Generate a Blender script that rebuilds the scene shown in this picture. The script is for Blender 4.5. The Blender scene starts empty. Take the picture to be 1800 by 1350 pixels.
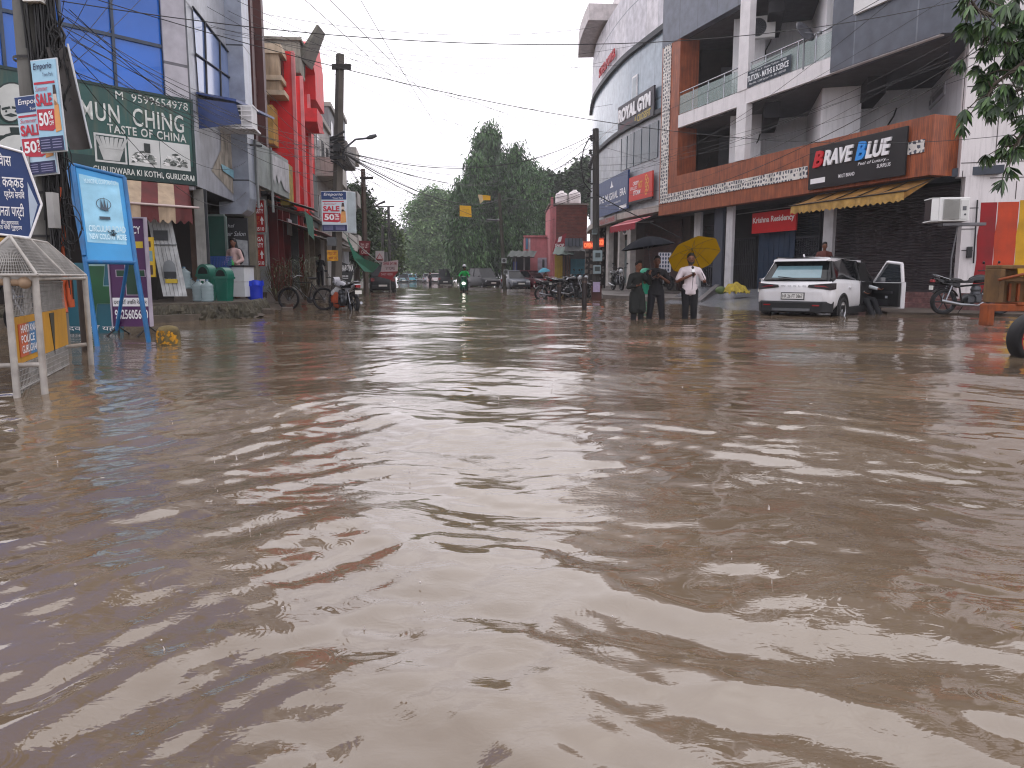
import bpy, bmesh, math, random
import numpy as np
from mathutils import Vector, Matrix
random.seed(7); np.random.seed(7)
SC = bpy.context.scene
COL = SC.collection
R = math.radians
# ---------------------------------------------------------------- camera
CAM_H, FPX, PITCH = 0.95, 1350.0, R(7.99)
cam_d = bpy.data.cameras.new('camera'); cam = bpy.data.objects.new('camera', cam_d); COL.objects.link(cam)
cam_d.lens = 27.0; cam_d.sensor_width = 36.0; cam_d.clip_start = 0.05; cam_d.clip_end = 3000
cam.location = (0, 0, CAM_H); cam.rotation_euler = (math.pi/2 - PITCH, 0, 0)
SC.camera = cam
# ---------------------------------------------------------------- world: overcast monsoon sky
SUN_EL, SUN_AZ = R(58), R(20)
world = bpy.data.worlds.new('World'); SC.world = world; world.use_nodes = True
wt = world.node_tree; wt.nodes.clear()
wo = wt.nodes.new('ShaderNodeOutputWorld'); wb = wt.nodes.new('ShaderNodeBackground')
sky = wt.nodes.new('ShaderNodeTexSky'); sky.sky_type = 'NISHITA'; sky.sun_disc = False
sky.sun_elevation = SUN_EL; sky.sun_rotation = SUN_AZ; sky.air_density = 1.0; sky.dust_density = 6.0; sky.ozone_density = 1.0
hs = wt.nodes.new('ShaderNodeHueSaturation'); hs.inputs['Saturation'].default_value = 0.12
mx = wt.nodes.new('ShaderNodeMix'); mx.data_type = 'RGBA'; mx.inputs[0].default_value = 0.8
mx.inputs[7].default_value = (15.2, 14.6, 15.7, 1)          # the even white of the cloud deck
wt.links.new(sky.outputs[0], hs.inputs['Color']); wt.links.new(hs.outputs[0], mx.inputs[6])
wt.links.new(mx.outputs[2], wb.inputs[0]); wb.inputs[1].default_value = 0.1
wt.links.new(wb.outputs[0], wo.inputs[0])
sun_d = bpy.data.lights.new('sun', 'SUN'); sun = bpy.data.objects.new('sun', sun_d); COL.objects.link(sun)
sun_d.energy = 0.5; sun_d.angle = R(80); sun_d.color = (1, .97, .93)
sun.rotation_euler = (math.pi/2 - SUN_EL, 0, math.pi - SUN_AZ)
SC.view_settings.view_transform = 'Standard'; SC.view_settings.look = 'None'
SC.view_settings.exposure = 0.35; SC.view_settings.gamma = 1.0
SC.cycles.max_bounces = 6; SC.cycles.diffuse_bounces = 3; SC.cycles.glossy_bounces = 3
SC.cycles.transmission_bounces = 4; SC.cycles.transparent_max_bounces = 8; SC.cycles.volume_bounces = 0
SC.cycles.use_denoising = True; SC.cycles.caustics_reflective = False; SC.cycles.caustics_refractive = False
SC.cycles.sample_clamp_indirect = 4.0; SC.cycles.pixel_filter_type = 'BLACKMAN_HARRIS'; SC.cycles.filter_width = 1.15
# ---------------------------------------------------------------- photo geometry helpers
CP, SP = math.cos(PITCH), math.sin(PITCH)
CAMV = Vector((0, 0, CAM_H))
def ray(px, py):
    r, u = px - 900.0, 675.0 - py
    return Vector((r, FPX*CP + u*SP, -FPX*SP + u*CP))
def at(px, py, Y):
    d = ray(px, py); return CAMV + d*(Y/d.y)
def onz(px, py, z=0.0):
    d = ray(px, py); return CAMV + d*((z - CAM_H)/d.z)
class Frame:
    """upright plane through A running along angle ang; local x along it, local -y towards the viewer"""
    def __init__(s, A, ang):
        s.A = Vector((A[0], A[1], 0)); s.ang = ang
        s.x = Vector((math.cos(ang), math.sin(ang), 0)); s.y = Vector((-math.sin(ang), math.cos(ang), 0))
    def p(s, px, py, off=0.0):
        d = ray(px, py); t = (off - (CAMV - s.A).dot(s.y))/d.dot(s.y); q = CAMV + d*t
        return (q - s.A).dot(s.x), q.z
    def s_(s, px, py=400, off=0.0): return s.p(px, py, off)[0]
    def z_(s, px, py, off=0.0): return s.p(px, py, off)[1]
    def w(s, a, off=0.0, z=0.0): return s.A + s.x*a + s.y*off + Vector((0, 0, z))
def az(deg): return math.pi/2 - R(deg)          # heading (clockwise from the camera axis) to math angle
# ---------------------------------------------------------------- materials
def lin(h):
    h = h.lstrip('#'); c = [int(h[i:i+2], 16)/255 for i in (0, 2, 4)]
    return tuple(x/12.92 if x <= .04045 else ((x+.055)/1.055)**2.4 for x in c) + (1,)
MC = {}
def M(h, rough=.6, var=.25, scale=3.0, bump=.0, metal=0.0, streak=0.0, emit=0.0, ior=1.45, spec=.5, alpha=1.0, trans=0.0, dirt='3a342c', key=None):
    """procedural paint/stone/cloth: a base colour broken by two noises, optional rain streaks of grime"""
    k = (h, rough, var, scale, bump, metal, streak, emit, alpha, trans, dirt)
    if k in MC: return MC[k]
    m = bpy.data.materials.new('mat_' + h.lstrip('#')); m.use_nodes = True
    t = m.node_tree; n = t.nodes; l = t.links; b = n['Principled BSDF']
    tc = n.new('ShaderNodeTexCoord')
    n1 = n.new('ShaderNodeTexNoise'); n1.inputs['Scale'].default_value = scale; n1.inputs['Detail'].default_value = 5
    l.new(tc.outputs['Object'], n1.inputs['Vector'])
    rp = n.new('ShaderNodeMapRange'); rp.inputs[1].default_value = .3; rp.inputs[2].default_value = .7
    rp.inputs[3].default_value = 1 - var; rp.inputs[4].default_value = 1 + var*.5
    l.new(n1.outputs[0], rp.inputs[0])
    mu = n.new('ShaderNodeVectorMath'); mu.operation = 'SCALE'; mu.inputs[0].default_value = lin(h)[:3]
    l.new(rp.outputs[0], mu.inputs['Scale']); out = mu.outputs[0]
    if streak > 0:
        mp = n.new('ShaderNodeMapping'); mp.inputs['Scale'].default_value = (5, 5, .45); l.new(tc.outputs['Object'], mp.inputs[0])
        n2 = n.new('ShaderNodeTexNoise'); n2.inputs['Scale'].default_value = 1.6; n2.inputs['Detail'].default_value = 6; n2.inputs['Roughness'].default_value = .65
        l.new(mp.outputs[0], n2.inputs['Vector'])
        r2 = n.new('ShaderNodeMapRange'); r2.inputs[1].default_value = .5; r2.inputs[2].default_value = .78; r2.inputs[4].default_value = streak
        l.new(n2.outputs[0], r2.inputs[0])
        mi = n.new('ShaderNodeMix'); mi.data_type = 'RGBA'; mi.inputs[7].default_value = lin(dirt)
        l.new(r2.outputs[0], mi.inputs[0]); l.new(out, mi.inputs[6]); out = mi.outputs[2]
    l.new(out, b.inputs['Base Color'])
    b.inputs['Metallic'].default_value = metal; b.inputs['IOR'].default_value = ior
    b.inputs['Specular IOR Level'].default_value = spec
    r3 = n.new('ShaderNodeMapRange'); r3.inputs[3].default_value = max(.02, rough*.8); r3.inputs[4].default_value = min(1, rough*1.2)
    l.new(n1.outputs[0], r3.inputs[0]); l.new(r3.outputs[0], b.inputs['Roughness'])
    if bump > 0:
        n3 = n.new('ShaderNodeTexNoise'); n3.inputs['Scale'].default_value = scale*7; n3.inputs['Detail'].default_value = 4
        l.new(tc.outputs['Object'], n3.inputs['Vector'])
        bp = n.new('ShaderNodeBump'); bp.inputs['Strength'].default_value = .6; bp.inputs['Distance'].default_value = bump
        l.new(n3.outputs[0], bp.inputs['Height']); l.new(bp.outputs[0], b.inputs['Normal'])
    if emit > 0:
        b.inputs['Emission Color'].default_value = lin(h); b.inputs['Emission Strength'].default_value = emit
    if alpha < 1: b.inputs['Alpha'].default_value = alpha
    if trans > 0: b.inputs['Transmission Weight'].default_value = trans
    MC[k] = m; return m
def M_pattern(kind, c1, c2, sc=(1, 1), rough=.7, bump=.01, key=''):
    """bricks / boards / lattice patterns in object space (x,z)"""
    k = (kind, c1, c2, sc, rough, key)
    if k in MC: return MC[k]
    m = bpy.data.materials.new('mat_' + kind); m.use_nodes = True
    t = m.node_tree; n = t.nodes; l = t.links; b = n['Principled BSDF']
    tc = n.new('ShaderNodeTexCoord'); sp = n.new('ShaderNodeSeparateXYZ'); cb = n.new('ShaderNodeCombineXYZ')
    l.new(tc.outputs['Object'], sp.inputs[0]); 
    ad = n.new('ShaderNodeMath'); ad.operation = 'ADD'; l.new(sp.outputs[0], ad.inputs[0]); l.new(sp.outputs[1], ad.inputs[1])
    mx_ = n.new('ShaderNodeMath'); mx_.operation = 'MULTIPLY'; mx_.inputs[1].default_value = sc[0]; l.new(ad.outputs[0], mx_.inputs[0])
    mz = n.new('ShaderNodeMath'); mz.operation = 'MULTIPLY'; mz.inputs[1].default_value = sc[1]; l.new(sp.outputs[2], mz.inputs[0])
    l.new(mx_.outputs[0], cb.inputs[0]); l.new(mz.outputs[0], cb.inputs[1])
    noi = n.new('ShaderNodeTexNoise'); noi.inputs['Scale'].default_value = 2.5; noi.inputs['Detail'].default_value = 5; l.new(tc.outputs['Object'], noi.inputs['Vector'])
    if kind in ('brick', 'stone'):
        br = n.new('ShaderNodeTexBrick'); l.new(cb.outputs[0], br.inputs[0])
        br.inputs['Color1'].default_value = lin(c1); c = lin(c1); br.inputs['Color2'].default_value = (c[0]*.6, c[1]*.6, c[2]*.65, 1)
        br.inputs['Mortar'].default_value = lin(c2); br.inputs['Scale'].default_value = 1; br.inputs['Mortar Size'].default_value = .03
        br.inputs['Brick Width'].default_value = 1; br.inputs['Row Height'].default_value = .36; col = br.outputs[0]; hgt = br.outputs[1]; inv = True
    elif kind == 'boards':
        wv = n.new('ShaderNodeTexWave'); wv.wave_type = 'BANDS'; wv.bands_direction = 'X'; wv.wave_profile = 'SAW'
        wv.inputs['Scale'].default_value = 1; l.new(cb.outputs[0], wv.inputs[0])
        n2 = n.new('ShaderNodeTexNoise'); n2.inputs['Scale'].default_value = 1; n2.inputs['Detail'].default_value = 6
        mp = n.new('ShaderNodeMapping'); mp.inputs['Scale'].default_value = (14, 14, 1.2); l.new(tc.outputs['Object'], mp.inputs[0]); l.new(mp.outputs[0], n2.inputs[0])
        mi = n.new('ShaderNodeMix'); mi.data_type = 'RGBA'; mi.inputs[6].default_value = lin(c1); mi.inputs[7].default_value = lin(c2)
        rr = n.new('ShaderNodeMapRange'); rr.inputs[1].default_value = .35; rr.inputs[2].default_value = .68; l.new(n2.outputs[0], rr.inputs[0]); l.new(rr.outputs[0], mi.inputs[0])
        st = n.new('ShaderNodeMath'); st.operation = 'GREATER_THAN'; st.inputs[1].default_value = .12; l.new(wv.outputs[1], st.inputs[0])
        dk = n.new('ShaderNodeMix'); dk.data_type = 'RGBA'; l.new(st.outputs[0], dk.inputs[0]); dk.inputs[6].default_value = tuple(x*.25 for x in lin(c1)[:3]) + (1,)
        l.new(mi.outputs[2], dk.inputs[7]); col = dk.outputs[2]; hgt = st.outputs[0]; inv = False
    elif kind == 'lattice':
        v = n.new('ShaderNodeTexVoronoi'); v.feature = 'DISTANCE_TO_EDGE'; v.inputs['Scale'].default_value = 1; v.inputs['Randomness'].default_value = .45
        l.new(cb.outputs[0], v.inputs[0])
        st = n.new('ShaderNodeMath'); st.operation = 'GREATER_THAN'; st.inputs[1].default_value = .2; l.new(v.outputs[0], st.inputs[0])
        mi = n.new('ShaderNodeMix'); mi.data_type = 'RGBA'; l.new(st.outputs[0], mi.inputs[0]); mi.inputs[6].default_value = lin(c1); mi.inputs[7].default_value = lin(c2)
        col = mi.outputs[2]; hgt = st.outputs[0]; inv = True
    elif kind == 'panel':       # cladding panels with dark joints
        br = n.new('ShaderNodeTexBrick'); br.offset = 0; l.new(cb.outputs[0], br.inputs[0]); c = lin(c1)
        br.inputs['Color1'].default_value = c; br.inputs['Color2'].default_value = (c[0]*.86, c[1]*.87, c[2]*.9, 1)
        br.inputs['Mortar'].default_value = lin(c2); br.inputs['Scale'].default_value = 1; br.inputs['Mortar Size'].default_value = .012
        br.inputs['Brick Width'].default_value = 1; br.inputs['Row Height'].default_value = 1; col = br.outputs[0]; hgt = br.outputs[1]; inv = True
    elif kind == 'slats':
        wv = n.new('ShaderNodeTexWave'); wv.wave_type = 'BANDS'; wv.bands_direction = 'Y'; wv.wave_profile = 'SIN'; wv.inputs['Scale'].default_value = 1
        l.new(cb.outputs[0], wv.inputs[0]); mi = n.new('ShaderNodeMix'); mi.data_type = 'RGBA'; l.new(wv.outputs[1], mi.inputs[0])
        mi.inputs[6].default_value = lin(c2); mi.inputs[7].default_value = lin(c1); col = mi.outputs[2]; hgt = wv.outputs[1]; inv = False
    rp = n.new('ShaderNodeMapRange'); rp.inputs[1].default_value = .3; rp.inputs[2].default_value = .7; rp.inputs[3].default_value = .68; rp.inputs[4].default_value = 1.1
    l.new(noi.outputs[0], rp.inputs[0]); mu = n.new('ShaderNodeVectorMath'); mu.operation = 'SCALE'; l.new(col, mu.inputs[0]); l.new(rp.outputs[0], mu.inputs['Scale'])
    l.new(mu.outputs[0], b.inputs['Base Color']); b.inputs['Roughness'].default_value = rough
    bp = n.new('ShaderNodeBump'); bp.inputs['Distance'].default_value = bump; bp.invert = inv; l.new(hgt, bp.inputs['Height']); l.new(bp.outputs[0], b.inputs['Normal'])
    MC[k] = m; return m
# ---------------------------------------------------------------- mesh builder
class MB:
    def __init__(s): s.v = []; s.f = []; s.mi = []; s.cur = 0; s.mats = []; s.T = None; s.smooth = False; s.sm = []
    def mat(s, m):
        if m not in s.mats: s.mats.append(m)
        s.cur = s.mats.index(m); return s
    def add(s, vs, fs, sm=False):
        o = len(s.v)
        s.v += [tuple(s.T @ Vector(v)) if s.T else tuple(v) for v in vs]
        s.f += [tuple(i + o for i in f) for f in fs]; s.mi += [s.cur]*len(fs); s.sm += [sm]*len(fs); return s
    def box(s, x0, x1, y0, y1, z0, z1):
        if x0 > x1: x0, x1 = x1, x0
        if y0 > y1: y0, y1 = y1, y0
        if z0 > z1: z0, z1 = z1, z0
        v = [(x, y, z) for z in (z0, z1) for y in (y0, y1) for x in (x0, x1)]
        return s.add(v, [(0, 2, 3, 1), (4, 5, 7, 6), (0, 1, 5, 4), (2, 6, 7, 3), (0, 4, 6, 2), (1, 3, 7, 5)])
    def hexa(s, p):     # 8 points: bottom ring 4, top ring 4
        return s.add(p, [(3, 2, 1, 0), (4, 5, 6, 7), (0, 1, 5, 4), (1, 2, 6, 5), (2, 3, 7, 6), (3, 0, 4, 7)])
    def prism(s, pts, a, b, axis='y'):   # polygon pts (u,v) extruded from a to b
        n = len(pts)
        f = {'y': lambda u, v, w: (u, w, v), 'z': lambda u, v, w: (u, v, w), 'x': lambda u, v, w: (w, u, v)}[axis]
        vs = [f(u, v, a) for u, v in pts] + [f(u, v, b) for u, v in pts]
        return s.add(vs, [tuple(range(n))[::-1], tuple(range(n, 2*n))] + [(i, (i+1) % n, n + (i+1) % n, n + i) for i in range(n)])
    def quad(s, a, b, c, d): return s.add([a, b, c, d], [(0, 1, 2, 3)])
    def tube(s, pts, r, n=8, cap=True, sm=True):
        pts = [Vector(p) for p in pts]; rs = r if isinstance(r, (list, tuple)) else [r]*len(pts)
        vs = []; fs = []; up = Vector((0, 0, 1)); pa = None
        for i, p in enumerate(pts):
            d = (pts[min(i+1, len(pts)-1)] - pts[max(i-1, 0)]).normalized()
            if pa is None:
                a = d.cross(up) if abs(d.z) < .95 else d.cross(Vector((1, 0, 0)))
            else: a = pa - d*pa.dot(d)
            a.normalize(); pa = a; b = d.cross(a)
            for k in range(n):
                t = 2*math.pi*k/n; vs.append(p + (a*math.cos(t) + b*math.sin(t))*rs[i])
        for i in range(len(pts)-1):
            for k in range(n): fs.append((i*n+k, i*n+(k+1) % n, (i+1)*n+(k+1) % n, (i+1)*n+k))
        s.add(vs, fs, sm)
        if cap: s.add(vs[:n], [tuple(range(n))]); s.add(vs[-n:], [tuple(range(n))[::-1]])
        return s
    def lathe(s, prof, n=20, c=(0, 0, 0), axis='z', sm=True, a0=0, a1=2*math.pi):
        full = abs(a1 - a0 - 2*math.pi) < 1e-6; m = n if full else n + 1; vs = []; fs = []
        for r, h in prof:
            for k in range(m):
                t = a0 + (a1-a0)*k/n; u, w = r*math.cos(t), r*math.sin(t)
                q = {'z': (u, w, h), 'y': (u, h, w), 'x': (h, u, w)}[axis]; vs.append((q[0]+c[0], q[1]+c[1], q[2]+c[2]))
        for i in range(len(prof)-1):
            for k in range(n if full else n):
                k2 = (k+1) % m; fs.append((i*m+k, i*m+k2, (i+1)*m+k2, (i+1)*m+k))
        return s.add(vs, fs, sm)
    def ball(s, c, r, n=12, m=8):
        r = (r, r, r) if not isinstance(r, (tuple, list)) else r; vs = []; fs = []
        for i in range(m+1):
            p = math.pi*i/m
            for k in range(n):
                t = 2*math.pi*k/n; vs.append((c[0]+r[0]*math.sin(p)*math.cos(t), c[1]+r[1]*math.sin(p)*math.sin(t), c[2]+r[2]*math.cos(p)))
        for i in range(m):
            for k in range(n): fs.append((i*n+k, (i+1)*n+k, (i+1)*n+(k+1) % n, i*n+(k+1) % n))
        return s.add(vs, fs, True)
    def grid(s, f, nu, nv, sm=True):     # surface from f(u,v) on [0,1]^2
        vs = [f(i/nu, j/nv) for j in range(nv+1) for i in range(nu+1)]
        return s.add(vs, [(j*(nu+1)+i, j*(nu+1)+i+1, (j+1)*(nu+1)+i+1, (j+1)*(nu+1)+i) for j in range(nv) for i in range(nu)], sm)
    def text(s, txt, x0, x1, z0, z1, y=0.0, bold=0.0, shear=0.0, depth=.004, keep=False, rot=0, spacing=1.0):
        """lettering in the local x-z plane, fitted to a rectangle, facing -y"""
        cu = bpy.data.curves.new('t', 'FONT'); cu.body = txt; cu.offset = bold; cu.shear = shear; cu.resolution_u = 3
        cu.space_character = spacing; cu.align_x = 'CENTER'
        ob = bpy.data.objects.new('t', cu); me = bpy.data.meshes.new_from_object(ob)
        vs = np.array([v.co[:] for v in me.vertices]); fs = [tuple(p.vertices) for p in me.polygons]
        bpy.data.objects.remove(ob); bpy.data.curves.remove(cu); bpy.data.meshes.remove(me)
        if not len(vs): return s
        mn, mxx = vs.min(0), vs.max(0); w, h = max(mxx[0]-mn[0], 1e-6), max(mxx[1]-mn[1], 1e-6)
        sx, sz = (x1-x0)/w, (z1-z0)/h
        if keep: sx = sz = min(sx, sz)
        cx, cz = (x0+x1)/2, (z0+z1)/2; mx0, mz0 = (mn[0]+mxx[0])/2, (mn[1]+mxx[1])/2
        P = [((v[0]-mx0)*sx, (v[1]-mz0)*sz) for v in vs]
        if rot: c_, s_ = math.cos(rot), math.sin(rot); P = [(a*c_-b*s_, a*s_+b*c_) for a, b in P]
        if depth > .008:
            s.add([(cx+a, y-depth, cz+b) for a, b in P], fs)
            from collections import Counter
            ec = Counter(); od = {}
            for f in fs:
                for i in range(len(f)):
                    e = (f[i], f[(i+1) % len(f)]); ec[tuple(sorted(e))] += 1; od[tuple(sorted(e))] = e
            vv = []; ff = []
            for e, c in ec.items():
                if c == 1:
                    a, b = od[e]; o = len(vv)
                    vv += [(cx+P[a][0], y-depth, cz+P[a][1]), (cx+P[b][0], y-depth, cz+P[b][1]), (cx+P[b][0], y, cz+P[b][1]), (cx+P[a][0], y, cz+P[a][1])]; ff.append((o+3, o+2, o+1, o))
            return s.add(vv, ff)
        return s.add([(cx+a, y-depth, cz+b) for a, b in P], fs)
    def build(s, name, parent=None, mat=None, bevel=0.0, label=None, remesh=0.0, subsurf=0):
        me = bpy.data.meshes.new(name); me.from_pydata([tuple(v) for v in s.v], [], s.f)
        for m in (s.mats or [mat]): me.materials.append(m)
        if s.mats: me.polygons.foreach_set('material_index', s.mi)
        me.polygons.foreach_set('use_smooth', s.sm)
        me.update()
        o = bpy.data.objects.new(name, me); COL.objects.link(o)
        if parent: o.parent = parent
        if label: o['label'] = label
        if remesh:
            r = o.modifiers.new('r', 'REMESH'); r.mode = 'VOXEL'; r.voxel_size = remesh; r.use_smooth_shade = True
            c = o.modifiers.new('s', 'SMOOTH'); c.iterations = 4; c.factor = .5
        if subsurf:
            c = o.modifiers.new('s', 'SUBSURF'); c.levels = c.render_levels = subsurf
        if bevel:
            b = o.modifiers.new('b', 'BEVEL'); b.width = bevel; b.segments = 2; b.limit_method = 'ANGLE'; b.angle_limit = R(40)
        return o
def thing(name, label, cat, loc=(0, 0, 0), rotz=0.0, group=None, rot=None, scale=None):
    o = bpy.data.objects.new(name, None); COL.objects.link(o); o.empty_display_size = .2
    o.location = loc; o.rotation_euler = rot if rot else (0, 0, rotz)
    if scale: o.scale = (scale,)*3 if not isinstance(scale, tuple) else scale
    o['label'] = label; o['category'] = cat
    if group: o['group'] = group
    return o
def tag(o, label, cat, group=None, kind=None, loc=None, rotz=None):
    o['label'] = label
    if cat: o['category'] = cat
    if group: o['group'] = group
    if kind: o['kind'] = kind
    if loc is not None: o.location = loc
    if rotz is not None: o.rotation_euler = (0, 0, rotz)
    return o
def struct(o, label, cat='ground'):
    o['kind'] = 'structure'; o['label'] = label; o['category'] = cat; return o
def dup(root, label, loc, rotz=None, group=None, scale=None):
    def cp(o, par):
        c = o.copy(); COL.objects.link(c); c.parent = par
        for ch in [x for x in o.children]: cp(ch, c)
        return c
    r = cp(root, None); r.location = loc; r['label'] = label
    if rotz is not None: r.rotation_euler = (0, 0, rotz)
    if group: r['group'] = group
    if scale: r.scale = scale if isinstance(scale, tuple) else (scale,)*3
    return r
# ================================================================ water and ground
WHITE, DARK = 'd8d8d6', '0d0d0e'
def water_height(X, Y, spacing):
    rng = np.random.RandomState(3); H = np.zeros_like(X)
    def wv(lam, th, amp, ph, mask=1.0, sharp=0.0):
        nonlocal H
        k = 2*math.pi/lam; f = np.clip(lam/(4.0*spacing) - .6, 0, 1)
        a = k*(X*math.cos(th) + Y*math.sin(th)) + ph
        H += mask*f*amp*(np.sin(a) + sharp*np.sin(2*a + .7))
    # domain warp so that crests meander
    Xw, Yw = X.copy(), Y.copy()
    for i in range(6):
        th = rng.uniform(0, 2*math.pi); lam = rng.uniform(.9, 3.0); ph = rng.uniform(0, 6.28)
        s_ = np.sin(2*math.pi/lam*(Xw*math.cos(th)+Yw*math.sin(th)) + ph)*lam*.022
        X = X + s_*math.cos(th+1.3); Y = Y + s_*math.sin(th+1.3)
    left = 1/(1+np.exp((Xw+.05*Yw-.1)/.35)); right = 1 - left
    pm = .55 + .45*np.sin(Xw*1.1+1.2*np.sin(Yw*.7))*np.sin(Yw*1.3+.8*np.sin(Xw*.9))
    near = np.clip(1.15 - Yw/9.0, .21, 1)
    for lam, amp in ((1.1, .0058), (.66, .0058), (.43, .0056), (.30, .0046), (.21, .0032), (.145, .0019)):
        for j in range(3):
            wv(lam*rng.uniform(.85, 1.18), R(-42 + rng.uniform(-15, 15)), amp*.62, rng.uniform(0, 6.28), left*pm*near, .12)
            wv(lam*rng.uniform(.85, 1.18), R(58 + rng.uniform(-15, 15)), amp*.62, rng.uniform(0, 6.28), right*pm*near, .12)
    for i in range(64):
        lam = math.exp(rng.uniform(math.log(.10), math.log(1.1)))
        wv(lam, R(90) + rng.normal(0, .62), .0020*lam**.9, rng.uniform(0, 6.28), .2+.8*near)
    for i in range(26):      # fine wavelets close by, in drifting patches
        lam = math.exp(rng.uniform(math.log(.055), math.log(.2))); pa = .5+.5*np.sin(Xw*rng.uniform(.8, 2.5)+rng.uniform(0, 6))*np.sin(Yw*rng.uniform(.8, 2.5)+rng.uniform(0, 6))
        wv(lam, rng.uniform(0, 6.28), .0030*lam, rng.uniform(0, 6.28), pa)
    for i in range(12):      # long low swell, seen far away
        lam = rng.uniform(1.2, 4.0); wv(lam, R(90)+rng.normal(0, .5), .0028*lam**.8, rng.uniform(0, 6.28))
    # rings and wakes round the legs, the rider and the cars
    for (px, py, lam, amp, rad) in ((1119, 559, .34, .010, 1.3), (1152, 559, .34, .010, 1.3), (1211, 560, .36, .013, 1.5), (816, 512, .8, .03, 4.5), (1400, 558, .5, .008, 2.5), (757, 503, .6, .012, 3)):
        c = onz(px, py); d = np.sqrt((Xw-c.x)**2 + (Yw-c.y)**2)
        f = np.clip(lam/(4.0*spacing) - .6, 0, 1); H += f*amp*np.sin(2*math.pi*d/lam)*np.exp(-d/rad)
    return H
def build_water():
    q = .0042; ys = [.35]
    while ys[-1] < 62: ys.append(ys[-1]*(1+q) + .0015)
    while ys[-1] < 480: ys.append(ys[-1]*1.05)
    ys = np.array(ys); nc = 520
    u = np.linspace(-1, 1, nc); X = u[None, :]*(.6 + .86*ys[:, None]); Y = np.repeat(ys[:, None], nc, 1)
    sp = np.maximum((.6+.86*Y)*2/nc, q*Y); Z = water_height(X, Y, sp)
    edge = np.clip((1-np.abs(u[None, :]))*12, 0, 1)*np.clip((Y-.35)*6, 0, 1)*np.clip((120-Y)/60, 0, 1); Z = Z*edge
    V = np.stack([X, Y, Z], -1); nr = len(ys)
    # a wide flat margin around the dense fan so that the flood goes on to every side
    L = np.stack([np.full(nr, -300.), ys, np.zeros(nr)], -1)[:, None]; Rr = np.stack([np.full(nr, 300.), ys, np.zeros(nr)], -1)[:, None]
    V = np.concatenate([L, V, Rr], 1); B = V[:1].copy(); B[:, :, 1] = -60; B[:, :, 2] = 0
    V = np.concatenate([B, V], 0); r, c = V.shape[:2]; idx = np.arange(r*c).reshape(r, c)
    F = np.stack([idx[:-1, :-1], idx[:-1, 1:], idx[1:, 1:], idx[1:, :-1]], -1).reshape(-1, 4)
    me = bpy.data.meshes.new('water'); me.vertices.add(r*c); me.vertices.foreach_set('co', V.reshape(-1))
    me.loops.add(F.size); me.loops.foreach_set('vertex_index', F.reshape(-1)); me.polygons.add(len(F))
    me.polygons.foreach_set('loop_start', np.arange(0, F.size, 4)); me.polygons.foreach_set('loop_total', np.full(len(F), 4))
    me.polygons.foreach_set('use_smooth', np.ones(len(F), bool)); me.update(); me.validate()
    m = bpy.data.materials.new('mat_flood_water'); m.use_nodes = True; t = m.node_tree; n = t.nodes; l = t.links; b = n['Principled BSDF']
    tc = n.new('ShaderNodeTexCoord')
    nb = n.new('ShaderNodeTexNoise'); nb.inputs['Scale'].default_value = .5; nb.inputs['Detail'].default_value = 6; l.new(tc.outputs['Object'], nb.inputs['Vector'])
    cr = n.new('ShaderNodeValToRGB'); cr.color_ramp.elements[0].position = .3; cr.color_ramp.elements[0].color = lin('594c3e')
    cr.color_ramp.elements[1].position = .7; cr.color_ramp.elements[1].color = lin('6d5f4e'); l.new(nb.outputs[0], cr.inputs[0]); 
    # flecks of scum and bubbles
    vf = n.new('ShaderNodeTexVoronoi'); vf.inputs['Scale'].default_value = 2.2; l.new(tc.outputs['Object'], vf.inputs['Vector'])
    nf = n.new('ShaderNodeTexNoise'); nf.inputs['Scale'].default_value = 30; l.new(tc.outputs['Object'], nf.inputs['Vector'])
    ml = n.new('ShaderNodeMath'); ml.operation = 'MULTIPLY_ADD'; ml.inputs[1].default_value = .035; l.new(nf.outputs[0], ml.inputs[0]); l.new(vf.outputs['Distance'], ml.inputs[2])
    lt = n.new('ShaderNodeMath'); lt.operation = 'LESS_THAN'; lt.inputs[1].default_value = .042; l.new(ml.outputs[0], lt.inputs[0])
    mf = n.new('ShaderNodeMix'); mf.data_type = 'RGBA'; mf.inputs[7].default_value = lin('b9b0a6'); l.new(lt.outputs[0], mf.inputs[0]); l.new(cr.outputs[0], mf.inputs[6])
    l.new(mf.outputs[2], b.inputs['Base Color'])
    b.inputs['Roughness'].default_value = .035; b.inputs['IOR'].default_value = 1.48; b.inputs['Specular IOR Level'].default_value = .78
    # fine wind ripple
    mp = n.new('ShaderNodeMapping'); mp.inputs['Scale'].default_value = (7, 13, 1); l.new(tc.outputs['Object'], mp.inputs[0])
    r1 = n.new('ShaderNodeTexNoise'); r1.inputs['Scale'].default_value = 1; r1.inputs['Detail'].default_value = 4; r1.inputs['Roughness'].default_value = .55; r1.inputs['Distortion'].default_value = .6
    l.new(mp.outputs[0], r1.inputs['Vector'])
    rm = n.new('ShaderNodeTexNoise'); rm.inputs['Scale'].default_value = .9; rm.inputs['Detail'].default_value = 2; l.new(tc.outputs['Object'], rm.inputs['Vector'])
    rr = n.new('ShaderNodeMapRange'); rr.inputs[1].default_value = .4; rr.inputs[2].default_value = .65; rr.inputs[3].default_value = .12; rr.inputs[4].default_value = 1; l.new(rm.outputs[0], rr.inputs[0])
    h1 = n.new('ShaderNodeMath'); h1.operation = 'MULTIPLY'; l.new(r1.outputs[0], h1.inputs[0]); l.new(rr.outputs[0], h1.inputs[1])
    h1s = n.new('ShaderNodeMath'); h1s.operation = 'MULTIPLY'; h1s.inputs[1].default_value = .0044; l.new(h1.outputs[0], h1s.inputs[0])
    mp2 = n.new('ShaderNodeMapping'); mp2.inputs['Scale'].default_value = (24, 46, 1); mp2.inputs['Rotation'].default_value = (0, 0, .5); l.new(tc.outputs['Object'], mp2.inputs[0])
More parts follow.
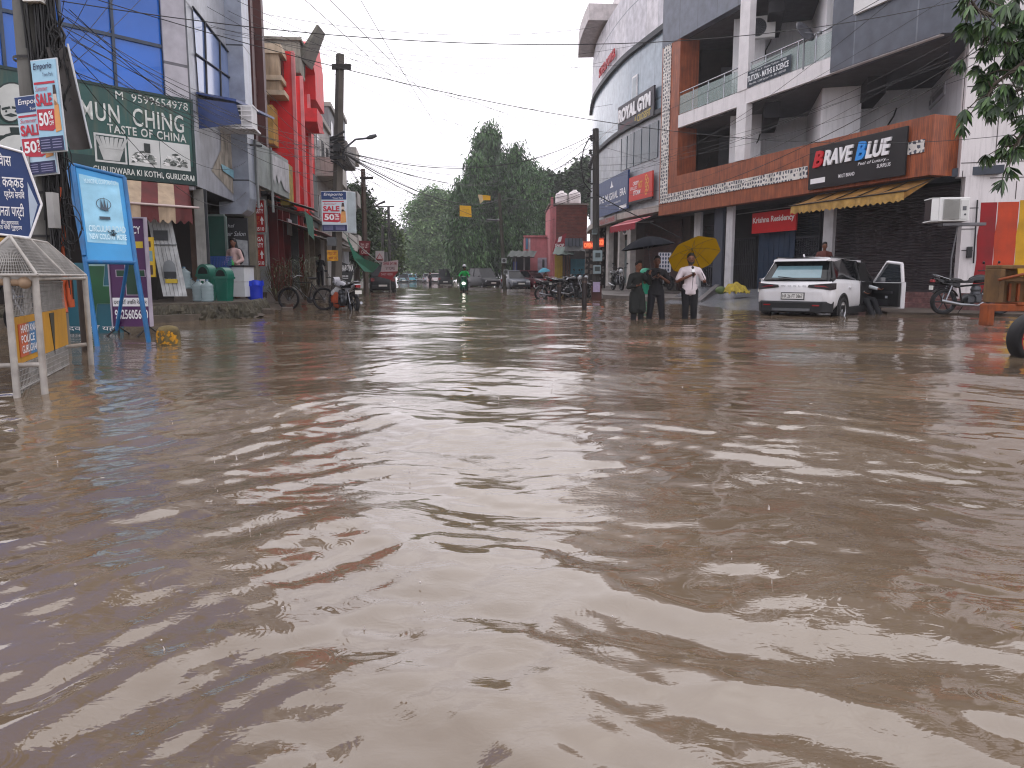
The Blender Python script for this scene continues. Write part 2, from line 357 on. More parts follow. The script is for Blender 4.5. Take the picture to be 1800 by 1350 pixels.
    rz = n.new('ShaderNodeTexNoise'); rz.inputs['Scale'].default_value = 1; rz.inputs['Detail'].default_value = 2; rz.inputs['Distortion'].default_value = .8; l.new(mp2.outputs[0], rz.inputs['Vector'])
    rq = n.new('ShaderNodeTexNoise'); rq.inputs['Scale'].default_value = 1.7; rq.inputs['Detail'].default_value = 3; l.new(tc.outputs['Object'], rq.inputs['Vector'])
    rw = n.new('ShaderNodeMapRange'); rw.inputs[1].default_value = .45; rw.inputs[2].default_value = .62; rw.inputs[4].default_value = .0016; l.new(rq.outputs[0], rw.inputs[0])
    hz2 = n.new('ShaderNodeMath'); hz2.operation = 'MULTIPLY_ADD'; l.new(rz.outputs[0], hz2.inputs[0]); l.new(rw.outputs[0], hz2.inputs[1]); l.new(h1s.outputs[0], hz2.inputs[2])
    last = hz2.outputs[0]
    # rain-drop rings: each cell holds one expanding ring packet
    for sc_, w_, amp in ((2.1, 250.0, .00009), (3.7, 330.0, .00010), (6.1, 420., .00009)):
        v = n.new('ShaderNodeTexVoronoi'); v.voronoi_dimensions = '2D'; v.inputs['Scale'].default_value = sc_; l.new(tc.outputs['Object'], v.inputs['Vector'])
        d = n.new('ShaderNodeMath'); d.operation = 'DIVIDE'; d.inputs[1].default_value = sc_; l.new(v.outputs['Distance'], d.inputs[0])
        sx = n.new('ShaderNodeSeparateColor'); l.new(v.outputs['Color'], sx.inputs[0])
        rad = n.new('ShaderNodeMath'); rad.operation = 'MULTIPLY_ADD'; rad.inputs[1].default_value = .085; rad.inputs[2].default_value = .015; l.new(sx.outputs[0], rad.inputs[0])
        df = n.new('ShaderNodeMath'); df.operation = 'SUBTRACT'; l.new(d.outputs[0], df.inputs[0]); l.new(rad.outputs[0], df.inputs[1])
        sq = n.new('ShaderNodeMath'); sq.operation = 'MULTIPLY'; l.new(df.outputs[0], sq.inputs[0]); l.new(df.outputs[0], sq.inputs[1])
        ex = n.new('ShaderNodeMath'); ex.operation = 'MULTIPLY'; ex.inputs[1].default_value = -2200; l.new(sq.outputs[0], ex.inputs[0])
        e2 = n.new('ShaderNodeMath'); e2.operation = 'EXPONENT'; l.new(ex.outputs[0], e2.inputs[0])
        sn = n.new('ShaderNodeMath'); sn.operation = 'MULTIPLY'; sn.inputs[1].default_value = w_; l.new(df.outputs[0], sn.inputs[0])
        s2 = n.new('ShaderNodeMath'); s2.operation = 'SINE'; l.new(sn.outputs[0], s2.inputs[0])
        pr = n.new('ShaderNodeMath'); pr.operation = 'MULTIPLY'; l.new(e2.outputs[0], pr.inputs[0]); l.new(s2.outputs[0], pr.inputs[1])
        gt = n.new('ShaderNodeMath'); gt.operation = 'GREATER_THAN'; gt.inputs[1].default_value = .45; l.new(sx.outputs[1], gt.inputs[0])
        p2 = n.new('ShaderNodeMath'); p2.operation = 'MULTIPLY'; l.new(pr.outputs[0], p2.inputs[0]); l.new(gt.outputs[0], p2.inputs[1])
        p3 = n.new('ShaderNodeMath'); p3.operation = 'MULTIPLY_ADD'; p3.inputs[1].default_value = amp; l.new(p2.outputs[0], p3.inputs[0]); l.new(last, p3.inputs[2]); last = p3.outputs[0]
    bp = n.new('ShaderNodeBump'); bp.inputs['Distance'].default_value = 1.0; bp.inputs['Strength'].default_value = 1.0; l.new(last, bp.inputs['Height'])
    l.new(bp.outputs[0], b.inputs['Normal'])
    me.materials.append(m); o = bpy.data.objects.new('water', me); COL.objects.link(o)
    struct(o, 'muddy brown flood water filling the whole street with ripples and rain rings', 'water')
build_water()
mb = MB(); mb.box(-300, 300, -60, 480, -.6, -.3); struct(mb.build('ground', mat=M('4a443c', .9, bump=.01)), 'drowned asphalt road bed under the flood water', 'road')
# ================================================================ builders for people, vehicles and trees
SKIN, SKIN2 = '6b4432', '8a5a42'
def cap(m, a, b, ra, rb=None, n=10):
    rb = rb or ra; m.tube([a, b], [ra, rb], n); m.ball(a, ra, n, 6); m.ball(b, rb, n, 6)
def chain(m, pts, rs, n=10):
    for i in range(len(pts)-1): cap(m, pts[i], pts[i+1], rs[i], rs[i+1], n)
def hand(m, w, d, side=1, curl=.8, s=1.0):
    """palm, four unequal bent fingers and a side thumb; w wrist, d direction of the hand"""
    w = Vector(w); d = Vector(d).normalized(); up = Vector((0, -1, 0)) if abs(d.y) < .8 else Vector((0, 0, 1)); sd = d.cross(up).normalized()*side; nrm = sd.cross(d).normalized()*side
    for k in (-1, 0, 1): cap(m, w+sd*.012*k*s, w+d*.085*s+sd*.022*k*s, .015*s, .014*s, 6)
    for k, L in zip((-1.5, -.5, .5, 1.5), (.06, .075, .072, .052)):
        b = w+d*.088*s+sd*.0195*k*s; c1 = b+(d*math.cos(curl*.5)+nrm*math.sin(curl*.5))*L*.5*s; c2 = c1+(d*math.cos(curl*1.4)+nrm*math.sin(curl*1.4))*L*.55*s
        cap(m, b, c1, .0095*s, .009*s, 6); cap(m, c1, c2, .009*s, .0075*s, 6)
    b = w+d*.03*s+sd*.03*s; c1 = b+(d*.6+sd*.75).normalized()*.04*s; cap(m, b, c1, .012*s, .010*s, 6); cap(m, c1, c1+(d+nrm*.5).normalized()*.03*s, .010*s, .008*s, 6)
def person(label, loc, rz, h=1.68, shirt='c9c4c8', trousers='141418', skin=SKIN, hair='0e0c0b', elbR=(-.27, .0, 1.10), hanR=(-.24, -.12, .88), elbL=(.27, 0, 1.10), hanL=(.24, -.12, .88),
           footR=(-.11, 0), footL=(.11, 0), kneeR=None, kneeL=None, lean=(0, 0), head=(0, 0), vox=.011, sleeve='short', tunic=False, long_hair=False, beard=False, build=1.0, hip=None, name='person', skirt=False, group=None):
    """facing -y, feet at the local origin; lean and head are offsets of the chest and head (x, y)"""
    t = thing(name, label, 'person', loc, rz, group, scale=h/1.7); lx, ly = lean
    hipc = Vector(hip) if hip else Vector((0, 0, .92)); ch = hipc+Vector((lx, ly, .40)); nk = ch+Vector((lx*.35, ly*.35, .13)); hd = nk+Vector((head[0], head[1]-.015, .15))
    sR, sL = ch+Vector((-.175, 0, .03)), ch+Vector((.175, 0, .03)); eR, eL, wR, wL = map(Vector, (elbR, elbL, hanR, hanL))
    fR, fL = Vector((footR[0], footR[1], .06)), Vector((footL[0], footL[1], .06)); hR, hL = hipc+Vector((-.09, 0, -.02)), hipc+Vector((.09, 0, -.02))
    kR = Vector(kneeR) if kneeR else (hR+fR)/2+Vector((0, -.03, .02)); kL = Vector(kneeL) if kneeL else (hL+fL)/2+Vector((0, -.03, .02))
    b = MB()
    chain(b, [hipc, (hipc+ch)/2, ch], [.115, .105, .12]); cap(b, sR, sL, .055); chain(b, [ch+Vector((0, 0, .06)), nk, hd-Vector((0, 0, .06))], [.06, .052, .055])
    b.ball(hd, (.076, .095, .118), 16, 12); b.ball(hd+Vector((0, -.035, -.055)), (.055, .06, .058), 12, 8)           # skull, jaw
    b.ball(hd+Vector((0, -.098, -.015)), (.015, .022, .026), 8, 6); b.ball(hd+Vector((0, -.092, .012)), (.012, .014, .03), 8, 6)   # nose
    for s in (-1, 1): b.ball(hd+Vector((.078*s, .005, -.01)), (.012, .022, .032), 8, 6); b.ball(hd+Vector((.03*s, -.086, .03)), (.028, .012, .009), 8, 6)
    b.ball(hd+Vector((0, -.09, -.055)), (.027, .013, .010), 8, 6)
    for s, sh, e, w in ((-1, sR, eR, wR), (1, sL, eL, wL)):
        chain(b, [sh, e, w], [.048, .040, .028]); hand(b, w, (w-e), -s)
    for k, hh, f in ((kR, hR, fR), (kL, hL, fL)):
        chain(b, [hh, k, f], [.082, .056, .040]); chain(b, [f+Vector((0, .03, -.02)), f+Vector((0, -.15, -.035))], [.035, .03])
    b.build('body', t, M(skin, .55, .12), remesh=vox)
    # clothing
    c = MB(); B_ = build
    chain(c, [hipc+Vector((0, 0, .0)), (hipc+ch)/2, ch], [.142*B_, .132*B_, .145*B_]); cap(c, ch+Vector((-.12, 0, .0)), ch+Vector((.12, 0, 0)), .085*B_); cap(c, hipc+Vector((-.06, 0, .01)), hipc+Vector((.06, 0, .01)), .115*B_)
    chain(c, [sR, nk-Vector((0, 0, .05)), sL], [.066, .066, .066])
    for sx in (-.045, .045): c.tube([hipc+Vector((sx, 0, .12)), hipc+Vector((sx*1.2, 0, -.10 if not tunic else -.3))], [.118*B_, .116*B_], 14)
    for sh, e, w in ((sR, eR, wR), (sL, eL, wL)):
        if sleeve == 'short': chain(c, [sh, sh+(e-sh)*.78], [.07, .066])
        else: chain(c, [sh, e, e+(w-e)*.88], [.068, .056, .045])
    if tunic:
        for k, hh in ((kR, hR), (kL, hL)): chain(c, [hh, hh+(k-hh)*.9], [.115, .13])
    c.build('shirt', t, M(shirt, .8, .18, 5), remesh=max(vox, .013))
    c = MB(); cap(c, hipc+Vector((-.05, 0, -.02)), hipc+Vector((.05, 0, -.02)), .118)
    for k, hh, f in ((kR, hR, fR), (kL, hL, fL)): chain(c, [hh, k, f+(k-f)*.12], [.104, .078, .066] if not skirt else [.13, .13, .12])
    c.build('trousers', t, M(trousers, .85, .2, 5), remesh=max(vox, .013))
    c = MB(); c.ball(hd+Vector((0, .018, .035)), (.086, .092, .1), 14, 10); c.ball(hd+Vector((0, -.035, .095)), (.068, .055, .04), 10, 8)
    if long_hair: chain(c, [hd+Vector((0, .05, 0)), nk+Vector((0, .07, -.1)), ch+Vector((0, .12, -.1))], [.08, .09, .06])
    hh_ = c.build('hair', t, M(hair, .6, .3, 20), remesh=.01)
    if beard:
        c = MB(); chain(c, [hd+Vector((-.066, -.01, -.03)), hd+Vector((-.045, -.06, -.085)), hd+Vector((0, -.085, -.105)), hd+Vector((.045, -.06, -.085)), hd+Vector((.066, -.01, -.03))], [.016, .024, .028, .024, .016])
        chain(c, [hd+Vector((-.03, -.102, -.04)), hd+Vector((.03, -.102, -.04))], [.008, .008]); c.build('beard', t, M(hair, .7, .3, 20), remesh=.008)
    c = MB()
    for s in (-1, 1): c.ball(hd+Vector((.031*s, -.0905, .008)), (.012, .008, .0065), 8, 6)
    c.build('eyes', t, M('16100e', .3)); return t
def umbrella(label, loc, rot, r=.58, depth=.2, c='20222a', shaft=.8, under=None):
    t = thing('umbrella', label, 'umbrella', loc, rot=rot); n = 8; m = MB()
    def f(u, v):
        a = 2*math.pi*u; k = (u*n) % 1; sc = 1-.07*math.sin(math.pi*k)*v; rr = r*v*sc
        return (rr*math.cos(a), rr*math.sin(a), -depth*v**1.9 - .012*math.sin(math.pi*k)*(v*(1-v))*4)
    mt = M(c, .85, .12, 4, spec=.08)
    tr = mt.node_tree; 
    if c != '15171d' and not any(x.type == 'BSDF_TRANSLUCENT' for x in tr.nodes):
        tl = tr.nodes.new('ShaderNodeBsdfTranslucent'); tl.inputs[0].default_value = lin(c); ms = tr.nodes.new('ShaderNodeMixShader'); ms.inputs[0].default_value = .3
        pb = tr.nodes['Principled BSDF']; ou = tr.nodes['Material Output']; tr.links.new(pb.outputs[0], ms.inputs[1]); tr.links.new(tl.outputs[0], ms.inputs[2]); tr.links.new(ms.outputs[0], ou.inputs[0])
    m.grid(f, 64, 10); m.build('canopy', t, mt)
    for k in range(n):
        m = MB(); a = 2*math.pi*k/n; m.tube([(r*v*math.cos(a), r*v*math.sin(a), -depth*v**1.9-.006) for v in (0, .25, .5, .75, 1)], .004, 4); m.tube([(0, 0, -.3), (r*.5*math.cos(a), r*.5*math.sin(a), -depth*.5**1.9-.01)], .003, 4); m.build('rib', t, M('3c3d40', .4, metal=.6))
    m = MB(); m.tube([(0, 0, .06), (0, 0, -shaft)], .007, 6); m.tube([(0, 0, -shaft), (0, 0, -shaft-.08), (.02, 0, -shaft-.12), (.05, 0, -shaft-.12), (.06, 0, -shaft-.09)], .013, 8); m.build('shaft', t, M('26262a', .4)); return t
def wheel(parent, name, c, r, w, rim=.62, tyre='101012', rimc='8a8c90', spokes=10, wire=False):
    m = MB(); P = [(r*rim, -w*.4), (r*.8, -w*.5), (r*.95, -w*.46), (r, -w*.28), (r, w*.28), (r*.95, w*.46), (r*.8, w*.5), (r*rim, w*.4), (r*rim, -w*.4)]
    m.lathe(P, 32, c, 'y'); o = m.build(name, parent, M(tyre, .7, .15)); q = MB()
    q.lathe([(r*rim, -w*.38), (r*(rim-.06), -w*.42), (r*(rim-.08), -w*.3), (r*(rim-.08), w*.3), (r*(rim-.06), w*.42), (r*rim, w*.38)], 28, c, 'y')
    q.lathe([(0, -w*.32), (r*.14, -w*.32), (r*.14, w*.32), (0, w*.32)], 14, c, 'y')
    for k in range(spokes):
        a = 2*math.pi*k/spokes; d = Vector((math.cos(a), 0, math.sin(a))); cc = Vector(c)
        if wire: q.tube([cc+d*r*.06+Vector((0, w*.2*(-1)**k, 0)), cc+d*r*(rim-.06)], .0035, 3, False)
        else: q.tube([cc+d*r*.1, cc+d*r*(rim-.06)], r*.055, 5, False)
    q.build('rim', o, M(rimc, .3, .1, metal=.7)); return o
def motorbike(label, loc, rz, c='15161a', tilt=0.0, group=None, plate=True, seatc='0f0f11'):
    """2 m commuter motorcycle, front towards +x, ground at local z=0"""
    t = thing('motorbike', label, 'motorbike', loc, group=group, rot=(tilt, 0, rz)); F_, B_ = (.66, 0, .3), (-.62, 0, .3)
    wheel(t, 'wheel', B_, .3, .1, .78, spokes=6, rimc='34363a'); fw = wheel(t, 'wheel', F_, .3, .085, .8, spokes=6, rimc='34363a')
    bk = M('17181b', .4, .2, metal=.3); ch = M('8c8e92', .25, .2, metal=.9); pc = M(c, .25, .1)
    m = MB(); m.tube([(.42, 0, .92), (.30, 0, .72), (-.30, 0, .66), (-.85, 0, .74)], .022); m.tube([(.36, 0, .8), (.18, 0, .32), (-.2, 0, .28), (-.28, 0, .66)], .022); m.tube([(-.2, 0, .3), B_], .02); m.build('frame', t, bk)
    m = MB()
    for s in (-1, 1): m.tube([(.66, .075*s, .3), (.52, .075*s, .66), (.42, .075*s, .95)], .02)
    m.build('fork', t, ch)
    m = MB(); m.tube([(.30, -.36, 1.03), (.38, -.2, 1.03), (.42, 0, .97), (.38, .2, 1.03), (.30, .36, 1.03)], .013); m.build('handlebar', t, bk)
    for s in (-1, 1):
        m = MB(); m.tube([(.36, .24*s, 1.03), (.40, .30*s, 1.2)], .006, 5); m.ball((.40, .33*s, 1.22), (.015, .06, .035), 10, 6); m.build('mirror', t, bk)
    m = MB()
    def tank(u, v): a = 2*math.pi*v; x = -.06+.46*u; r = (math.sin(math.pi*min(.98, max(.02, u*.85+.1))))**.6; return (x, .13*r*math.cos(a), .80+.035*u+.125*r*math.sin(a)*(1 if math.sin(a) > 0 else .6))
    m.grid(tank, 14, 16); m.ball((.39, 0, .84), (.03, .07, .06)); m.ball((-.05, 0, .8), (.03, .06, .05)); m.build('fuel_tank', t, pc)
    m = MB(); m.grid(lambda u, v: (-.02-.68*u, .13*math.cos(math.pi*v)*(1-.25*u), .79+.05*u**2+.05*math.sin(math.pi*v)-(.05 if u < .4 else 0)*math.sin(math.pi*u/.4)), 16, 8); m.box(-.68, -.05, -.1, .1, .74, .8); m.build('seat', t, M(seatc, .6, .1))
    m = MB(); m.prism([(-.3, .62), (-.7, .72), (-.92, .84), (-.86, .86), (-.6, .80), (-.3, .76)], -.1, .1); m.build('tail_cowl', t, pc, bevel=.02)
    m = MB(); m.box(-.93, -.87, -.07, .07, .76, .83); m.build('tail_light', t, M('8a1218', .25))
    m = MB(); m.tube([(-.55, .12, .82), (-.85, .12, .92), (-.9, 0, .93), (-.85, -.12, .92), (-.55, -.12, .82)], .012); m.build('grab_rail', t, ch)
    m = MB(); m.box(-.12, .2, -.11, .11, .28, .48); m.lathe([(.1, 0), (.12, .05), (.1, .1), (.12, .15), (.1, .2), (.08, .24)], 14, (.10, 0, .44)); m.lathe([(.11, -.15), (.13, -.1), (.13, .1), (.11, .15)], 16, (-.05, 0, .36), 'y'); m.build('engine', t, M('4c4e52', .4, .3, metal=.6), bevel=.01)
    m = MB(); m.tube([(.2, -.1, .5), (.3, -.13, .34), (.1, -.15, .22), (-.3, -.16, .24), (-.75, -.17, .33)], [.02, .02, .025, .042, .045]); m.build('exhaust', t, ch)
    for c_, a0, a1 in ((B_, .35, 2.5), (F_, .5, 2.6)):
        m = MB(); m.grid(lambda u, v: (c_[0]+.335*math.cos(a0+(a1-a0)*u), -.06+.12*v, c_[2]+(.335+.02*math.sin(math.pi*v))*math.sin(a0+(a1-a0)*u)), 12, 4); m.build('mudguard', t, bk if c_ is B_ else pc)
    m = MB(); m.lathe([(0, .09), (.075, .08), (.09, .02), (.06, -.08), (0, -.1)], 16, (.47, 0, .9), 'x'); m.build('headlight', t, M('c9ccd0', .15, .05)); m = MB(); m.prism([(.36, .84), (.5, .98), (.44, 1.06), (.36, .98)], -.1, .1); m.build('headlight_cowl', t, pc, bevel=.02)
    if plate: m = MB(); m.box(-.93, -.92, -.1, .1, .58, .68); m.build('number_plate', t, M('d8d8d2', .4, .05))
    m = MB(); m.tube([(-.05, .1, .3), (-.12, .3, .02)], .011); m.tube([(.08, -.25, .3), (.08, .25, .3)], .012); m.build('foot_rests', t, bk)
    m = MB()
    for s in (-1, 1): m.tube([(-.62, .1*s, .3), (-.5, .11*s, .68)], .022)
    m.build('shock_absorber', t, ch); return t
def loft(m, secs, close=True, sm=True):
    n = len(secs[0]); vs = [p for s in secs for p in s]; fs = []
    for i in range(len(secs)-1):
        for k in range(n if close else n-1): fs.append((i*n+k, i*n+(k+1) % n, (i+1)*n+(k+1) % n, (i+1)*n+k))
    m.add(vs, fs, sm)
    if close: m.add(secs[0], [tuple(range(n))[::-1]], False); m.add(secs[-1], [tuple(range(n))], False)
def car(label, loc, rz, c='c9cacc', kind='hatch', L=3.9, W=1.7, H=1.5, group=None, detail=1, lights=True):
    """simple but complete road car, front towards +x, ground at z=0"""
    t = thing('parked_car', label, 'car', loc, rz, group); w = W/2; paint = M(c, .35, .1, spec=.3); gl = M('12161a', .12, .1, spec=.3); bl = M('131315', .6)
    belt = .95 if kind != 'suv' else 1.05; lo = .2
    prof = [(-L/2, .45, .62), (-L/2+.06, lo+.08, belt-.08), (-L/2+.3, lo, belt), (-L*.18, lo, belt+.02), (L*.18, lo, belt-.02), (L*.30, lo, belt-.1), (L/2-.2, lo+.02, belt-.24), (L/2-.03, lo+.12, belt-.36), (L/2, .42, .55)]
    secs = []
    for x, z0, z1 in prof:
        e = 1-max(0, abs(x)/(L/2)-.75)*.7; ww = w*e; zm = (z0+z1)/2
        secs.append([(x, -ww*.92, z0), (x, -ww, z0+.1*(zm-z0)+.02), (x, -ww, zm), (x, -ww*.97, z1-.05), (x, -ww*.90, z1), (x, ww*.90, z1), (x, ww*.97, z1-.05), (x, ww, zm), (x, ww, z0+.1*(zm-z0)+.02), (x, ww*.92, z0)])
    m = MB(); loft(m, secs); m.build('body', t, paint)
    xr0, xr1 = (-L/2+.12, -L/2+.45) if kind != 'sedan' else (-L/2+.75, -L/2+1.25)
    xf0, xf1 = L*.27, L*.10; gt = []
    for x, z, f in ((xr0, belt-.02, .88), (xr1, H-.05, .74), (xf1, H-.04, .74), (xf0, belt-.08, .88)): gt.append((x, z, f))
    m = MB(); g = MB()
    q = [[(x, -w*f, z), (x, w*f, z)] for x, z, f in gt]; (a, b), (c0, d0), (e, f_), (g0, h0) = q
    zb = belt-.04
    m.add([a, b, d0, c0, g0, h0, f_, e], [(0, 1, 2, 3), (4, 7, 6, 5), (0, 3, 7, 4), (1, 5, 6, 2)]); m.build('windows', t, gl)
    m = MB(); m.add([(xr1-.1, -w*.73, H-.045), (xr1-.1, w*.73, H-.045), (xf1+.05, w*.73, H-.045), (xf1+.05, -w*.73, H-.045), (xr1, -w*.68, H), (xr1, w*.68, H), (xf1, w*.68, H), (xf1, -w*.68, H)], [(3, 2, 1, 0), (4, 7, 6, 5)[::-1], (0, 1, 5, 4), (1, 2, 6, 5), (2, 3, 7, 6), (3, 0, 4, 7)])
    for s in (-1, 1):
        m.tube([(xr0, w*.885*s, belt-.02), (xr1, w*.745*s, H-.04)], .035, 5); m.tube([(xf0, w*.885*s, belt-.08), (xf1, w*.745*s, H-.03)], .03, 5); m.tube([((xr1+xf1)/2, w*.745*s, H-.03), ((xr1+xf1)/2-.02, w*.9*s, belt)], .03, 5); m.tube([(xr1, w*.74*s, H-.03), (xf1, w*.74*s, H-.03)], .03, 5)
    m.build('roof', t, paint)
    for x in (-L*.31, L*.33):
        for s in (-1, 1): wheel(t, 'wheel', (x, s*(w-.1), .31), .31, .2, .62)
    m = MB(); m.box(-L/2-.03, -L/2+.15, -w*.85, w*.85, lo+.08, .5); m.build('bumper', t, bl, bevel=.03); m = MB(); m.box(L/2-.15, L/2+.02, -w*.8, w*.8, lo+.08, .42); m.build('bumper', t, bl, bevel=.03)
    for s in (-1, 1):
        m = MB(); m.box(-L/2+.02, -L/2+.12, s*w*.62, s*w*.9, belt-.32, belt-.12); m.build('tail_light', t, M('7a1418', .2), bevel=.02)
        m = MB(); m.box(L/2-.2, L/2-.06, s*w*.5, s*w*.86, .58, .72); m.build('headlight', t, M('c4c8cc', .15), bevel=.02)
        m = MB(); m.box(xf0-.25, xf0-.1, s*(w+.02), s*(w+.16), belt-.02, belt+.1); m.build('mirror', t, paint, bevel=.02)
    m = MB(); m.box(L/2-.02, L/2+.03, -w*.4, w*.4, .5, .66); m.build('grille', t, bl)
    for x in (-L/2-.04, L/2+.035): m = MB(); m.box(x-.005, x+.005, -.25, .25, .44, .55); m.build('number_plate', t, M('d9d9d4', .4, .03))
    return t
def leaves_mesh(name, parent, blobs, L, Wd, cols, seed, droop=.3, cl=.35, per=26, rough=.55):
    """thousands of leaf faces grouped in sprays spread through the crown volume: blobs = (centre, radii, n sprays)"""
    rg = np.random.RandomState(seed); V = []; MI = []
    for bi, (c, r, n) in enumerate(blobs):
        d = rg.normal(size=(n, 3)); d /= np.linalg.norm(d, axis=1)[:, None]; rr = rg.uniform(.25, 1, n)**.45
        cc = np.array(c) + d*rr[:, None]*np.array(r)*(1+.12*rg.normal(size=(n, 1)))
        ctr = np.repeat(cc, per, 0); tone = np.repeat(rg.randint(0, len(cols), n), per); N = n*per
        p = ctr + rg.normal(size=(N, 3))*cl*np.array([1, 1, .8])
        dr = rg.normal(size=(N, 3)); dr[:, 2] = dr[:, 2]*.5 - droop*2.2; dr /= np.linalg.norm(dr, axis=1)[:, None]
        sd = np.cross(dr, rg.normal(size=(N, 3))); sd /= np.linalg.norm(sd, axis=1)[:, None]
        l_ = L*rg.uniform(.6, 1.4, (N, 1)); w_ = Wd*rg.uniform(.7, 1.3, (N, 1))
        V.append(np.stack([p, p+dr*l_*.5+sd*w_*.5, p+dr*l_, p+dr*l_*.5-sd*w_*.5], 1)); flip = rg.rand(N) < .25; tone[flip] = rg.randint(0, len(cols), flip.sum()); MI.append(tone)
    V = np.concatenate(V); MI = np.concatenate(MI); n = len(V); me = bpy.data.meshes.new(name)
    me.vertices.add(n*4); me.vertices.foreach_set('co', V.reshape(-1)); me.loops.add(n*4); me.loops.foreach_set('vertex_index', np.arange(n*4)); me.polygons.add(n)
    me.polygons.foreach_set('loop_start', np.arange(0, n*4, 4)); me.polygons.foreach_set('loop_total', np.full(n, 4)); me.polygons.foreach_set('material_index', MI.astype(np.int32))
    for c in cols: me.materials.append(M(c, rough, .3, 1))
    me.update(); me.validate(); o = bpy.data.objects.new(name, me); COL.objects.link(o); o.parent = parent; return o
def tree(label, loc, blobs, L=.35, Wd=.16, cols=('1e3320', '2c4428', '3d5a34'), trunk=(.25, 4), seed=1, droop=.3, cl=.35, per=26, name='leafy_tree', group=None, wood='3a3128'):
    t = thing(name, label, 'tree', loc, 0, group); leaves_mesh('crown', t, blobs, L, Wd, cols, seed, droop, cl, per); m = MB(); r, h = trunk; rg = random.Random(seed)
    m.tube([(0, 0, -.4), (.06, 0, h*.4), (-.05, .1, h)], [r*1.2, r, r*.75], 9)
    for c, rad, n in blobs:
        b = Vector((-.05, .1, h*rg.uniform(.7, 1))); e = Vector(c)+Vector((rg.uniform(-.3, .3)*rad[0], rg.uniform(-.3, .3)*rad[1], rad[2]*.5)); mid = (b+e)/2+Vector((rg.uniform(-.3, .3), rg.uniform(-.3, .3), .3)); m.tube([b, mid, e], [r*.5, r*.3, r*.08], 6)
        for k in range(3): q = mid+(e-mid)*rg.random(); m.tube([q, q+Vector((rg.uniform(-1, 1)*rad[0]*.7, rg.uniform(-1, 1)*rad[1]*.7, rg.uniform(0, .6)*rad[2]))], [r*.15, r*.04], 5)
    m.build('trunk', t, M(wood, .9, .4, 4, bump=.02)); return t
def pole(name, label, cat, loc, h, r0, r1, c='5c5852', square=False, group=None, base=-.35, lean=(0, 0)):
    t = thing(name, label, cat, loc, 0, group); m = MB(); n = 4 if square else 10
    m.tube([(0, 0, base), (lean[0]*.5, lean[1]*.5, h*.5), (lean[0], lean[1], h)], [r0, (r0+r1)/2, r1], n, sm=not square); m.build('shaft', t, M(c, .85, .3, 2.5, bump=.006, streak=.4)); return t
# ================================================================ right-hand side of the street
AZR = -18.04
nR = at(1636, 300, 21.5)
uR = Vector((math.sin(R(-AZR)), -math.cos(R(-AZR)), 0))                  # towards the camera
FR0 = Frame((nR.x, nR.y), math.atan2(uR.y, uR.x))
s0 = FR0.s_(1158, 378)
A = FR0.w(s0); RB = Frame((A.x, A.y), FR0.ang); LR = -s0               # LR = facade length
zb0, zb1 = RB.z_(1400, 343), RB.z_(1400, 259)                          # wooden band
zs0, zs1 = RB.z_(1300, 187), RB.z_(1300, 162)                          # white slab of the balcony
zg = RB.z_(1250, 37.5)                                                    # underside of the grey parapet
sJ = RB.s_(1192, 250)
sC0, sC1 = RB.s_(1300, 120), RB.s_(1317, 120)
sG = RB.s_(1465, 60)
GY, LGY = '6a717d', '747b85'
wood = M_pattern('boards', 'a85a32', '7c3d22', (5.2, 1), .5, .008)
whitew = M('c9c7c6', .7, .12, 1.2, streak=.18)
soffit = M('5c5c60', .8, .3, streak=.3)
bw = thing('shop_and_flats_building', 'three storey building with open white balconies and a wood clad band over the shutters', 'building', RB.w(0), RB.ang)
def rl(v):      # world -> RB local
    d = Vector((v[0], v[1], 0)) - RB.A; return (d.dot(RB.x), d.dot(RB.y))
m = MB(); m.box(0, LR, -.02, .35, zb0, zb1); m.box(0, sJ, -.022, .9, zb1, zg+.3); m.box(LR-.35, LR, .35, 1.0, zb0, zb1)
m.build('wood_cladding', bw, wood)
lat = M_pattern('lattice', 'd9d5cf', '4a4e5a', (6.5, 6.5), .6, .01)
m = MB(); za, zc = RB.z_(1400, 296+20), RB.z_(1400, 296)
sl0 = RB.s_(1164, 250); sl1 = RB.s_(1177, 250)
m.box(sl0, RB.s_(1421, 300), -.05, -.021, za, zc); m.box(sl0, sl0+(sl1-sl0), -.05, -.023, zc, zg)
m.box(RB.s_(1592, 270), RB.s_(1626, 265), -.05, -.021, RB.z_(1600, 272), RB.z_(1600, 250)); m.build('lattice_trim', bw, lat)
# grey upper parts
m = MB(); m.box(0, sC0, -.04, .3, zg, zg+3.2); m.build('grey_parapet', bw, M_pattern('panel', GY, '4a505a', (.7, .2), .5, .005))
S0 = (12.4, 21.3)
m = MB(); g0 = RB.w(sG, -.06); g1 = RB.w(LR+.1, -.06)
gz = RB.z_(1465, 127)
m.prism([rl(g0), rl(g1), rl((12.75, 21.25)), rl((13.9, 25.2)), rl(RB.w(sG, 1.5))], gz, zg+3.5, 'z'); m.build('grey_box_storey', bw, M_pattern('panel', '535964', '6d737d', (.42, .1), .55, .003))
m = MB(); zz = RB.z_(1520, 22)
sA, sB = RB.s_(1508, 20), RB.s_(1600, 0)
m.box(sA, sB, -.16, -.06, zz, zz+.32); m.box(sA, sA+.35, -.16, -.06, zz+.32, zz+2.4); m.box(sB-.3, sB, -.16, -.06, zz+.32, zz+2.4)
m.mat(M(WHITE, .6, .1)); m.mi = [0]*len(m.f); w_ = m.build('window', bw)
m = MB(); m.box(sA+.35, sB-.3, -.11, -.062, zz+.32, zz+2.4); m.build('pane', w_, M('1b1a1d', .1))
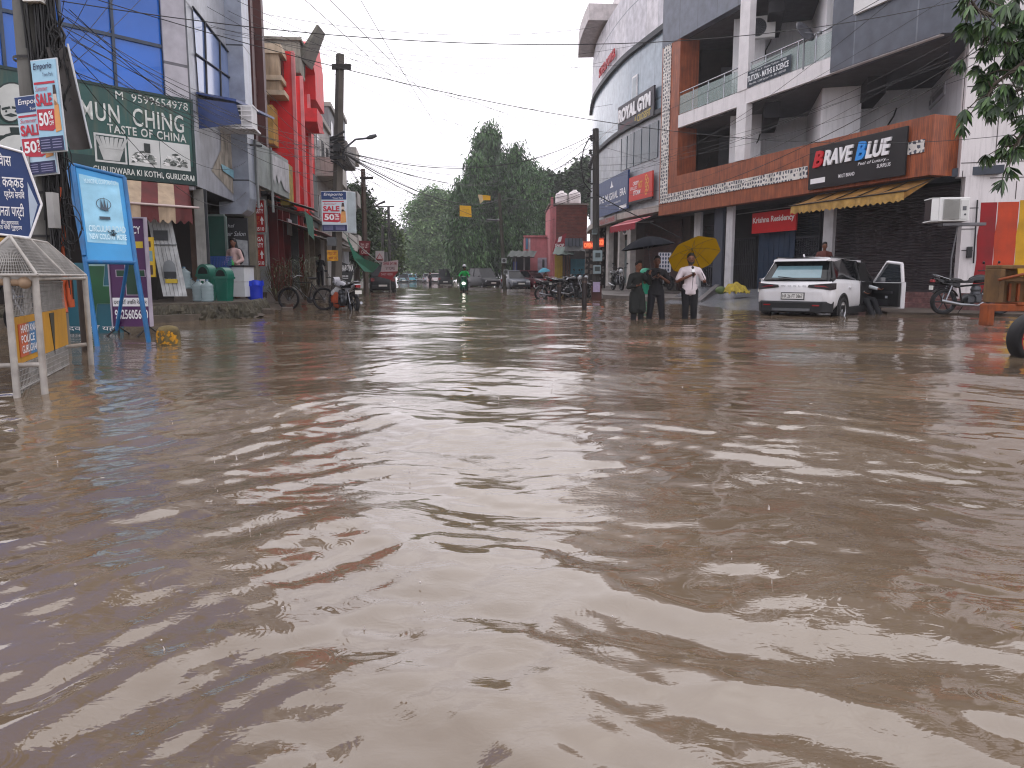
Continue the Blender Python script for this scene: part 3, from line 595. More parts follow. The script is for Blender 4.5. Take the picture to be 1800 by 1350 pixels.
# slabs and soffits
back = [rl((15.2, 28)), rl((12.6, 34)), rl((10.8, 40))]
m = MB(); m.box(sJ, LR, -.03, .12, zs0, zs1); m.build('white_slab_edge', bw, M('dedbdc', .6, .08, streak=.35))
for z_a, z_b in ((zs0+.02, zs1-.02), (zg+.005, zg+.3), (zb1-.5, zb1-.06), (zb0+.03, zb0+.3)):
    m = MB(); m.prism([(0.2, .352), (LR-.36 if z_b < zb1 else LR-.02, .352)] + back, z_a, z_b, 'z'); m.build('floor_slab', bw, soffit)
# saw-tooth back walls of the balconies
Q = [(12.42, 21.62), (14.3, 27.3), (12.0, 28.0), (11.8, 27.0), (10.6, 27.35), (11.9, 32.2), (12.0, 32.0), (10.16, 32.6), (9.9, 31.6), (8.75, 31.95), (10.0, 36.5), (8.1, 37.1)]
m = MB()
for i in range(len(Q)-1):
    a, b = Vector((*Q[i], 0)), Vector((*Q[i+1], 0))
    if (b-a).length < .3: continue
    n_ = Vector((-(b-a).y, (b-a).x, 0)).normalized()*-.15
    m.prism([rl(a), rl(b), rl(b+n_), rl(a+n_)], zb1-.4, zs0+.015, 'z'); m.prism([rl(a), rl(b), rl(b+n_), rl(a+n_)], zs1-.03, zg+.0, 'z')
m.build('back_wall', bw, M('e4e4e6', .75, .12, .8, streak=.25))
# dark door leaves in the recesses
for (px, py0, py1, D, w) in ((1255, 120, 165, 36.3, .9), (1252, 242, 292, 36.3, .8), (1497, 170, 236, 27.8, .25)):
    m = MB(); p0 = at(px, py0, D); p1 = at(px, py1, D); e = Vector((.955, -.297, 0))
    a = rl(p0); b = rl(Vector((p0.x, p0.y, 0)) + e*w); m.prism([a, b, (b[0], b[1]-.06), (a[0], a[1]-.06)], p1.z, p0.z, 'z'); m.build('door_leaf', bw, M('4c4d52', .5))
# dark ceiling beams
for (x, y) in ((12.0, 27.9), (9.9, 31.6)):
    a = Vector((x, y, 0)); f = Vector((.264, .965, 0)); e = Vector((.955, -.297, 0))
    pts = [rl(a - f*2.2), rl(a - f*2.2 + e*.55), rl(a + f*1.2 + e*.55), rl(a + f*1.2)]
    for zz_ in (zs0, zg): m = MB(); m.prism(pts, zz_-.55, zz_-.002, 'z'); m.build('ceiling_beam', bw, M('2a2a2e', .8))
m = MB(); m.box(sC0, sC1, -.06, .2, zb1, zs0); m.box(sC0, sC1, -.06, .2, zs1+.002, zg+4); m.build('white_column', bw, M('d9d7d8', .65, .1, streak=.1))
# right end: side window of the middle storey
f_ = Vector((.312, .950, 0)); a = Vector((12.42, 21.62, 0))
fr = Frame((14.3, 27.3), math.atan2(-.950, -.312)); 
sw0, sw1 = fr.s_(1620, 200, -.02), fr.s_(1660, 180, -.02)
zw0, zw1 = fr.z_(1620, 208, -.02), fr.z_(1660, 145, -.02)
m = MB()
def frl(s_, off=0): v = fr.w(s_, off); return rl(v)
m.prism([frl(sw0), frl(sw1), frl(sw1, -.05), frl(sw0, -.05)], zw0, zw1, 'z'); w_ = m.build('window', bw, M('c4c4c8', .5, .05))
m = MB()
for k in (0, 1):
    u0 = sw0 + (sw1-sw0)*(.06+.48*k); u1 = u0 + (sw1-sw0)*.4; m.prism([frl(u0, -.052), frl(u1, -.052), frl(u1, -.058), frl(u0, -.058)], zw0+.12, zw1-.12, 'z')
m.build('pane', w_, M('20242c', .08))
# railing of the upper balcony: stainless posts, handrail and glass
def railing(px0, px1, n, zt):
    a, b = RB.s_(px0, 150), RB.s_(px1, 120); th = MB(); gl = MB()
    for k in range(n+1): s = a + (b-a)*k/n; th.tube([(s, .02, zs1), (s, .02, zt)], .022, 6)
    th.tube([(a, .02, zt), (b, .02, zt)], .03, 8); r = th.build('railing', bw, M('a9adb2', .25, .05, metal=.9))
    for k in range(n): s = a + (b-a)*k/n; gl.box(s+.05, s+(b-a)/n-.05, .012, .022, zs1+.04, zt-.12)
    gl.build('glass', r, M('9fb4b0', .05, .05, alpha=.38))
railing(1194, 1303, 4, RB.z_(1194, 164)); railing(1318, 1464, 5, RB.z_(1194, 164))
# two loose cables hanging from the balcony walls
for (px, py, D) in ((1340, 235, 31.6), (1252, 275, 36), (1492, 190, 27.6), (1580, 190, 27.4), (1362, 60, 31.6)):
    m = MB(); p = at(px, py, D); q = rl(p); m.tube([(q[0], q[1]-.1, p.z), (q[0]-.05, q[1]-.14, p.z-.25), (q[0]-.25, q[1]-.2, p.z-.55), (q[0]-.3, q[1]-.2, p.z-.9)], .028, 6); m.build('loose_cable', bw, M('161616', .5))
# ground floor -------------------------------------------------
zG = .43; dk = M('141416', .8)
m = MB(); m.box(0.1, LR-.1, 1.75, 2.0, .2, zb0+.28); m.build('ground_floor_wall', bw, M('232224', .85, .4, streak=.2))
def column(px, wpx, d0=.35, name='white_column', c='c2c2c4', zt=None, py=450):
    a, b = RB.s_(px-wpx/2, py, d0), RB.s_(px+wpx/2, py, d0)
    q = MB(); q.box(a, b, d0, d0+.12, .1, zt or zb0+.028); return q.build(name, bw, M(c, .7, .15, streak=.3))
column(1280, 11); column(1453, 17, .75); column(1224, 11, .9); column(1261, 15, .4, 'grey_column', '3f444f')
# brave shutter
def shutter(px0, px1, d, z0, z1, c='474145', rib=.085, name='roller_shutter', py=470):
    a, b = RB.s_(px0, py, d), RB.s_(px1, py, d); q = MB(); n = int((z1-z0)/rib); vs = []; fs = []
    for k in range(n):
        z = z0 + k*rib
        for (dy, dz) in ((0, 0), (-.03, .22), (-.032, .62), (0, .85)): vs += [(a, d+dy, z+dz*rib), (b, d+dy, z+dz*rib)]
    for i in range(len(vs)//2-1): fs.append((2*i, 2*i+1, 2*i+3, 2*i+2))
    q.add(vs, fs); q.box(a, b, d+.005, d+.05, z0, z1); q.box(a-.06, a, d-.06, d+.05, z0, z1); q.box(b, b+.06, d-.06, d+.05, z0, z1)
    q.box(a, b, d-.05, d-.002, z0-.02, z0+.09)
    return q.build(name, bw, M(c, .45, .3, 2, streak=.5, dirt='5a5450', metal=.3))
zsh = RB.z_(1560, 511, 1.3)
shutter(1462, 1690, 1.3, zsh, zb0-.15)
column(1702, 30, 1.25, 'white_column', 'c9cbd0', py=450)
shutter(1395, 1438, 1.5, zG, zb0-.5, '2a2e36')
shutter(1236, 1256, 1.5, zG, zb0-.5, '3a3a3f')
# blue grey gate under the red sign and grille gates
def gate(px0, px1, d, z0, z1, n, c, panel=False, py=470):
    a, b = RB.s_(px0, py, d), RB.s_(px1, py, d); q = MB()
    q.box(a, b, d-.03, d, z1-.06, z1); q.box(a, b, d-.03, d, z0, z0+.06); q.box(a, b, d-.03, d, (z0+z1)/2-.04, (z0+z1)/2)
    for k in range(n+1): s = a + (b-a)*k/n; q.tube([(s, d-.015, z0), (s, d-.015, z1)], .014, 5)
    if panel: q.box(a, b, d, d+.02, z0, z1)
    return q.build('metal_gate', bw, M(c, .45, .3, 2, metal=.2))
gate(1333, 1395, 1.2, zG, RB.z_(1360, 405, 1.2), 7, '2c3d52', True)
gate(1288, 1326, 1.3, zG, RB.z_(1310, 418, 1.3), 12, '2a2b30'); gate(1396, 1438, 1.25, zG, RB.z_(1420, 415, 1.25), 10, '3a3c42'); gate(1236, 1257, 1.35, zG, zb0-1.3, 6, '55565c')
# granite steps in front of the big shutter
for k in range(4):
    m = MB(); a, b = RB.s_(1500, 520, .7-.3*k), RB.s_(1760, 520, .7-.3*k); z1 = zsh-.01-.15*k
    m.box(a, b, .95-.32*k, 1.29, -.3, z1) if k == 0 else m.box(a, b, .95-.32*k, .95-.32*(k-1)-.002, -.3, z1)
    m.build('granite_step', bw, M('775856', .35, .5, 9))
# grey canopy slab over the right corner
m = MB(); ca = RB.w(LR-.36+.01, 1.02); 
m.prism([rl((11.9, 21.9)), rl((13.05, 20.95)), rl((13.25, 22.6)), rl((12.2, 23.4))], zb0-.02, zb0+.2, 'z')
m.build('canopy_slab', bw, M('3e454f', .6))

# ---- signs on the building
bb = thing('shop_sign', 'black shop sign with white, red and blue BRAVE BLUE letters on the wood clad band', 'shop sign', RB.w(0, -.06), RB.ang)
F6 = Frame(RB.w(0, -.12), RB.ang)
x0, x1 = F6.s_(1422, 290), F6.s_(1592, 270); z0, z1 = F6.z_(1422, 334), F6.z_(1592, 228)
z1 = F6.z_(1422, 261)
m = MB(); m.box(x0, x1, -.06, 0, z0, z1); m.build('board', bb, M('0e0f12', .45, .2), bevel=.01)
W, H = x1-x0, z1-z0; LT = M('e6e6e8', .5, .03)
m = MB(); Z = lambda f: z0+H*f; X = lambda f: x0+W*f
def bl(q, s, f0, f1, g0, g1, **k): q.text(s, X(f0), X(f1), Z(g0), Z(g1), -.06, **k)
m.mat(LT); bl(m, 'RAVE', .18, .5, .50, .86, bold=.035, shear=.25, depth=.05); bl(m, 'LUE', .63, .87, .48, .84, bold=.035, shear=.25, depth=.05)
bl(m, 'Feel of Luxury...', .55, .85, .35, .44, bold=.01, shear=.2); bl(m, 'MULTI BRAND', .35, .52, .17, .25, bold=.015); bl(m, 'SURPLUS', .74, .87, .24, .32, bold=.015, shear=.1)
m.box(X(.03), X(.2), -.066, -.061, Z(.13), Z(.25))
m.mat(M('c01c26', .5, .03)); bl(m, 'B', .06, .175, .50, .88, bold=.04, shear=.25, depth=.06)
m.mat(M('2f8fe0', .5, .03)); bl(m, 'B', .53, .63, .48, .88, bold=.04, shear=.25, depth=.06)
m.mat(M('26262a', .5, .03)); bl(m, 'OPEN NOW', .05, .18, .16, .22); m.build('lettering', bb)
# yellow awning
aw = thing('shop_awning', 'weathered yellow striped shop awning with scalloped hem above the large shutter', 'awning', RB.w(0), RB.ang)
xa, xb = RB.s_(1424, 350), RB.s_(1628, 330); zt = zb0-.05
m = MB(); gold = M('8a6224', .8, .5, 5, streak=.5, dirt='4a3416'); gold2 = M('b08c4c', .8, .35, 5, streak=.4, dirt='6a4a1e')
def sag(u, v): return (xa+(xb-xa)*u, .3-1.05*v, zt-.38*v-.05*math.sin(math.pi*v)+.02*math.sin(u*40)*v)
m.mat(gold).grid(sag, 40, 5)
m.mat(gold2).grid(lambda u, v: (xa+(xb-xa)*u, -.75-.03*math.sin(u*60)*v, zt-.38-v*(.27+.03*math.cos(u*130))), 150, 3)
m.mat(gold).add([(xa, .3, zt), (xa, -.75, zt-.38), (xa, -.75, zt-.6), (xb, .3, zt), (xb, -.75, zt-.38), (xb, -.75, zt-.6)], [(0, 1, 2), (3, 5, 4)])
m.build('canopy', aw)
m = MB()
for k in range(6): u = k/5; m.tube([(xa+(xb-xa)*u, .28, zt-.02), (xa+(xb-xa)*u, -.74, zt-.4)], .02, 6)
m.tube([(xa-.1, -.76, zt-.39), (xb+.1, -.76, zt-.39)], .022, 6); m.build('frame', aw, M('3b3228', .5, metal=.5))
# residency sign
kr = thing('residency_sign', 'red sign reading Krishna Residency hung above the blue grey gate', 'sign', RB.w(0, .9), RB.ang)
F7 = Frame(RB.w(0, .9), RB.ang); x0, x1 = F7.s_(1322, 390), F7.s_(1399, 390); z0, z1 = F7.z_(1322, 411), F7.z_(1399, 366)
m = MB(); m.box(x0, x1, 0, .07, z0, z1); m.build('board', kr, M('c11c1e', .5, .08))
m = MB(); m.text('Krishna Residency', x0+.06, x1-.08, z0+(z1-z0)*.42, z0+(z1-z0)*.78, 0, bold=.03, depth=.006); m.build('lettering', kr, M('e4dcd8', .5, .03))
m = MB(); m.tube([(x0-1, -.02, z1+.05), (x1+1.8, -.02, z1+.08)], .02, 6); m.build('support_rod', kr, M('8a8a8a', .4, metal=.6))
# tuition banner
tb = thing('tuition_banner', 'dark blue banner TUITION - MATHS & SCIENCE tied to the glass balcony railing', 'banner', RB.w(0, -.02), RB.ang)
x0, x1 = RB.s_(1316, 130), RB.s_(1393, 110); z0, z1 = zs1+.02, RB.z_(1393, 95)
m = MB(); m.grid(lambda u, v: (x0+(x1-x0)*u, -.04+.02*math.sin(u*9)*v, z0+(z1-z0)*v), 16, 4); m.build('cloth', tb, M('1c2b38', .6, .2))
m = MB(); h = z1-z0; m.text('TUITION - MATHS & SCIENCE', x0+.08, x1-.08, z0+h*.32, z0+h*.68, -.07, bold=.02)
m.text('Class VI to X - Home Tuition - CBSE', x0+.2, x1-.2, z0+h*.78, z0+h*.9, -.07); m.text('Plot No. 1234 Sector 14 - 9811xxxxxx'.replace('x', '5'), x0+.2, x1-.2, z0+h*.1, z0+h*.22, -.07)
m.build('lettering', tb, M('dfe3e6', .5, .03))
# wall air conditioner outdoor unit on balcony
def fan_unit(name, label, loc, rz, w=.85, h=.62, d=.3, parent=None):
    t = thing(name, label, 'air conditioner', loc, rz)
    m = MB(); m.box(-w/2, w/2, -d/2, d/2, 0, h); m.build('casing', t, M('d8d8d6', .5, .06), bevel=.02)
    m = MB(); c = (-w*.12, -d/2-.012, h/2)
    m.lathe([(h*.40, 0), (h*.42, .01)], 24, c, 'y')
    for k in range(7): m.lathe([(h*.06*(k+.4), -.002), (h*.06*(k+.4)+.008, -.002)], 24, c, 'y')
    for k in range(8): a = k*math.pi/8; m.tube([(c[0]-h*.4*math.cos(a), c[1], c[2]-h*.4*math.sin(a)), (c[0]+h*.4*math.cos(a), c[1], c[2]+h*.4*math.sin(a))], .004, 4)
    m.build('fan_grille', t, M('5b5f66', .5)); m = MB(); m.lathe([(0, 0), (h*.41, 0)], 24, (c[0], -d/2-.004, h/2), 'y'); m.build('fan_opening', t, M('30343a', .6))
    m = MB(); m.box(w*.3, w*.42, -d/2-.006, -d/2-.001, h*.78, h*.92); m.build('energy_label', t, M('2f7fb8', .5))
    return t
p = at(1330, 75, 31.2); fan_unit('outdoor_fan_unit', 'white split air conditioner outdoor unit with round grille on the upper balcony wall', (p.x, p.y-.45, p.z), R(-17), 1.05, .8)
# satellite dish
p = at(1415, 58, 25.6)
t = thing('satellite_dish', 'round grey satellite dish on a bracket behind the balcony railing', 'satellite dish', (p.x, p.y, p.z-.9), R(30))
m = MB(); m.T = Matrix.Translation((0, 0, .95)) @ Matrix.Rotation(R(60), 4, 'X'); m.lathe([(0, -.06), (.12, -.055), (.25, -.035), (.38, 0), (.385, .005), (.25, -.03), (.12, -.05), (0, -.055)], 28); m.build('reflector', t, M('4b4c52', .5, .1))
m = MB(); m.tube([(0, 0, -.2), (0, .02, .85)], .03); m.tube([(0, 0, .9), (0, -.55, .75)], .012); m.box(-.04, .04, -.62, -.54, .72, .8); m.build('mount', t, M('77797d', .4, metal=.6))
# balcony plants
def leaf_plant(name, label, loc, n, r, h, c, seed, cat='plant', leaf=(.16, .05), pot=None, group=None):
    rng = random.Random(seed); t = thing(name, label, cat, loc, 0, group); m = MB(); st = MB()
    for i in range(n):
        a = rng.uniform(0, 6.28); rr = r*rng.random()**.5; z = h*rng.uniform(.25, 1); x, y = rr*math.cos(a), rr*math.sin(a)
        L = leaf[0]*rng.uniform(.6, 1.3); w = leaf[1]*rng.uniform(.7, 1.3); el = rng.uniform(-.6, .9); d = Vector((math.cos(a)*math.cos(el), math.sin(a)*math.cos(el), math.sin(el)))
        b = Vector((x, y, z)); sd = d.cross(Vector((rng.uniform(-.3, .3), rng.uniform(-.3, .3), 1))).normalized()*w/2
        m.add([b, b+d*L*.45+sd, b+d*L+Vector((0, 0, -L*.25)), b+d*L*.45-sd], [(0, 1, 2, 3)])
        if i % 6 == 0: st.tube([(x*.1, y*.1, 0), (x*.6, y*.6, z*.6), (x, y, z)], .008, 4)
    m.build('foliage', t, M(c, .55, .5, 2)); st.build('stem', t, M('4a3b28', .8))
    if pot:
        q = MB(); q.lathe([(0, -pot), (.1, -pot), (.15, 0), (.16, .0), (.13, -.02), (0, -.02)], 14); q.build('pot', t, M('6a3a28', .7))
    return t
for i, (px, py, D, n) in enumerate(((1262, 168, 34, 150), (1246, 176, 35, 130), (1292, 155, 31.5, 90))):
    p = at(px, py, D); leaf_plant('potted_plant', ['bushy potted plant in the middle of the glass fronted balcony', 'leafy potted plant at the far end of the glass fronted balcony', 'small potted plant beside the white balcony column'][i], (p.x, p.y, zs1), n, .45, max(.7, p.z-zs1+.5), '27402a', i, pot=None)
# window AC unit, right
p = at(1676, 389, 19.9); t = thing('window_air_conditioner', 'white boxy window air conditioner mounted beside the large dark shutter', 'air conditioner', (p.x, p.y, p.z), R(-10))
w, h, d = .72, .60, .62
m = MB(); m.box(-w/2, w/2, 0, d, 0, h); m.build('casing', t, M('d9dad8', .45, .05), bevel=.02)
m = MB(); m.box(-w*.36, w*.16, -.03, -.002, .05, h-.05)
for k in range(20): z = .06+k*(h-.12)/20; m.grid(lambda u, v: (-w*.35+w*.5*u, -.035-.006*v, z+.012*v+.02*math.sin(u*6.3+.5)), 10, 1)
m.build('front_grille', t, M('9b9c98', .5, .1)); m = MB(); m.box(w*.2, w*.44, -.02, -.002, .06, h-.08); m.build('control_panel', t, M('c9cac7', .4, .05))
m = MB(); m.box(w*.26, w*.38, -.026, -.021, h*.45, h*.62); m.lathe([(0, -.03), (.025, -.03), (.025, -.02)], 12, (w*.35, 0, h*.28), 'y'); m.build('dial', t, M('55585c', .4))
m = MB(); m.box(-w/2-.16, -w/2-.003, .05, d*.9, .05, h-.03); m.build('side_louvre', t, M('2a1c1e', .6)); m = MB(); m.box(-w/2-.17, -w/2-.002, .02, .05, .0, h); m.box(-w/2-.17, -w/2-.002, .02, d, h-.028, h); m.box(-w/2-.17, -w/2-.002, .02, d, 0, .03); m.build('side_frame', t, M('d9dad8', .45, .05))
m = MB(); m.box(-.2, w/2+.45, .1, .5, -.1, -.03); m.tube([(w*.3, .3, -.1), (w*.2, .35, -.9), (w*.24, .4, -1.5)], .02); m.build('bracket', t, M('6d6d70', .5, metal=.5))

# ---- white painted wall with the rainbow stripes
pw0 = at(1687, 300, 21.5); wl = Frame((pw0.x, pw0.y), R(-15.3))
ww = thing('white_wall', 'tall grimy white painted block wall with a red, orange and yellow mural at its foot', 'wall', wl.w(0), wl.ang)
m = MB(); m.box(0, 14, 0, .4, zb0-.05, 14); m.box(wl.s_(1687, 400)+.05, 14, 0.0, .4, -.3, zb0-.052)
m.build('masonry', ww, M('d8d4d4', .8, .12, .7, streak=.42, dirt='55504c', bump=.004))
m = MB()
for (py, px0, px1) in ((285, 1650, 2100), (313, 1740, 2100), (187, 1700, 2100), (150, 1700, 1800), (100, 1700, 1860), (43, 1690, 2000), (365, 1690, 1720), (402, 1690, 1716), (440, 1690, 1710)):
    z = wl.z_(1740, py); m.box(max(.02, wl.s_(px0, py)), wl.s_(px1, py), -.006, .0, z-.012, z+.012)
for (px, a, b) in ((1752, 205, 290), (1696, 66, 205), (1690, 300, 360), (1786, 318, 350), (1742, 43, 100)):
    m.box(wl.s_(px, (a+b)/2)-.01, wl.s_(px, (a+b)/2)+.01, -.0065, 0, wl.z_(px, b), wl.z_(px, a))
m.build('block_joints', ww, M('4a4544', .8)); 
zr = wl.z_(1728, 356)
for px0, px1, c in ((1716, 1746, '8c1218'), (1746, 1784, 'b8401c'), (1784, 1860, 'c99a14'), (1860, 1935, '2c6a3a')):
    m = MB(); a, b = wl.s_(px0, 440), wl.s_(px1, 440); dz = .04 if px0 > 1780 else 0
    m.prism([(a, -.3), (b, -.3), (b, zr+dz), (a+.02, zr+dz), (a+.03, zr-.5), (a-.01, zr-.9), (a+.02, 1.4), (a-.02, .8)], -.008, -.002, 'y'); m.build('painted_stripe', ww, M(c, .7, .3, 2, streak=.2))
m = MB(); m.tube([(wl.s_(1708, 420)+.05, -.05, 3.0), (wl.s_(1706, 470)+.05, -.05, 1.3)], .02, 6); m.box(wl.s_(1698, 448), wl.s_(1706, 448), -.14, 0, 1.45, 1.75); m.build('meter_box', ww, M('202022', .6))
# ================================================================ the curved white building with the gym
CP_ = [(7.05, 35.75), (6.4, 38.6), (5.85, 41.3), (5.45, 45), (5.22, 50), (5.5, 55)]
def spline(P, n):
    out = []; P = [Vector((*p, 0)) for p in P]; m_ = len(P)
    for i in range(m_-1):
        p0, p1, p2, p3 = P[max(i-1, 0)], P[i], P[i+1], P[min(i+2, m_-1)]
        for k in range(n):
            t = k/n; out.append(.5*((2*p1)+(p2-p0)*t+(2*p0-5*p1+4*p2-p3)*t*t+(-p0+3*p1-3*p2+p3)*t**3))
    out.append(P[-1]); return out
CV = spline(CP_, 6); CV = CV[::-1]          # from far to near so that x runs towards the camera
def cfind(px, py, off=0.0):
    """point of the curved wall seen through a pixel: arc length, height"""
    d = ray(px, py); k = d.x/d.y; acc = 0
    for a, b in zip(CV[:-1], CV[1:]):
        L = (b-a).length; fa = a.x-k*a.y; fb = b.x-k*b.y
        if fa*fb <= 0: 
            t = fa/(fa-fb); p = a+(b-a)*t; best = (acc+L*t, CAM_H+d.z*p.y/d.y)
            last = best
        acc += L
    try: return last
    except UnboundLocalError: return (0 if k < CV[0].x/CV[0].y else acc, CAM_H+d.z/d.y*45)
def cp_(s, off=0.0):
    acc = 0
    for a, b in zip(CV[:-1], CV[1:]):
        L = (b-a).length
        if s <= acc+L or b is CV[-1]:
            d = (b-a)/L; p = a+d*(s-acc); n_ = Vector((-d.y, d.x, 0)); return p+n_*off
        acc += L
CL = sum((b-a).length for a, b in zip(CV[:-1], CV[1:]))
cb = thing('curved_white_building', 'curved white clad building with blue glass bands beyond the wooden facade', 'building', (CV[-1].x, CV[-1].y, 0))
def cband(m, s0, s1, z0, z1, o0=0.0, th=.15):
    n = max(2, int((s1-s0)/.7)); O = Vector((CV[-1].x, CV[-1].y, 0))
    P = [cp_(s0+(s1-s0)*i/n, o0)-O for i in range(n+1)]; Q_ = [cp_(s0+(s1-s0)*i/n, o0+th)-O for i in range(n+1)]
    vs = []
    for a, b in zip(P, Q_): vs += [(a.x, a.y, z0), (a.x, a.y, z1), (b.x, b.y, z1), (b.x, b.y, z0)]
    fs = []
    for i in range(n):
        for k in range(4): fs.append((4*i+k, 4*(i+1)+k, 4*(i+1)+(k+1) % 4, 4*i+(k+1) % 4))
    fs += [(3, 2, 1, 0), (4*n, 4*n+1, 4*n+2, 4*n+3)]; m.add(vs, fs)
zA = cfind(1160, 60)[1]; zB = cfind(1156, 203)[1]; zC = cfind(1120, 372)[1]; zTop = zA+3.3
gp = lambda c, r=.35: M_pattern('panel', c, '8f959c', (.9, .35), r, .004)
m = MB(); cband(m, 0, CL, zA+.25, zTop); m.build('white_cladding', cb, gp('d3d1d6', .5))
m = MB(); cband(m, 0, CL, zB+.2, zA); m.build('glass_wall', cb, M_pattern('panel', '93a4b0', '6c7880', (.75, .22), .18, .003))
m = MB(); cband(m, 0, CL, zC+.05, zB); m.build('lower_wall', cb, gp('a9adb2', .4))
s_a, s_b = cfind(1093, 270)[0], cfind(1157, 260)[0]
m = MB(); cband(m, s_a, s_b, cfind(1120, 290)[1], zB-.25, -.03, .04); w_ = m.build('window', cb, M('2c3a44', .12, .3, 1))
m = MB()
for k in range(6): s = s_a+(s_b-s_a)*k/5; cband(m, s-.02, s+.02, cfind(1120, 290)[1], zB-.25, -.05, .02)
m.build('mullion', w_, M('5e6a72', .4))
sw = cfind(1117, 140)[0]; m = MB(); cband(m, sw-.35, sw+.35, cfind(1117, 175)[1], cfind(1117, 133)[1], -.05, .06); w_ = m.build('window', cb, M('e2e2e4', .5)); m = MB(); cband(m, sw-.27, sw+.27, cfind(1117, 175)[1]+.1, cfind(1117, 133)[1]-.1, -.06, .02); m.build('pane', w_, M('8b979e', .2))
m = MB(); cband(m, 0, CL, zA, zA+.25, -.18, .35); cband(m, 0, CL, zB, zB+.2, -.18, .35); m.build('dark_ledge', cb, M('34373c', .6))
m = MB(); cband(m, 0, CL, zC-.25, zC+.05, -.25, .5); m.build('stone_ledge', cb, M('a9a29c', .7, streak=.3))
m = MB(); cband(m, 0, CL, .1, zC-.25, 1.2, .2); m.build('ground_floor_wall', cb, M('42362f', .85, .4))
O = Vector((CV[-1].x, CV[-1].y, 0)); cc_ = [cp_(CL*k/14, .52+.93*min(1, k/6))-O for k in range(15)]; m = MB(); m.prism([(p.x, p.y) for p in cc_]+[(8, 1), (8, cc_[0].y+.5), (cc_[0].x, cc_[0].y+.5)], .08, zTop-.12, 'z'); m.build('inner_core', cb, M('3a3532', .85, .4, streak=.3))
m = MB(); poly = [(p-O) for p in CV[::3]]
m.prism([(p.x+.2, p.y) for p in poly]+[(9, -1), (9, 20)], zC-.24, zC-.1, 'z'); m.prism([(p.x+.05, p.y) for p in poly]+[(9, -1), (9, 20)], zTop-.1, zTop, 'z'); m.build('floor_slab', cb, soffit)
m = MB(); cband(m, 0, CL*.28, .1, zC-.252, -.02, .5); cband(m, CL*.30, CL*.34, .1, zC-.252, .2, .3); m.build('rough_stone_pier', cb, M_pattern('lattice', '2b2724', '77706a', (4, 4), .85, .02))
for f0, f1 in ((.43, .47), (.60, .62), (.70, .73)):
    m = MB(); cband(m, CL*f0, CL*f1, .1, zC-.252, .3, .3); m.build('white_column', cb, M('b9b6b2', .7, streak=.3))
m = MB(); cband(m, CL*.49, CL*.58, .4, 3.0, 1.1, .08); m.build('shop_window', cb, M('7d8a8c', .2, .3))
m = MB(); cband(m, CL*.74, CL*.97, .3, 3.6, 1.0, .1); m.build('dark_brick_wall', cb, M_pattern('brick', '4a2c28', '2a201e', (4, 4), .9, .01))
# roof: set back rooms and a projecting white canopy
m = MB(); sR = cfind(1100, 40)[0]
m.box(-.8, 6, .5, 16, zTop, zTop+2.5); m.build('roof_room', cb, M('d6cfd0', .7, streak=.2))
m = MB(); q0, q1 = cfind(1068, 100)[0], cfind(1120, 100)[0]; cband(m, 1.2, CL*.45, zTop+.2, zTop+1.1, -1.0, 1.8); m.build('roof_balcony', cb, M('c9c4c4', .7, streak=.3))
# signs on the curve: flat boards set on their own chord
def curve_sign(name, label, cat, px0, px1, pyt, pyb, off, group=None):
    a, b = cfind(px0, (pyt+pyb)/2)[0], cfind(px1, (pyt+pyb)/2)[0]; p, q = cp_(a, -off), cp_(b, -off); d = q-p
    z1, z0 = cfind(px1, pyt)[1], cfind(px1, pyb)[1]
    t = thing(name, label, cat, (p.x, p.y, z0), math.atan2(d.y, d.x), group); return t, d.length, z1-z0
t, W, H = curve_sign('gym_sign', 'dark sign with white ROYAL GYM letters on the curved building', 'shop sign', 1094, 1157, 150, 202, .22)
m = MB(); m.box(0, W, 0, .08, 0, H); m.build('board', t, M('2b2730', .5))
m = MB(); m.mat(LT).text('ROYAL GYM', W*.04, W*.93, H*.36, H*.86, 0, bold=.04, depth=.05); m.mat(M('b8a03a', .5)).text('& CROSSFIT', W*.5, W*.93, H*.06, H*.3, 0, bold=.02); m.mat(M('7c2630', .5)).text('UNISEX FITNESS', W*.06, W*.45, H*.1, H*.24, 0); m.build('lettering', t)
t, W, H = curve_sign('restaurant_sign', 'large blue sign reading THE MUGHAL ERA low on the curved building', 'shop sign', 1060, 1113, 298, 366, .3)
m = MB(); m.box(0, W, 0, .1, 0, H); m.build('board', t, M('1d3768', .45, .1))
m = MB(); m.mat(LT).text('THE  MUGHAL  ERA', W*.04, W*.95, H*.38, H*.58, 0, bold=.02); m.text('multi cuisine restaurant', W*.3, W*.8, H*.24, H*.3, 0); m.box(W*.76, W*.97, -.004, 0, H*.04, H*.13)
c_ = (W*.5, H*.78); m.prism([(c_[0]-.34, c_[1]-.12), (c_[0]+.34, c_[1]-.12), (c_[0]+.34, c_[1]-.05), (c_[0]+.18, c_[1]-.03), (c_[0]+.1, c_[1]+.12), (c_[0], c_[1]+.24), (c_[0]-.1, c_[1]+.12), (c_[0]-.18, c_[1]-.03), (c_[0]-.34, c_[1]-.05)], -.004, 0, 'y'); m.build('lettering', t)
t, W, H = curve_sign('poster_board', 'red poster board reading STORM beside the blue restaurant sign', 'shop sign', 1115, 1156, 300, 349, .28)
m = MB(); m.box(0, W, 0, .08, H*.08, H); m.build('board', t, M('c8382c', .5, .1)); m = MB(); m.box(0, W, 0, .1, 0, H*.075); m.build('base_strip', t, M('1a1a1c', .5))
m = MB(); m.mat(LT).text('STORM', W*.2, W*.52, H*.28, H*.46, 0, bold=.03, shear=.2); m.text('CRISPY', W*.18, W*.44, H*.66, H*.8, 0, bold=.02, shear=.2); m.text('GRILLED', W*.06, W*.36, H*.5, H*.62, 0, shear=.2)
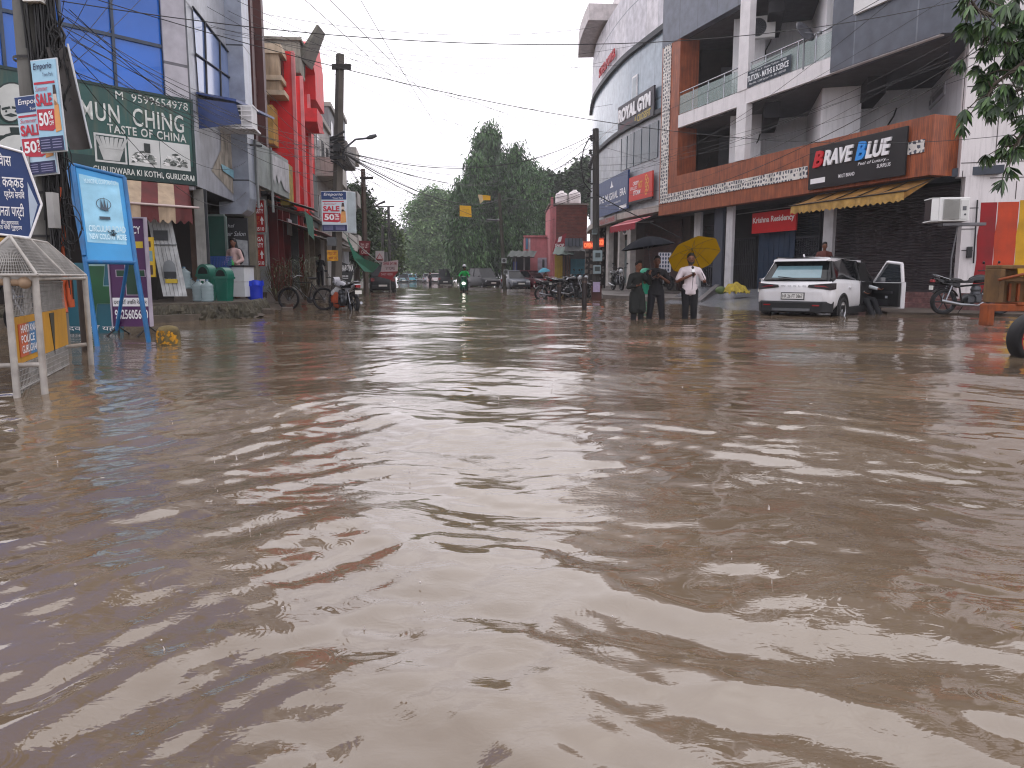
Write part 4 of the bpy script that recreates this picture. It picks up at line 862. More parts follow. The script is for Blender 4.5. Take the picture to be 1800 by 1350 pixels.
m.mat(M('d8a03a', .5)).text('HOT', W*.42, W*.6, H*.5, H*.76, 0, bold=.02, shear=.2)
for k in range(5): m.lathe([(W*.03, 0), (W*.05, 0)], 12, (W*(.76+.06*(k % 2)), -.005, H*(.3+.13*k)), 'y')
m.build('lettering', t)
t, W, H = curve_sign('sports_letters', 'red raised letters high on the curved white cladding', 'sign', 1058, 1086, 84, 100, .12)
m = MB(); m.text('SUPER POWER', 0, W, 0, H*1.1, 0, bold=.02, depth=.05); m.build('lettering', t, M('b0222c', .5))
t, W, H = curve_sign('market_sign', 'faded red letters on the stone ledge under the blue restaurant sign', 'sign', 1060, 1092, 377, 389, .3)
m = MB(); m.box(0, W, 0, .05, 0, H); m.build('board', t, M('8f8582', .7)); m = MB(); m.text('KABAB CORNER', W*.05, W*.95, H*.15, H*.85, 0, bold=.02); m.build('lettering', t, M('a02028', .5))
# pink awning
a, b = cfind(1104, 400)[0], cfind(1152, 390)[0]; p, q = cp_(a, -.1), cp_(b, -.1); d = q-p; L = d.length
t = thing('pink_awning', 'short red and pink fabric awning under the red poster board', 'awning', (p.x, p.y, zC-.35), math.atan2(d.y, d.x))
m = MB(); red = M('8e1c2c', .7, .2); pk = M('c67a80', .7, .2)
m.mat(pk).grid(lambda u, v: (L*u, -.9*v, -.35*v), 20, 3); m.mat(red).grid(lambda u, v: (L*u, -.9, -.35-v*(.3+.03*math.cos(u*60))), 60, 2); m.mat(red).grid(lambda u, v: (L*u, -.9*(.3+.4*v)+0, -.35*(.3+.4*v)+.004), 20, 2); m.build('canopy', t)
m = MB(); m.tube([(0, 0, -.3), (0, -.9, -.36)], .02); m.tube([(L, 0, -.3), (L, -.9, -.36)], .02); m.build('frame', t, M('55504c', .5))
# small balcony AC under the ledge of the curve
s_ = cfind(1085, 402)[0]; p = cp_(s_, .6); t = fan_unit('outdoor_fan_unit', 'small grey outdoor fan unit under the ledge of the curved building', (p.x, p.y, cfind(1085, 402)[1]-.3), math.atan2(-.9, .3), .7, .5)
# kerb terrace and sloping granite ramp on the right
P1 = [onz(1052, 525, .18), onz(1160, 530, .18)]
m = MB(); pts = [at(1060, 520, 33), at(1235, 520, 27), at(1290, 520, 33), at(1180, 520, 44), at(1052, 500, 56)]
m.prism([(p.x, p.y) for p in pts], -.3, .16, 'z'); struct(m.build('pavement', mat=M('6f6a66', .6, .4, 3)), 'wet grey stone pavement below the curved building', 'pavement')
m = MB()
pa, pb, pc, pd = onz(1165, 533, .0), onz(1345, 549, .0), RB.w(RB.s_(1440, 500, 1.0), 1.0), RB.w(RB.s_(1215, 500, .9), .9)
m.add([(pa.x, pa.y, -.02), (pb.x, pb.y, -.02), (pc.x, pc.y, .42), (pd.x, pd.y, .5), (pa.x, pa.y, -.3), (pb.x, pb.y, -.3), (pc.x, pc.y, -.3), (pd.x, pd.y, -.3)], [(0, 1, 2, 3), (4, 5, 1, 0), (5, 6, 2, 1), (7, 4, 0, 3)])
struct(m.build('ramp', mat=M_pattern('panel', '7b7d80', '55565a', (3, 3), .25, .004)), 'wet grey granite ramp rising out of the water to the gates', 'ramp')
m = MB(); q = [RB.w(-1, .0), RB.w(RB.s_(1235, 500, .8), .3), RB.w(LR+6, 1.0), RB.w(LR+6, 8), RB.w(-1, 8)]
m.prism([(v.x, v.y) for v in q], -.3, .25, 'z'); struct(m.build('pavement', mat=M('4c4644', .7, .4, 3)), 'raised muddy ground under the shops on the wooden facade side', 'pavement')
# side wall of the ramp
m = MB(); a = at(1232, 520, 26.5); b = at(1265, 500, 31)
t = thing('ramp_parapet', 'low grey stone side wall of the granite ramp beside the dark steps', 'wall', (a.x, a.y, 0), math.atan2((b-a).y, (b-a).x)); m.prism([(0, 0), ((b-a).length, 0), ((b-a).length, .62), (0, .12)], 0, .18, 'y'); m.build('coping', t, M('6d6a6a', .5, .3))
# steps under the curved building
t = thing('stone_steps', 'low grey stone steps in front of the curved building shops', 'steps', (cp_(CL*.8, -.6).x, cp_(CL*.8, -.6).y, 0), math.atan2(-.95, .25))
for k in range(4): m = MB(); m.box(-4, 3.0, -.1+.4*k, .3+.4*k+(1.0 if k == 3 else 0), -.3, .12+.15*k); m.build('step', t, M('75706c', .5, .35, 4))
# ================================================================ left-hand side of the street
C0 = at(344, 325, 18.5)
LM = Frame((C0.x, C0.y), az(40)); LS = Frame((C0.x, C0.y), az(-7))      # LM: x<0 is the front, LS: x>0 runs up the street
zl = LM.z_(344, 326); zt_ = LM.z_(340, 176)
lb = thing('restaurant_building', 'grey clad building with big blue mirror windows above the green restaurant sign', 'building', (C0.x, C0.y, 0), LM.ang)
def ll(v): d = Vector((v[0], v[1], 0))-LM.A; return (d.dot(LM.x), d.dot(LM.y))
clad = M_pattern('panel', 'b0aeb6', '5f5f66', (1.1, .35), .4, .004)
cladg = M_pattern('panel', 'a2a6ae', '55585f', (2.2, .42), .35, .004)
W0 = LM.w(-9); S7 = LS.s_(452, 300); dw = LS.s_(418, 360)
sgl = LM.s_(290, 120)
m = MB(); m.box(sgl, 0, .02, .4, zl-.1, 14); m.build('corner_cladding', lb, clad)
p2 = LS.w(dw); 
m = MB(); m.prism([ll(LS.w(0)), ll(LS.w(dw)), ll(LS.w(dw, .4)), ll(LS.w(0, .4))], zl, 14, 'z'); m.build('side_cladding', lb, cladg)
m = MB(); m.box(-9, sgl, .1, .3, zt_+.0, 14); g_ = m.build('glass_wall', lb, M('0a62c4', .05, .35, .4, spec=.7))
# mirror glass: mullions on the visible grid
m = MB(); z_m = LM.z_(180, 56)
for z in (z_m, z_m-1.9 if z_m-1.9 > zt_ else z_m+2.2, z_m+2.2, z_m+4.4): m.box(-9, sgl, .06, .1, z-.035, z+.035)
for px in (290, 203, 112, 9, -80): s = LM.s_(px, 90); m.box(s-.03, s+.03, .055, .1, zt_, 14)
m.build('mullion', g_, M('3c4654', .4, metal=.4))
# second cladding volume with the rounded foot, drain pipe
m = MB(); zr0 = LS.z_(432, 372, -.5); a0, a1 = LS.s_(437, 300, -.45), LS.s_(449, 300, -.45)
prof = [(-.45, 14), (-.45, zr0+.45), (-.36, zr0+.12), (-.2, zr0), (.4, zr0), (.4, 14)]
f1, f2 = LS.w(a0), LS.w(a1)
vs = []
for a in (a0, a1):
    for o_, z in prof: v = ll(LS.w(a, o_)); vs.append((v[0], v[1], z))
n_ = len(prof); m.add(vs, [tuple(range(n_))[::-1], tuple(range(n_, 2*n_))]+[(i, (i+1) % n_, n_+(i+1) % n_, n_+i) for i in range(n_)]); m.build('rounded_cladding', lb, M_pattern('panel', '9aa2b0', '3f444c', (1.1, .55), .3, .004))
m = MB(); v = ll(LS.w(dw-.34, -.1)); m.tube([(v[0], v[1], zl-.02), (v[0]-.03, v[1], zl+2.5), (v[0], v[1], 12)], .06, 8); m.tube([(v[0], v[1]-.05, zl+1.6), (v[0]+.7, v[1]-.2, zl+1.6)], .03, 5); m.build('drain_pipe', lb, M('1a1c20', .5))
# side window, stained recess and blue canopy
def onside(pts, off): return [(*ll(LS.w(LS.s_(x, y, off), off)), LS.z_(x, y, off)) for x, y in pts]
m = MB(); m.add(onside([(339, 12), (407, 98), (411, 188), (350, 166)], -.03), [(3, 2, 1, 0)]); w_ = m.build('window', lb, M('6f86b4', .1, .3, 1, spec=.9))
m = MB()
for a, b in (((339, 12), (407, 98)), ((350, 166), (411, 188)), ((360, 39), (364, 171)), ((386, 71), (389, 180)), ((345, 95), (409, 140)), ((407, 98), (411, 188))):
    p, q = onside([a, b], -.05); m.tube([p, q], .03, 4)
m.build('mullion', w_, M('23262c', .5))
m = MB(); m.add(onside([(387, 225), (413, 232), (416, 348), (372, 300), (389, 262)], -.01), [(4, 3, 2, 1, 0)]); m.build('stained_patch', lb, M('a39c90', .9, .5, 3, streak=.9, dirt='332c26'))
m = MB(); bp_ = onside([(345, 165), (420, 190)], -.02); a_, b_ = Vector(bp_[0]), Vector(bp_[1]); out = Vector((*ll(LS.w(0, -1)), 0))-Vector((*ll(LS.w(0)), 0))
hz = Vector((0, 0, 1)); m.add([a_, b_, b_+out*1.0-hz*.3, a_+out*.9-hz*.15, a_+hz*.05, b_+hz*.05, b_+out*1.0-hz*.24, a_+out*.9-hz*.09], [(0, 1, 2, 3), (7, 6, 5, 4), (3, 2, 6, 7), (0, 3, 7, 4), (2, 1, 5, 6)]); m.build('blue_canopy', lb, M('1f3a74', .4, .3))
m = MB(); m.add([a_+out*.02-hz*.1, a_+out*.02-hz*.8, a_+out*1-hz*.65, a_+out*.9-hz*.2], [(0, 1, 2, 3)]); m.build('blue_side_panel', lb, M('1c3468', .4, .3))
m = MB(); m.add(onside([(389, 288), (415, 302), (416, 317), (392, 300)], -.04), [(3, 2, 1, 0)]); m.build('turquoise_sticker', lb, M('7fb4c4', .4, .3))
# soffit, ground floor walls and pillars
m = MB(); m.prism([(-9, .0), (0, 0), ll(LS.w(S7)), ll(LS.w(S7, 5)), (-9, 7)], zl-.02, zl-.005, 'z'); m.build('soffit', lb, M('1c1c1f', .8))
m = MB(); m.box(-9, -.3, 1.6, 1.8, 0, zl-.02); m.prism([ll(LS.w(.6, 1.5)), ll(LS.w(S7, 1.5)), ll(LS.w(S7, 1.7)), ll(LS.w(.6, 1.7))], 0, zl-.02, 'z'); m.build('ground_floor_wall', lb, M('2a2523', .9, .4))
def at_ls(mb_, px0, px1, off, th, z0, z1, py=430):
    a, b = LS.s_(px0, py, off), LS.s_(px1, py, off); mb_.prism([ll(LS.w(a, off)), ll(LS.w(b, off)), ll(LS.w(b, off+th)), ll(LS.w(a, off+th))], z0, z1, 'z')
def upil(px0, px1, off, c, name='pillar', z0=.3, z1=None):
    m = MB(); a, b = at(px0, 430, 18.9+off), at(px1, 430, 18.9+off); q = [ll(a), ll(b), ll((b.x-.1, b.y+.3)), ll((a.x-.1, a.y+.3))]; m.prism(q, z0, z1 or zl-.022, 'z'); m.build(name, lb, M(c, .8, .3, 3, streak=.4))
upil(345, 362, .1, '9c9c98'); upil(362, 367, .2, '3a3f44'); upil(335, 344, .4, '5f4c40')
# left (behind the chef sign) wall closing
# ---- green restaurant sign board
gs = thing('restaurant_sign', 'wide weathered green sign MUN CHING TASTE OF CHINA with three food pictures', 'shop sign', (C0.x, C0.y, 0), LM.ang)
OFF = -.12; GF = Frame(LM.w(0, OFF), LM.ang)
gx = lambda px, py=250: GF.s_(px, py)
gL, gR = gx(-60), gx(342); gz0, gz1 = GF.z_(344, 326), GF.z_(340, 177)
m = MB(); m.box(gL, gR, OFF, -.001, gz0, gz1); m.build('board', gs, M('2c5550', .5, .3, 1.2, streak=.45, dirt='7a6a4c'))
m = MB(); m.box(gL, gR, OFF-.02, OFF-.001, gz1-.05, gz1+.01); m.box(gR-.06, gR, OFF-.02, OFF-.001, gz0, gz1-.051); m.box(gL, gR-.061, OFF-.012, OFF-.001, gz0, gz0+.42); m.build('dark_border', gs, M('173432', .5, .3))
H = gz1-gz0; m = MB().mat(M('cfd4cf', .6, .35, 9)); Y_ = OFF-.012
def gt(s, px0, px1, f0, f1, bold=.02, sp=1): m.text(s, gx(px0), gx(px1), gz0+H*f0, gz0+H*f1, Y_, bold=bold, spacing=sp)
gt('M  9599654978', 208, 333, .865, .955, 0, 1.05); gt('MUN  CHING', 146, 324, .60, .80, .012, 1.1); gt('TASTE OF CHINA', 190, 327, .49, .585, .02, 1.15); gt('GURUDWARA KI KOTHI, GURUGRAM', 160, 342, .035, .115, .02, 1.05)
m.build('lettering', gs)
for i, (a, b) in enumerate(((165, 221), (224, 279), (280, 332))):
    x0, x1 = gx(a), gx(b); z0, z1 = gz0+H*.16, gz0+H*.47; m = MB(); m.mat(M('c4c8c6', .6, .1)).box(x0, x1, Y_-.004, Y_, z0, z1); y = Y_-.008; rg = random.Random(i)
    if i == 0:
        m.mat(M('2b3f3c', .6)); m.box(x0+.04, x1-.04, y, y+.003, z0+.04, z1-.04); m.mat(M('b4b8b6', .6)); w, h = x1-x0, z1-z0
        m.prism([(x0+w*.25, z0+.05), (x0+w*.75, z0+.05), (x0+w*.9, z0+h*.5), (x0+w*.12, z0+h*.55)], y-.004, y, 'y')
        for k in range(7): a_ = -.35+.12*k; cx = x0+w*(.22+.1*k); m.prism([(cx-.03, z0+h*.5), (cx+.04, z0+h*.5), (cx+.05+a_*.3, z0+h*.9), (cx-.03+a_*.3, z0+h*.88)], y-.006-.001*k, y-.004, 'y')
    else:
        cols_ = ['5a605c', '8c928e', 'e0e2e0', '3c4441']
        for k in range(70):
            m.mat(M(cols_[k % 4], .6)); cx = x0+(x1-x0)*(.5+.36*rg.uniform(-1, 1)*(1 if i == 2 else 1)); cz = z0+(z1-z0)*(.14+.42*rg.random()**1.3*(1-abs(cx-(x0+x1)/2)/(x1-x0))); r_ = rg.uniform(.012, .05); a_ = rg.uniform(0, 3)
            m.prism([(cx+r_*2*math.cos(a_), cz+r_*math.sin(a_)), (cx+r_*math.cos(a_+1.6), cz+r_*.7*math.sin(a_+1.6)), (cx-r_*2*math.cos(a_), cz-r_*math.sin(a_)), (cx-r_*math.cos(a_+1.6), cz-r_*.7*math.sin(a_+1.6))], y-.0005*k/10-.001, y, 'y')
        if i == 1: m.mat(M('2f3634', .6)); m.prism([((x0+x1)/2, z0+.3), ((x0+x1)/2+.13, z0+.3), ((x0+x1)/2+.13, z0+.5), ((x0+x1)/2, z0+.5)], y-.012, y, 'y')
    m.build('food_picture', gs)
# line drawing of a cook at the left end of the board
m = MB(); wht = M('c2c6c2', .6, .15); blk = M('20302e', .6)
def PX(px, py): return (gx(px, py), GF.z_(px, py))
def blob(pts, mat_, y): m.mat(mat_).prism([PX(*p) for p in pts], y-.003, y, 'y')
def ell(cx, cy, rx, ry, mat_, y, n=18): blob([(cx+rx*math.cos(6.283*k/n), cy+ry*math.sin(6.283*k/n)) for k in range(n)], mat_, y)
ell(20, 170, 30, 26, blk, Y_-.001); ell(20, 170, 27, 23, wht, Y_-.005); ell(18, 192, 21, 24, blk, Y_-.003); ell(18, 192, 18, 21, wht, Y_-.008)
blob([(2, 190), (16, 187), (18, 191), (3, 194)], blk, Y_-.012); blob([(20, 187), (34, 189), (33, 193), (20, 191)], blk, Y_-.012); blob([(6, 203), (18, 199), (32, 203), (20, 206)], blk, Y_-.012); ell(10, 196, 2, 2, blk, Y_-.013); ell(27, 196, 2, 2, blk, Y_-.013)
blob([(-12, 218), (50, 218), (58, 240), (-20, 240)], blk, Y_-.003); blob([(-9, 221), (46, 221), (52, 238), (-16, 238)], wht, Y_-.007)
ell(30, 262, 42, 30, blk, Y_-.009); ell(30, 264, 38, 27, wht, Y_-.013); blob([(16, 224), (36, 224), (34, 234), (18, 234)], blk, Y_-.015)
m.build('cook_drawing', gs)
# ---- striped awning
t = thing('striped_awning', 'maroon and cream striped awning below the green restaurant sign', 'awning', (C0.x, C0.y, 0), LM.ang)
xa, xb = gx(190, 350), gx(334, 370); za = gz0-.02; mar, crm = M('5f2c2c', .8, .3, 4, streak=.3), M('a8957e', .8, .25, 4, streak=.35)
m = MB(); zf = Frame(LM.w(0, -.95), LM.ang).z_(300, 362); xb2 = Frame(LM.w(0, -.95), LM.ang).s_(337, 360); xa2 = Frame(LM.w(0, -.95), LM.ang).s_(180, 345); k0 = 5
for k in range(k0):
    mt = mar if k % 2 == 0 else crm; u0, u1 = k/k0, (k+1)/k0
    def g1(u, v): uu = u0+(u1-u0)*u; xa_ = xa+(xb-xa)*uu; xq = xa2+(xb2-xa2)*uu; return (xa_+(xq-xa_)*v, -.13-.82*v, za+(zf-za)*v-.12*math.sin(math.pi*v))
    def g2(u, v): uu = u0+(u1-u0)*u; return (xa2+(xb2-xa2)*uu, -.95+.02*math.sin(uu*50)*v, zf-v*(.34+.04*math.cos(u*12.56)))
    m.mat(mt).grid(g1, 6, 8); m.mat(mt).grid(g2, 12, 4)
m.mat(mar).add([(xb, -.13, za), (xb2, -.95, zf), (xb2, -.95, zf-.34), (xb-.1, -.2, zf-.2)], [(0, 1, 2, 3)]); m.build('canopy', t)
m = MB(); m.tube([(xa2-.1, -.97, zf), (xb2+.15, -.97, zf)], .025); m.build('front_bar', t, M('b9a8a4', .5))
# ---- AC in a white cage on the side
p = at(388, 222, 19.3); t = thing('caged_air_conditioner', 'white caged window air conditioner jutting from the grey side wall', 'air conditioner', (p.x, p.y, p.z), az(-7)-math.pi/2)
m = MB(); m.box(0, .75, .05, .6, 0, .5); m.build('casing', t, M('c9c9ca', .5, .1), bevel=.02)
m = MB()
for k in range(5): z = .02+.115*k; m.box(-.02, .76, -.02, 0, z, z+.025)
for x in (0, .25, .5, .745): m.box(x-.012, x+.012, -.022, .0, 0, .5)
for z in (0, .5): m.box(.75, .77, 0, .7, z, z+.03); m.box(-.02, 0, 0, .7, z, z+.03)
m.box(-.06, .8, -.04, .74, -.05, -.01); m.build('cage', t, M('d6d6d8', .4, .1)); m = MB(); m.box(.04, .48, .04, .05, .05, .45); m.build('dark_grille', t, M('50555c', .6))
# ---- stone platform and muddy bank
m = MB(); a, b, c_, d_ = onz(255, 566), onz(372, 562), at(420, 530, 18.2), at(470, 520, 25)
m.prism([(a.x-2.5, a.y-1.2), (a.x, a.y), (b.x, b.y), (b.x+.45, b.y+1.0), (c_.x+.1, c_.y+.6), (-8.6, 24.5), (-14, 24), (-17, 15)], -.3, .36, 'z')
t = m.build('stone_platform', None, M('4f473e', .85, .5, 5, bump=.03, streak=.2)); tag(t, 'rough mossy stone platform with broken edge in front of the restaurant', 'platform')
rgp = np.random.RandomState(4); E = [Vector((a.x-2.5, a.y-1.2, 0)), Vector((a.x, a.y, 0)), Vector((b.x, b.y, 0)), Vector((b.x+.45, b.y+1.0, 0)), Vector((c_.x+.1, c_.y+.6, 0)), Vector((c_.x-.3, c_.y+3, 0))]; EL = [0]
for q0, q1 in zip(E[:-1], E[1:]): EL.append(EL[-1]+(q1-q0).length)
nz = rgp.rand(400, 14)
def rock(u, v):
    s_ = u*EL[-1]; k = max(i for i in range(len(EL)-1) if EL[i] <= s_+1e-6); f = (s_-EL[k])/(EL[k+1]-EL[k]); p = E[k].lerp(E[k+1], f); d = (E[k+1]-E[k]).normalized(); o_ = Vector((d.y, -d.x, 0)); j = nz[int(u*299), int(v*11)]; j2 = nz[int(u*299)//3, int(v*11)//2]
    return p+o_*((.02+.05*j+.09*j2)*(1-v**4)-.04*v**4)+Vector((0, 0, -.25+.625*v+.02*j*(v < .95)))
m = MB(); m.mat(M('4a463a', .95, .6, 7, bump=.02, streak=.5, dirt='20251a')).grid(rock, 299, 11, False); m.build('rough_stone_face', t)
m = MB(); m.prism([(a.x-2.2, a.y-1.6), (a.x+.1, a.y-.4), (b.x-.2, b.y-.45), (b.x-.1, b.y-.02), (a.x, a.y-.02), (a.x-2.4, a.y-1.15)], -.3, .14, 'z'); tag(m.build('stone_step', None, M('5a5248', .85, .4, 4, bump=.02)), 'long low stone step along the foot of the mossy platform', 'step')
m = MB(); rg = random.Random(5)
def bank(u, v):
    x0, y0 = b.x+.3, b.y+.6; p = Vector((x0, y0, 0)).lerp(Vector((-11.2, 45, 0)), u); return (p.x-2.0+(2.3+.5*math.sin(u*9))*v, p.y, .24-.30*v**2+.05*math.sin(u*41+v*7)+.03*math.sin(u*97+v*23))
m.grid(bank, 60, 12); struct(m.build('bank', mat=M('4e443a', .9, .5, 3, bump=.04)), 'muddy broken verge rising out of the water below the left shops', 'ground')
# leaning rubble on the verge
for i, (px, py, w, l) in enumerate(((470, 548, .35, .12), (488, 536, .5, .1), (505, 545, .3, .12), (455, 541, .25, .18), (440, 538, .4, .1))):
    p = onz(px, py, .05); m = MB(); m.T = Matrix.Rotation(rg.uniform(-.6, .6), 4, 'Z') @ Matrix.Rotation(.15, 4, 'X'); m.box(-w/2, w/2, -l/2, l/2, -.08, .08)
    tag(m.build('stone_block', None, M('5b524a', .9, .5, 6, bump=.02), bevel=.02), 'broken stone lying on the muddy verge in front of the bicycle', 'stone', 'broken stones on the verge', loc=tuple(p))
# ---- buildings further up the left side, all in the LS frame (x up the street, -y towards the road)
def lsx(px, off=0.0, py=400): return LS.s_(px, py, off)
def lsbox(m, px0, px1, pyt, pyb, o0, o1, pz=None):
    """box between two columns of the photo on the street wall, heights read at px0"""
    a, b = lsx(px0, o0), lsx(px1, o0); z = pz or px0; m.box(a, b, o0, o1, LS.z_(z, pyb, o0), LS.z_(z, pyt, o0)); return a, b
BR = '4a221e'
# brown framed building
t = thing('brown_framed_building', 'narrow building with tall dark brown frame columns and raised white letters', 'building', LS.w(0), LS.ang)
s1, s2, s3 = lsx(447), lsx(461, -.5), lsx(476, -.5)
for px0, px1, o in ((446, 457, -.45), (458, 475, -.6)):
    m = MB(); a = lsx(px1, o)
    m.box(a, a+.35, o, o+.34, 3.3 if px0 < 450 else 3.9, 15); m.build('brown_column', t, M(BR, .5, .25, 2, streak=.2))
a_ = lsx(457, -.45)+.35; b_ = lsx(475, -.6)
for pyt, pyb in ((92, 100), (165, 190)):
    m = MB(); m.box(a_, b_, -.4, .1, LS.z_(452, pyb), LS.z_(452, pyt)); m.build('brown_beam', t, M(BR, .5, .25, 2))
m = MB(); zA1, zA0 = LS.z_(452, 96), LS.z_(452, 180); m.box(a_, b_, -.3, -.2, zA0, zA1); m.build('sign_panel', t, M('3a201d', .5, .2))
m = MB(); hh = (zA1-zA0)/3.6
for k, s in enumerate(('REX', 'PERA', 'COM')): m.text(s, a_+.05, b_-.05, zA1-hh*(k+1), zA1-hh*(k+.25), -.3, bold=.02, depth=.04)
m.build('lettering', t, M('d8d4d0', .5))
m = MB(); m.box(s1+.1, lsx(478), 1.0, 9, 3.2, 6.4); m.box(s1+.1, b_+.3, 1.0, 9, 6.4, LS.z_(452, 112)); m.build('wall', t, M('3a3330', .8, .3)); m = MB(); m.box(a_, b_, .2, 1.0, LS.z_(452, 215), LS.z_(452, 190)); m.build('balcony', t, M('4d4844', .7, .3))
# beige building with classical window
t = thing('beige_building', 'beige plastered building with a moulded window bay and a yellow wall patch', 'building', LS.w(0), LS.ang)
c0, c1 = lsx(474), lsx(490); be = M('b09a80', .8, .25, 2, streak=.5)
m = MB(); m.box(c0, c1, 0, 8, 3.5, LS.z_(474, 112)); m.build('wall', t, be)
m = MB(); zt1, zb1_ = LS.z_(480, 108), LS.z_(480, 180); m.box(c0+.2, c0+2.2, -.5, -.001, zb1_, zt1); m.build('bay', t, be)
for k, (f, w) in enumerate(((0, .18), (.32, .1), (.9, .14), (1.0, .1))):
    m = MB(); z = zb1_+(zt1-zb1_)*f; m.box(c0+.1, c0+2.3, -.5-w, -.0, z-.08, z+.08); m.build('moulding', t, M('c0ad94', .7, .2, streak=.4))
m = MB(); m.box(c0+.6, c0+1.7, -.53, -.501, zb1_+(zt1-zb1_)*.4, zb1_+(zt1-zb1_)*.82); w_ = m.build('window', t, M('2b2622', .3)); m = MB(); m.box(c0+1.1, c0+1.16, -.55, -.53, zb1_+(zt1-zb1_)*.4, zb1_+(zt1-zb1_)*.82); m.build('mullion', w_, M('8a8072', .5))
m = MB(); m.box(c0+.1, c1-.1, -.25, -.001, LS.z_(480, 262), LS.z_(480, 200)); m.build('yellow_wall_patch', t, M('b58d4a', .8, .4, 3, streak=.5))
m = MB(); m.box(c0-1.0, c0, -.1, 3, LS.z_(476, 170), LS.z_(476, 125)); m.build('upper_wall', t, M('8c8378', .8, .4, streak=.5))
# repair sign
q = lsx(505, -.3); p = LS.w(q, -.3); t = thing('repair_sign', 'black glossy sign reading repair with small coloured dots', 'sign', (p.x, p.y, 0), 0)
D_ = p.y; zr0_, zr1_ = at(490, 232, D_).z, at(490, 191, D_).z; xl, xr_ = at(470, 210, D_).x-p.x, at(507, 210, D_).x-p.x
m = MB(); m.box(xl, xr_, 0, .12, zr0_, zr1_); m.build('board', t, M('0e1016', .15)); H = zr1_-zr0_; m = MB(); m.mat(LT)
m.text('Repair', xl+.1, xr_-.5, zr0_+H*.66, zr0_+H*.92, 0, bold=.01); m.text('center for laptops', xl+.1, xr_-.5, zr0_+H*.5, zr0_+H*.58, 0); m.text('MOBILES', xl+.1, xr_-.7, zr0_+H*.3, zr0_+H*.4, 0); 
for f, c in ((.35, '8a2a2a'), (.52, '3aa06a'), (.7, 'a8b4c8'), (.86, 'a8b4c8')): m.mat(M(c, .5)); x = xl+(xr_-xl)*f; m.box(x-.07, x+.07, -.005, 0, zr0_+H*.1, zr0_+H*.18)
m.build('lettering', t)
m = MB(); m.box(xl-.1, xr_+.12, .13, .25, zr0_-.35, zr0_); m.build('backing', t, M('a08050', .8, .4, streak=.5))
# red building
t = thing('red_building', 'bright red angular building with tall fins beside the concrete pole', 'building', LS.w(0), LS.ang)
r0, r1 = lsx(526), lsx(557); RD = M('d41c20', .55, .2, 1.5, streak=.25, dirt='5a1a1a'); rz = LS.z_(526, 165)
m = MB(); m.box(r0, r1, 0, 5.5, 3.0, rz); m.build('wall', t, RD)
m = MB(); m.prism([(r0+2.6, rz), (r0+2.6, LS.z_(540, 148)), (r0+1.0, LS.z_(534, 112)), (r0+1.6, LS.z_(534, 106)), (r0+4.3, LS.z_(548, 106)+.3), (r1-.3, LS.z_(556, 150)), (r1-.3, rz)], -.6, 4.5, 'y'); m.build('roof_fin', t, RD)
m = MB(); m.box(r0-.5, r0+1.5, -1.0, 1.8, LS.z_(520, 218), LS.z_(520, 196)); m.prism([(r0-.5, LS.z_(520, 218)), (r0+1.5, LS.z_(520, 218)), (r0+2.2, LS.z_(530, 232)), (r0+.2, LS.z_(520, 232))], -.99, 1.0, 'y'); m.build('projecting_box', t, M('c42228', .6, .25))
for px, o in ((528, -.9), (541, -.7), (552, -.55)):
    a = lsx(px, o); m = MB(); m.box(a, a+.25, o, 0, 3.6, rz-.2); m.build('vertical_fin', t, RD); m = MB(); m.box(a-.06, a, o-.02, o+.1, 3.6, rz-.2); m.build('pink_edge', t, M('c87a7c', .6, .2, streak=.3))
m = MB(); o_ = LS.w(r0-.02, 2.6); m.lathe([(0, 0), (.34, 0)], 18, (r0-.02, 2.4, LS.z_(512, 160, 1.5)), 'x'); m.build('round_vent', t, M('1a1214', .8)); m = MB(); m.lathe([(.34, 0), (.5, 0), (.5, -.05), (.34, -.05)], 18, (r0-.01, 2.4, LS.z_(512, 160, 1.5)), 'x'); m.build('vent_ring', t, M('d0a0a0', .6))
m = MB(); m.box(r0+1.2, r1-.5, -.15, -.01, LS.z_(540, 395), LS.z_(540, 300)); m.build('dark_board', t, M('23302e', .5))
# concrete roof box with block letters, dish and leaning solar panel
t = thing('concrete_roof_parapet', 'weathered concrete roof parapet with faint block letters above the red wall', 'parapet', LS.w(0), LS.ang)
ca_, cb_ = lsx(501), r0+1.4; zz0, zz1 = LS.z_(524, 142), LS.z_(524, 92); m = MB(); m.box(cb_-1.5, cb_, -.3, 5.6, zz0, zz1); m.box(cb_-1.6, cb_+.1, -.4, 5.7, zz1, zz1+.12); m.build('wall', t, M('8f8b80', .85, .35, 1.5, streak=.7))
m = MB(); m.T = Matrix.Translation((cb_-1.5, 0, 0)) @ Matrix.Rotation(-math.pi/2, 4, 'Z'); m.text('ROZE 1000', -5.0, -1.4, zz0+(zz1-zz0)*.5, zz1-.15, 0, bold=.02, depth=.03); m.T = None; m.build('lettering', t, M('7d796e', .8))
p = LS.w(cb_-1, 2.4, zz1+.1); t = thing('satellite_dish', 'pale satellite dish on the concrete roof parapet next to the leaning panel', 'satellite dish', tuple(p), 0)
m = MB(); m.T = Matrix.Translation((0, 0, .6)) @ Matrix.Rotation(R(75), 4, 'X'); m.lathe([(0, -.1), (.3, -.06), (.65, .1), (.66, .12), (.3, -.04), (0, -.08)], 24); m.T = None; m.build('reflector', t, M('b8b4a8', .5, .2, streak=.4)); m = MB(); m.tube([(0, 0, -.1), (0, .05, .6)], .04); m.build('mount', t, M('66645e', .6))
pa_, pb_ = at(530, 100, 35.5), at(564, 49, 35.5); t = thing('solar_panel', 'dark flat panel tilted steeply up over the roof edge of the red building', 'solar panel', tuple(pa_), 0)
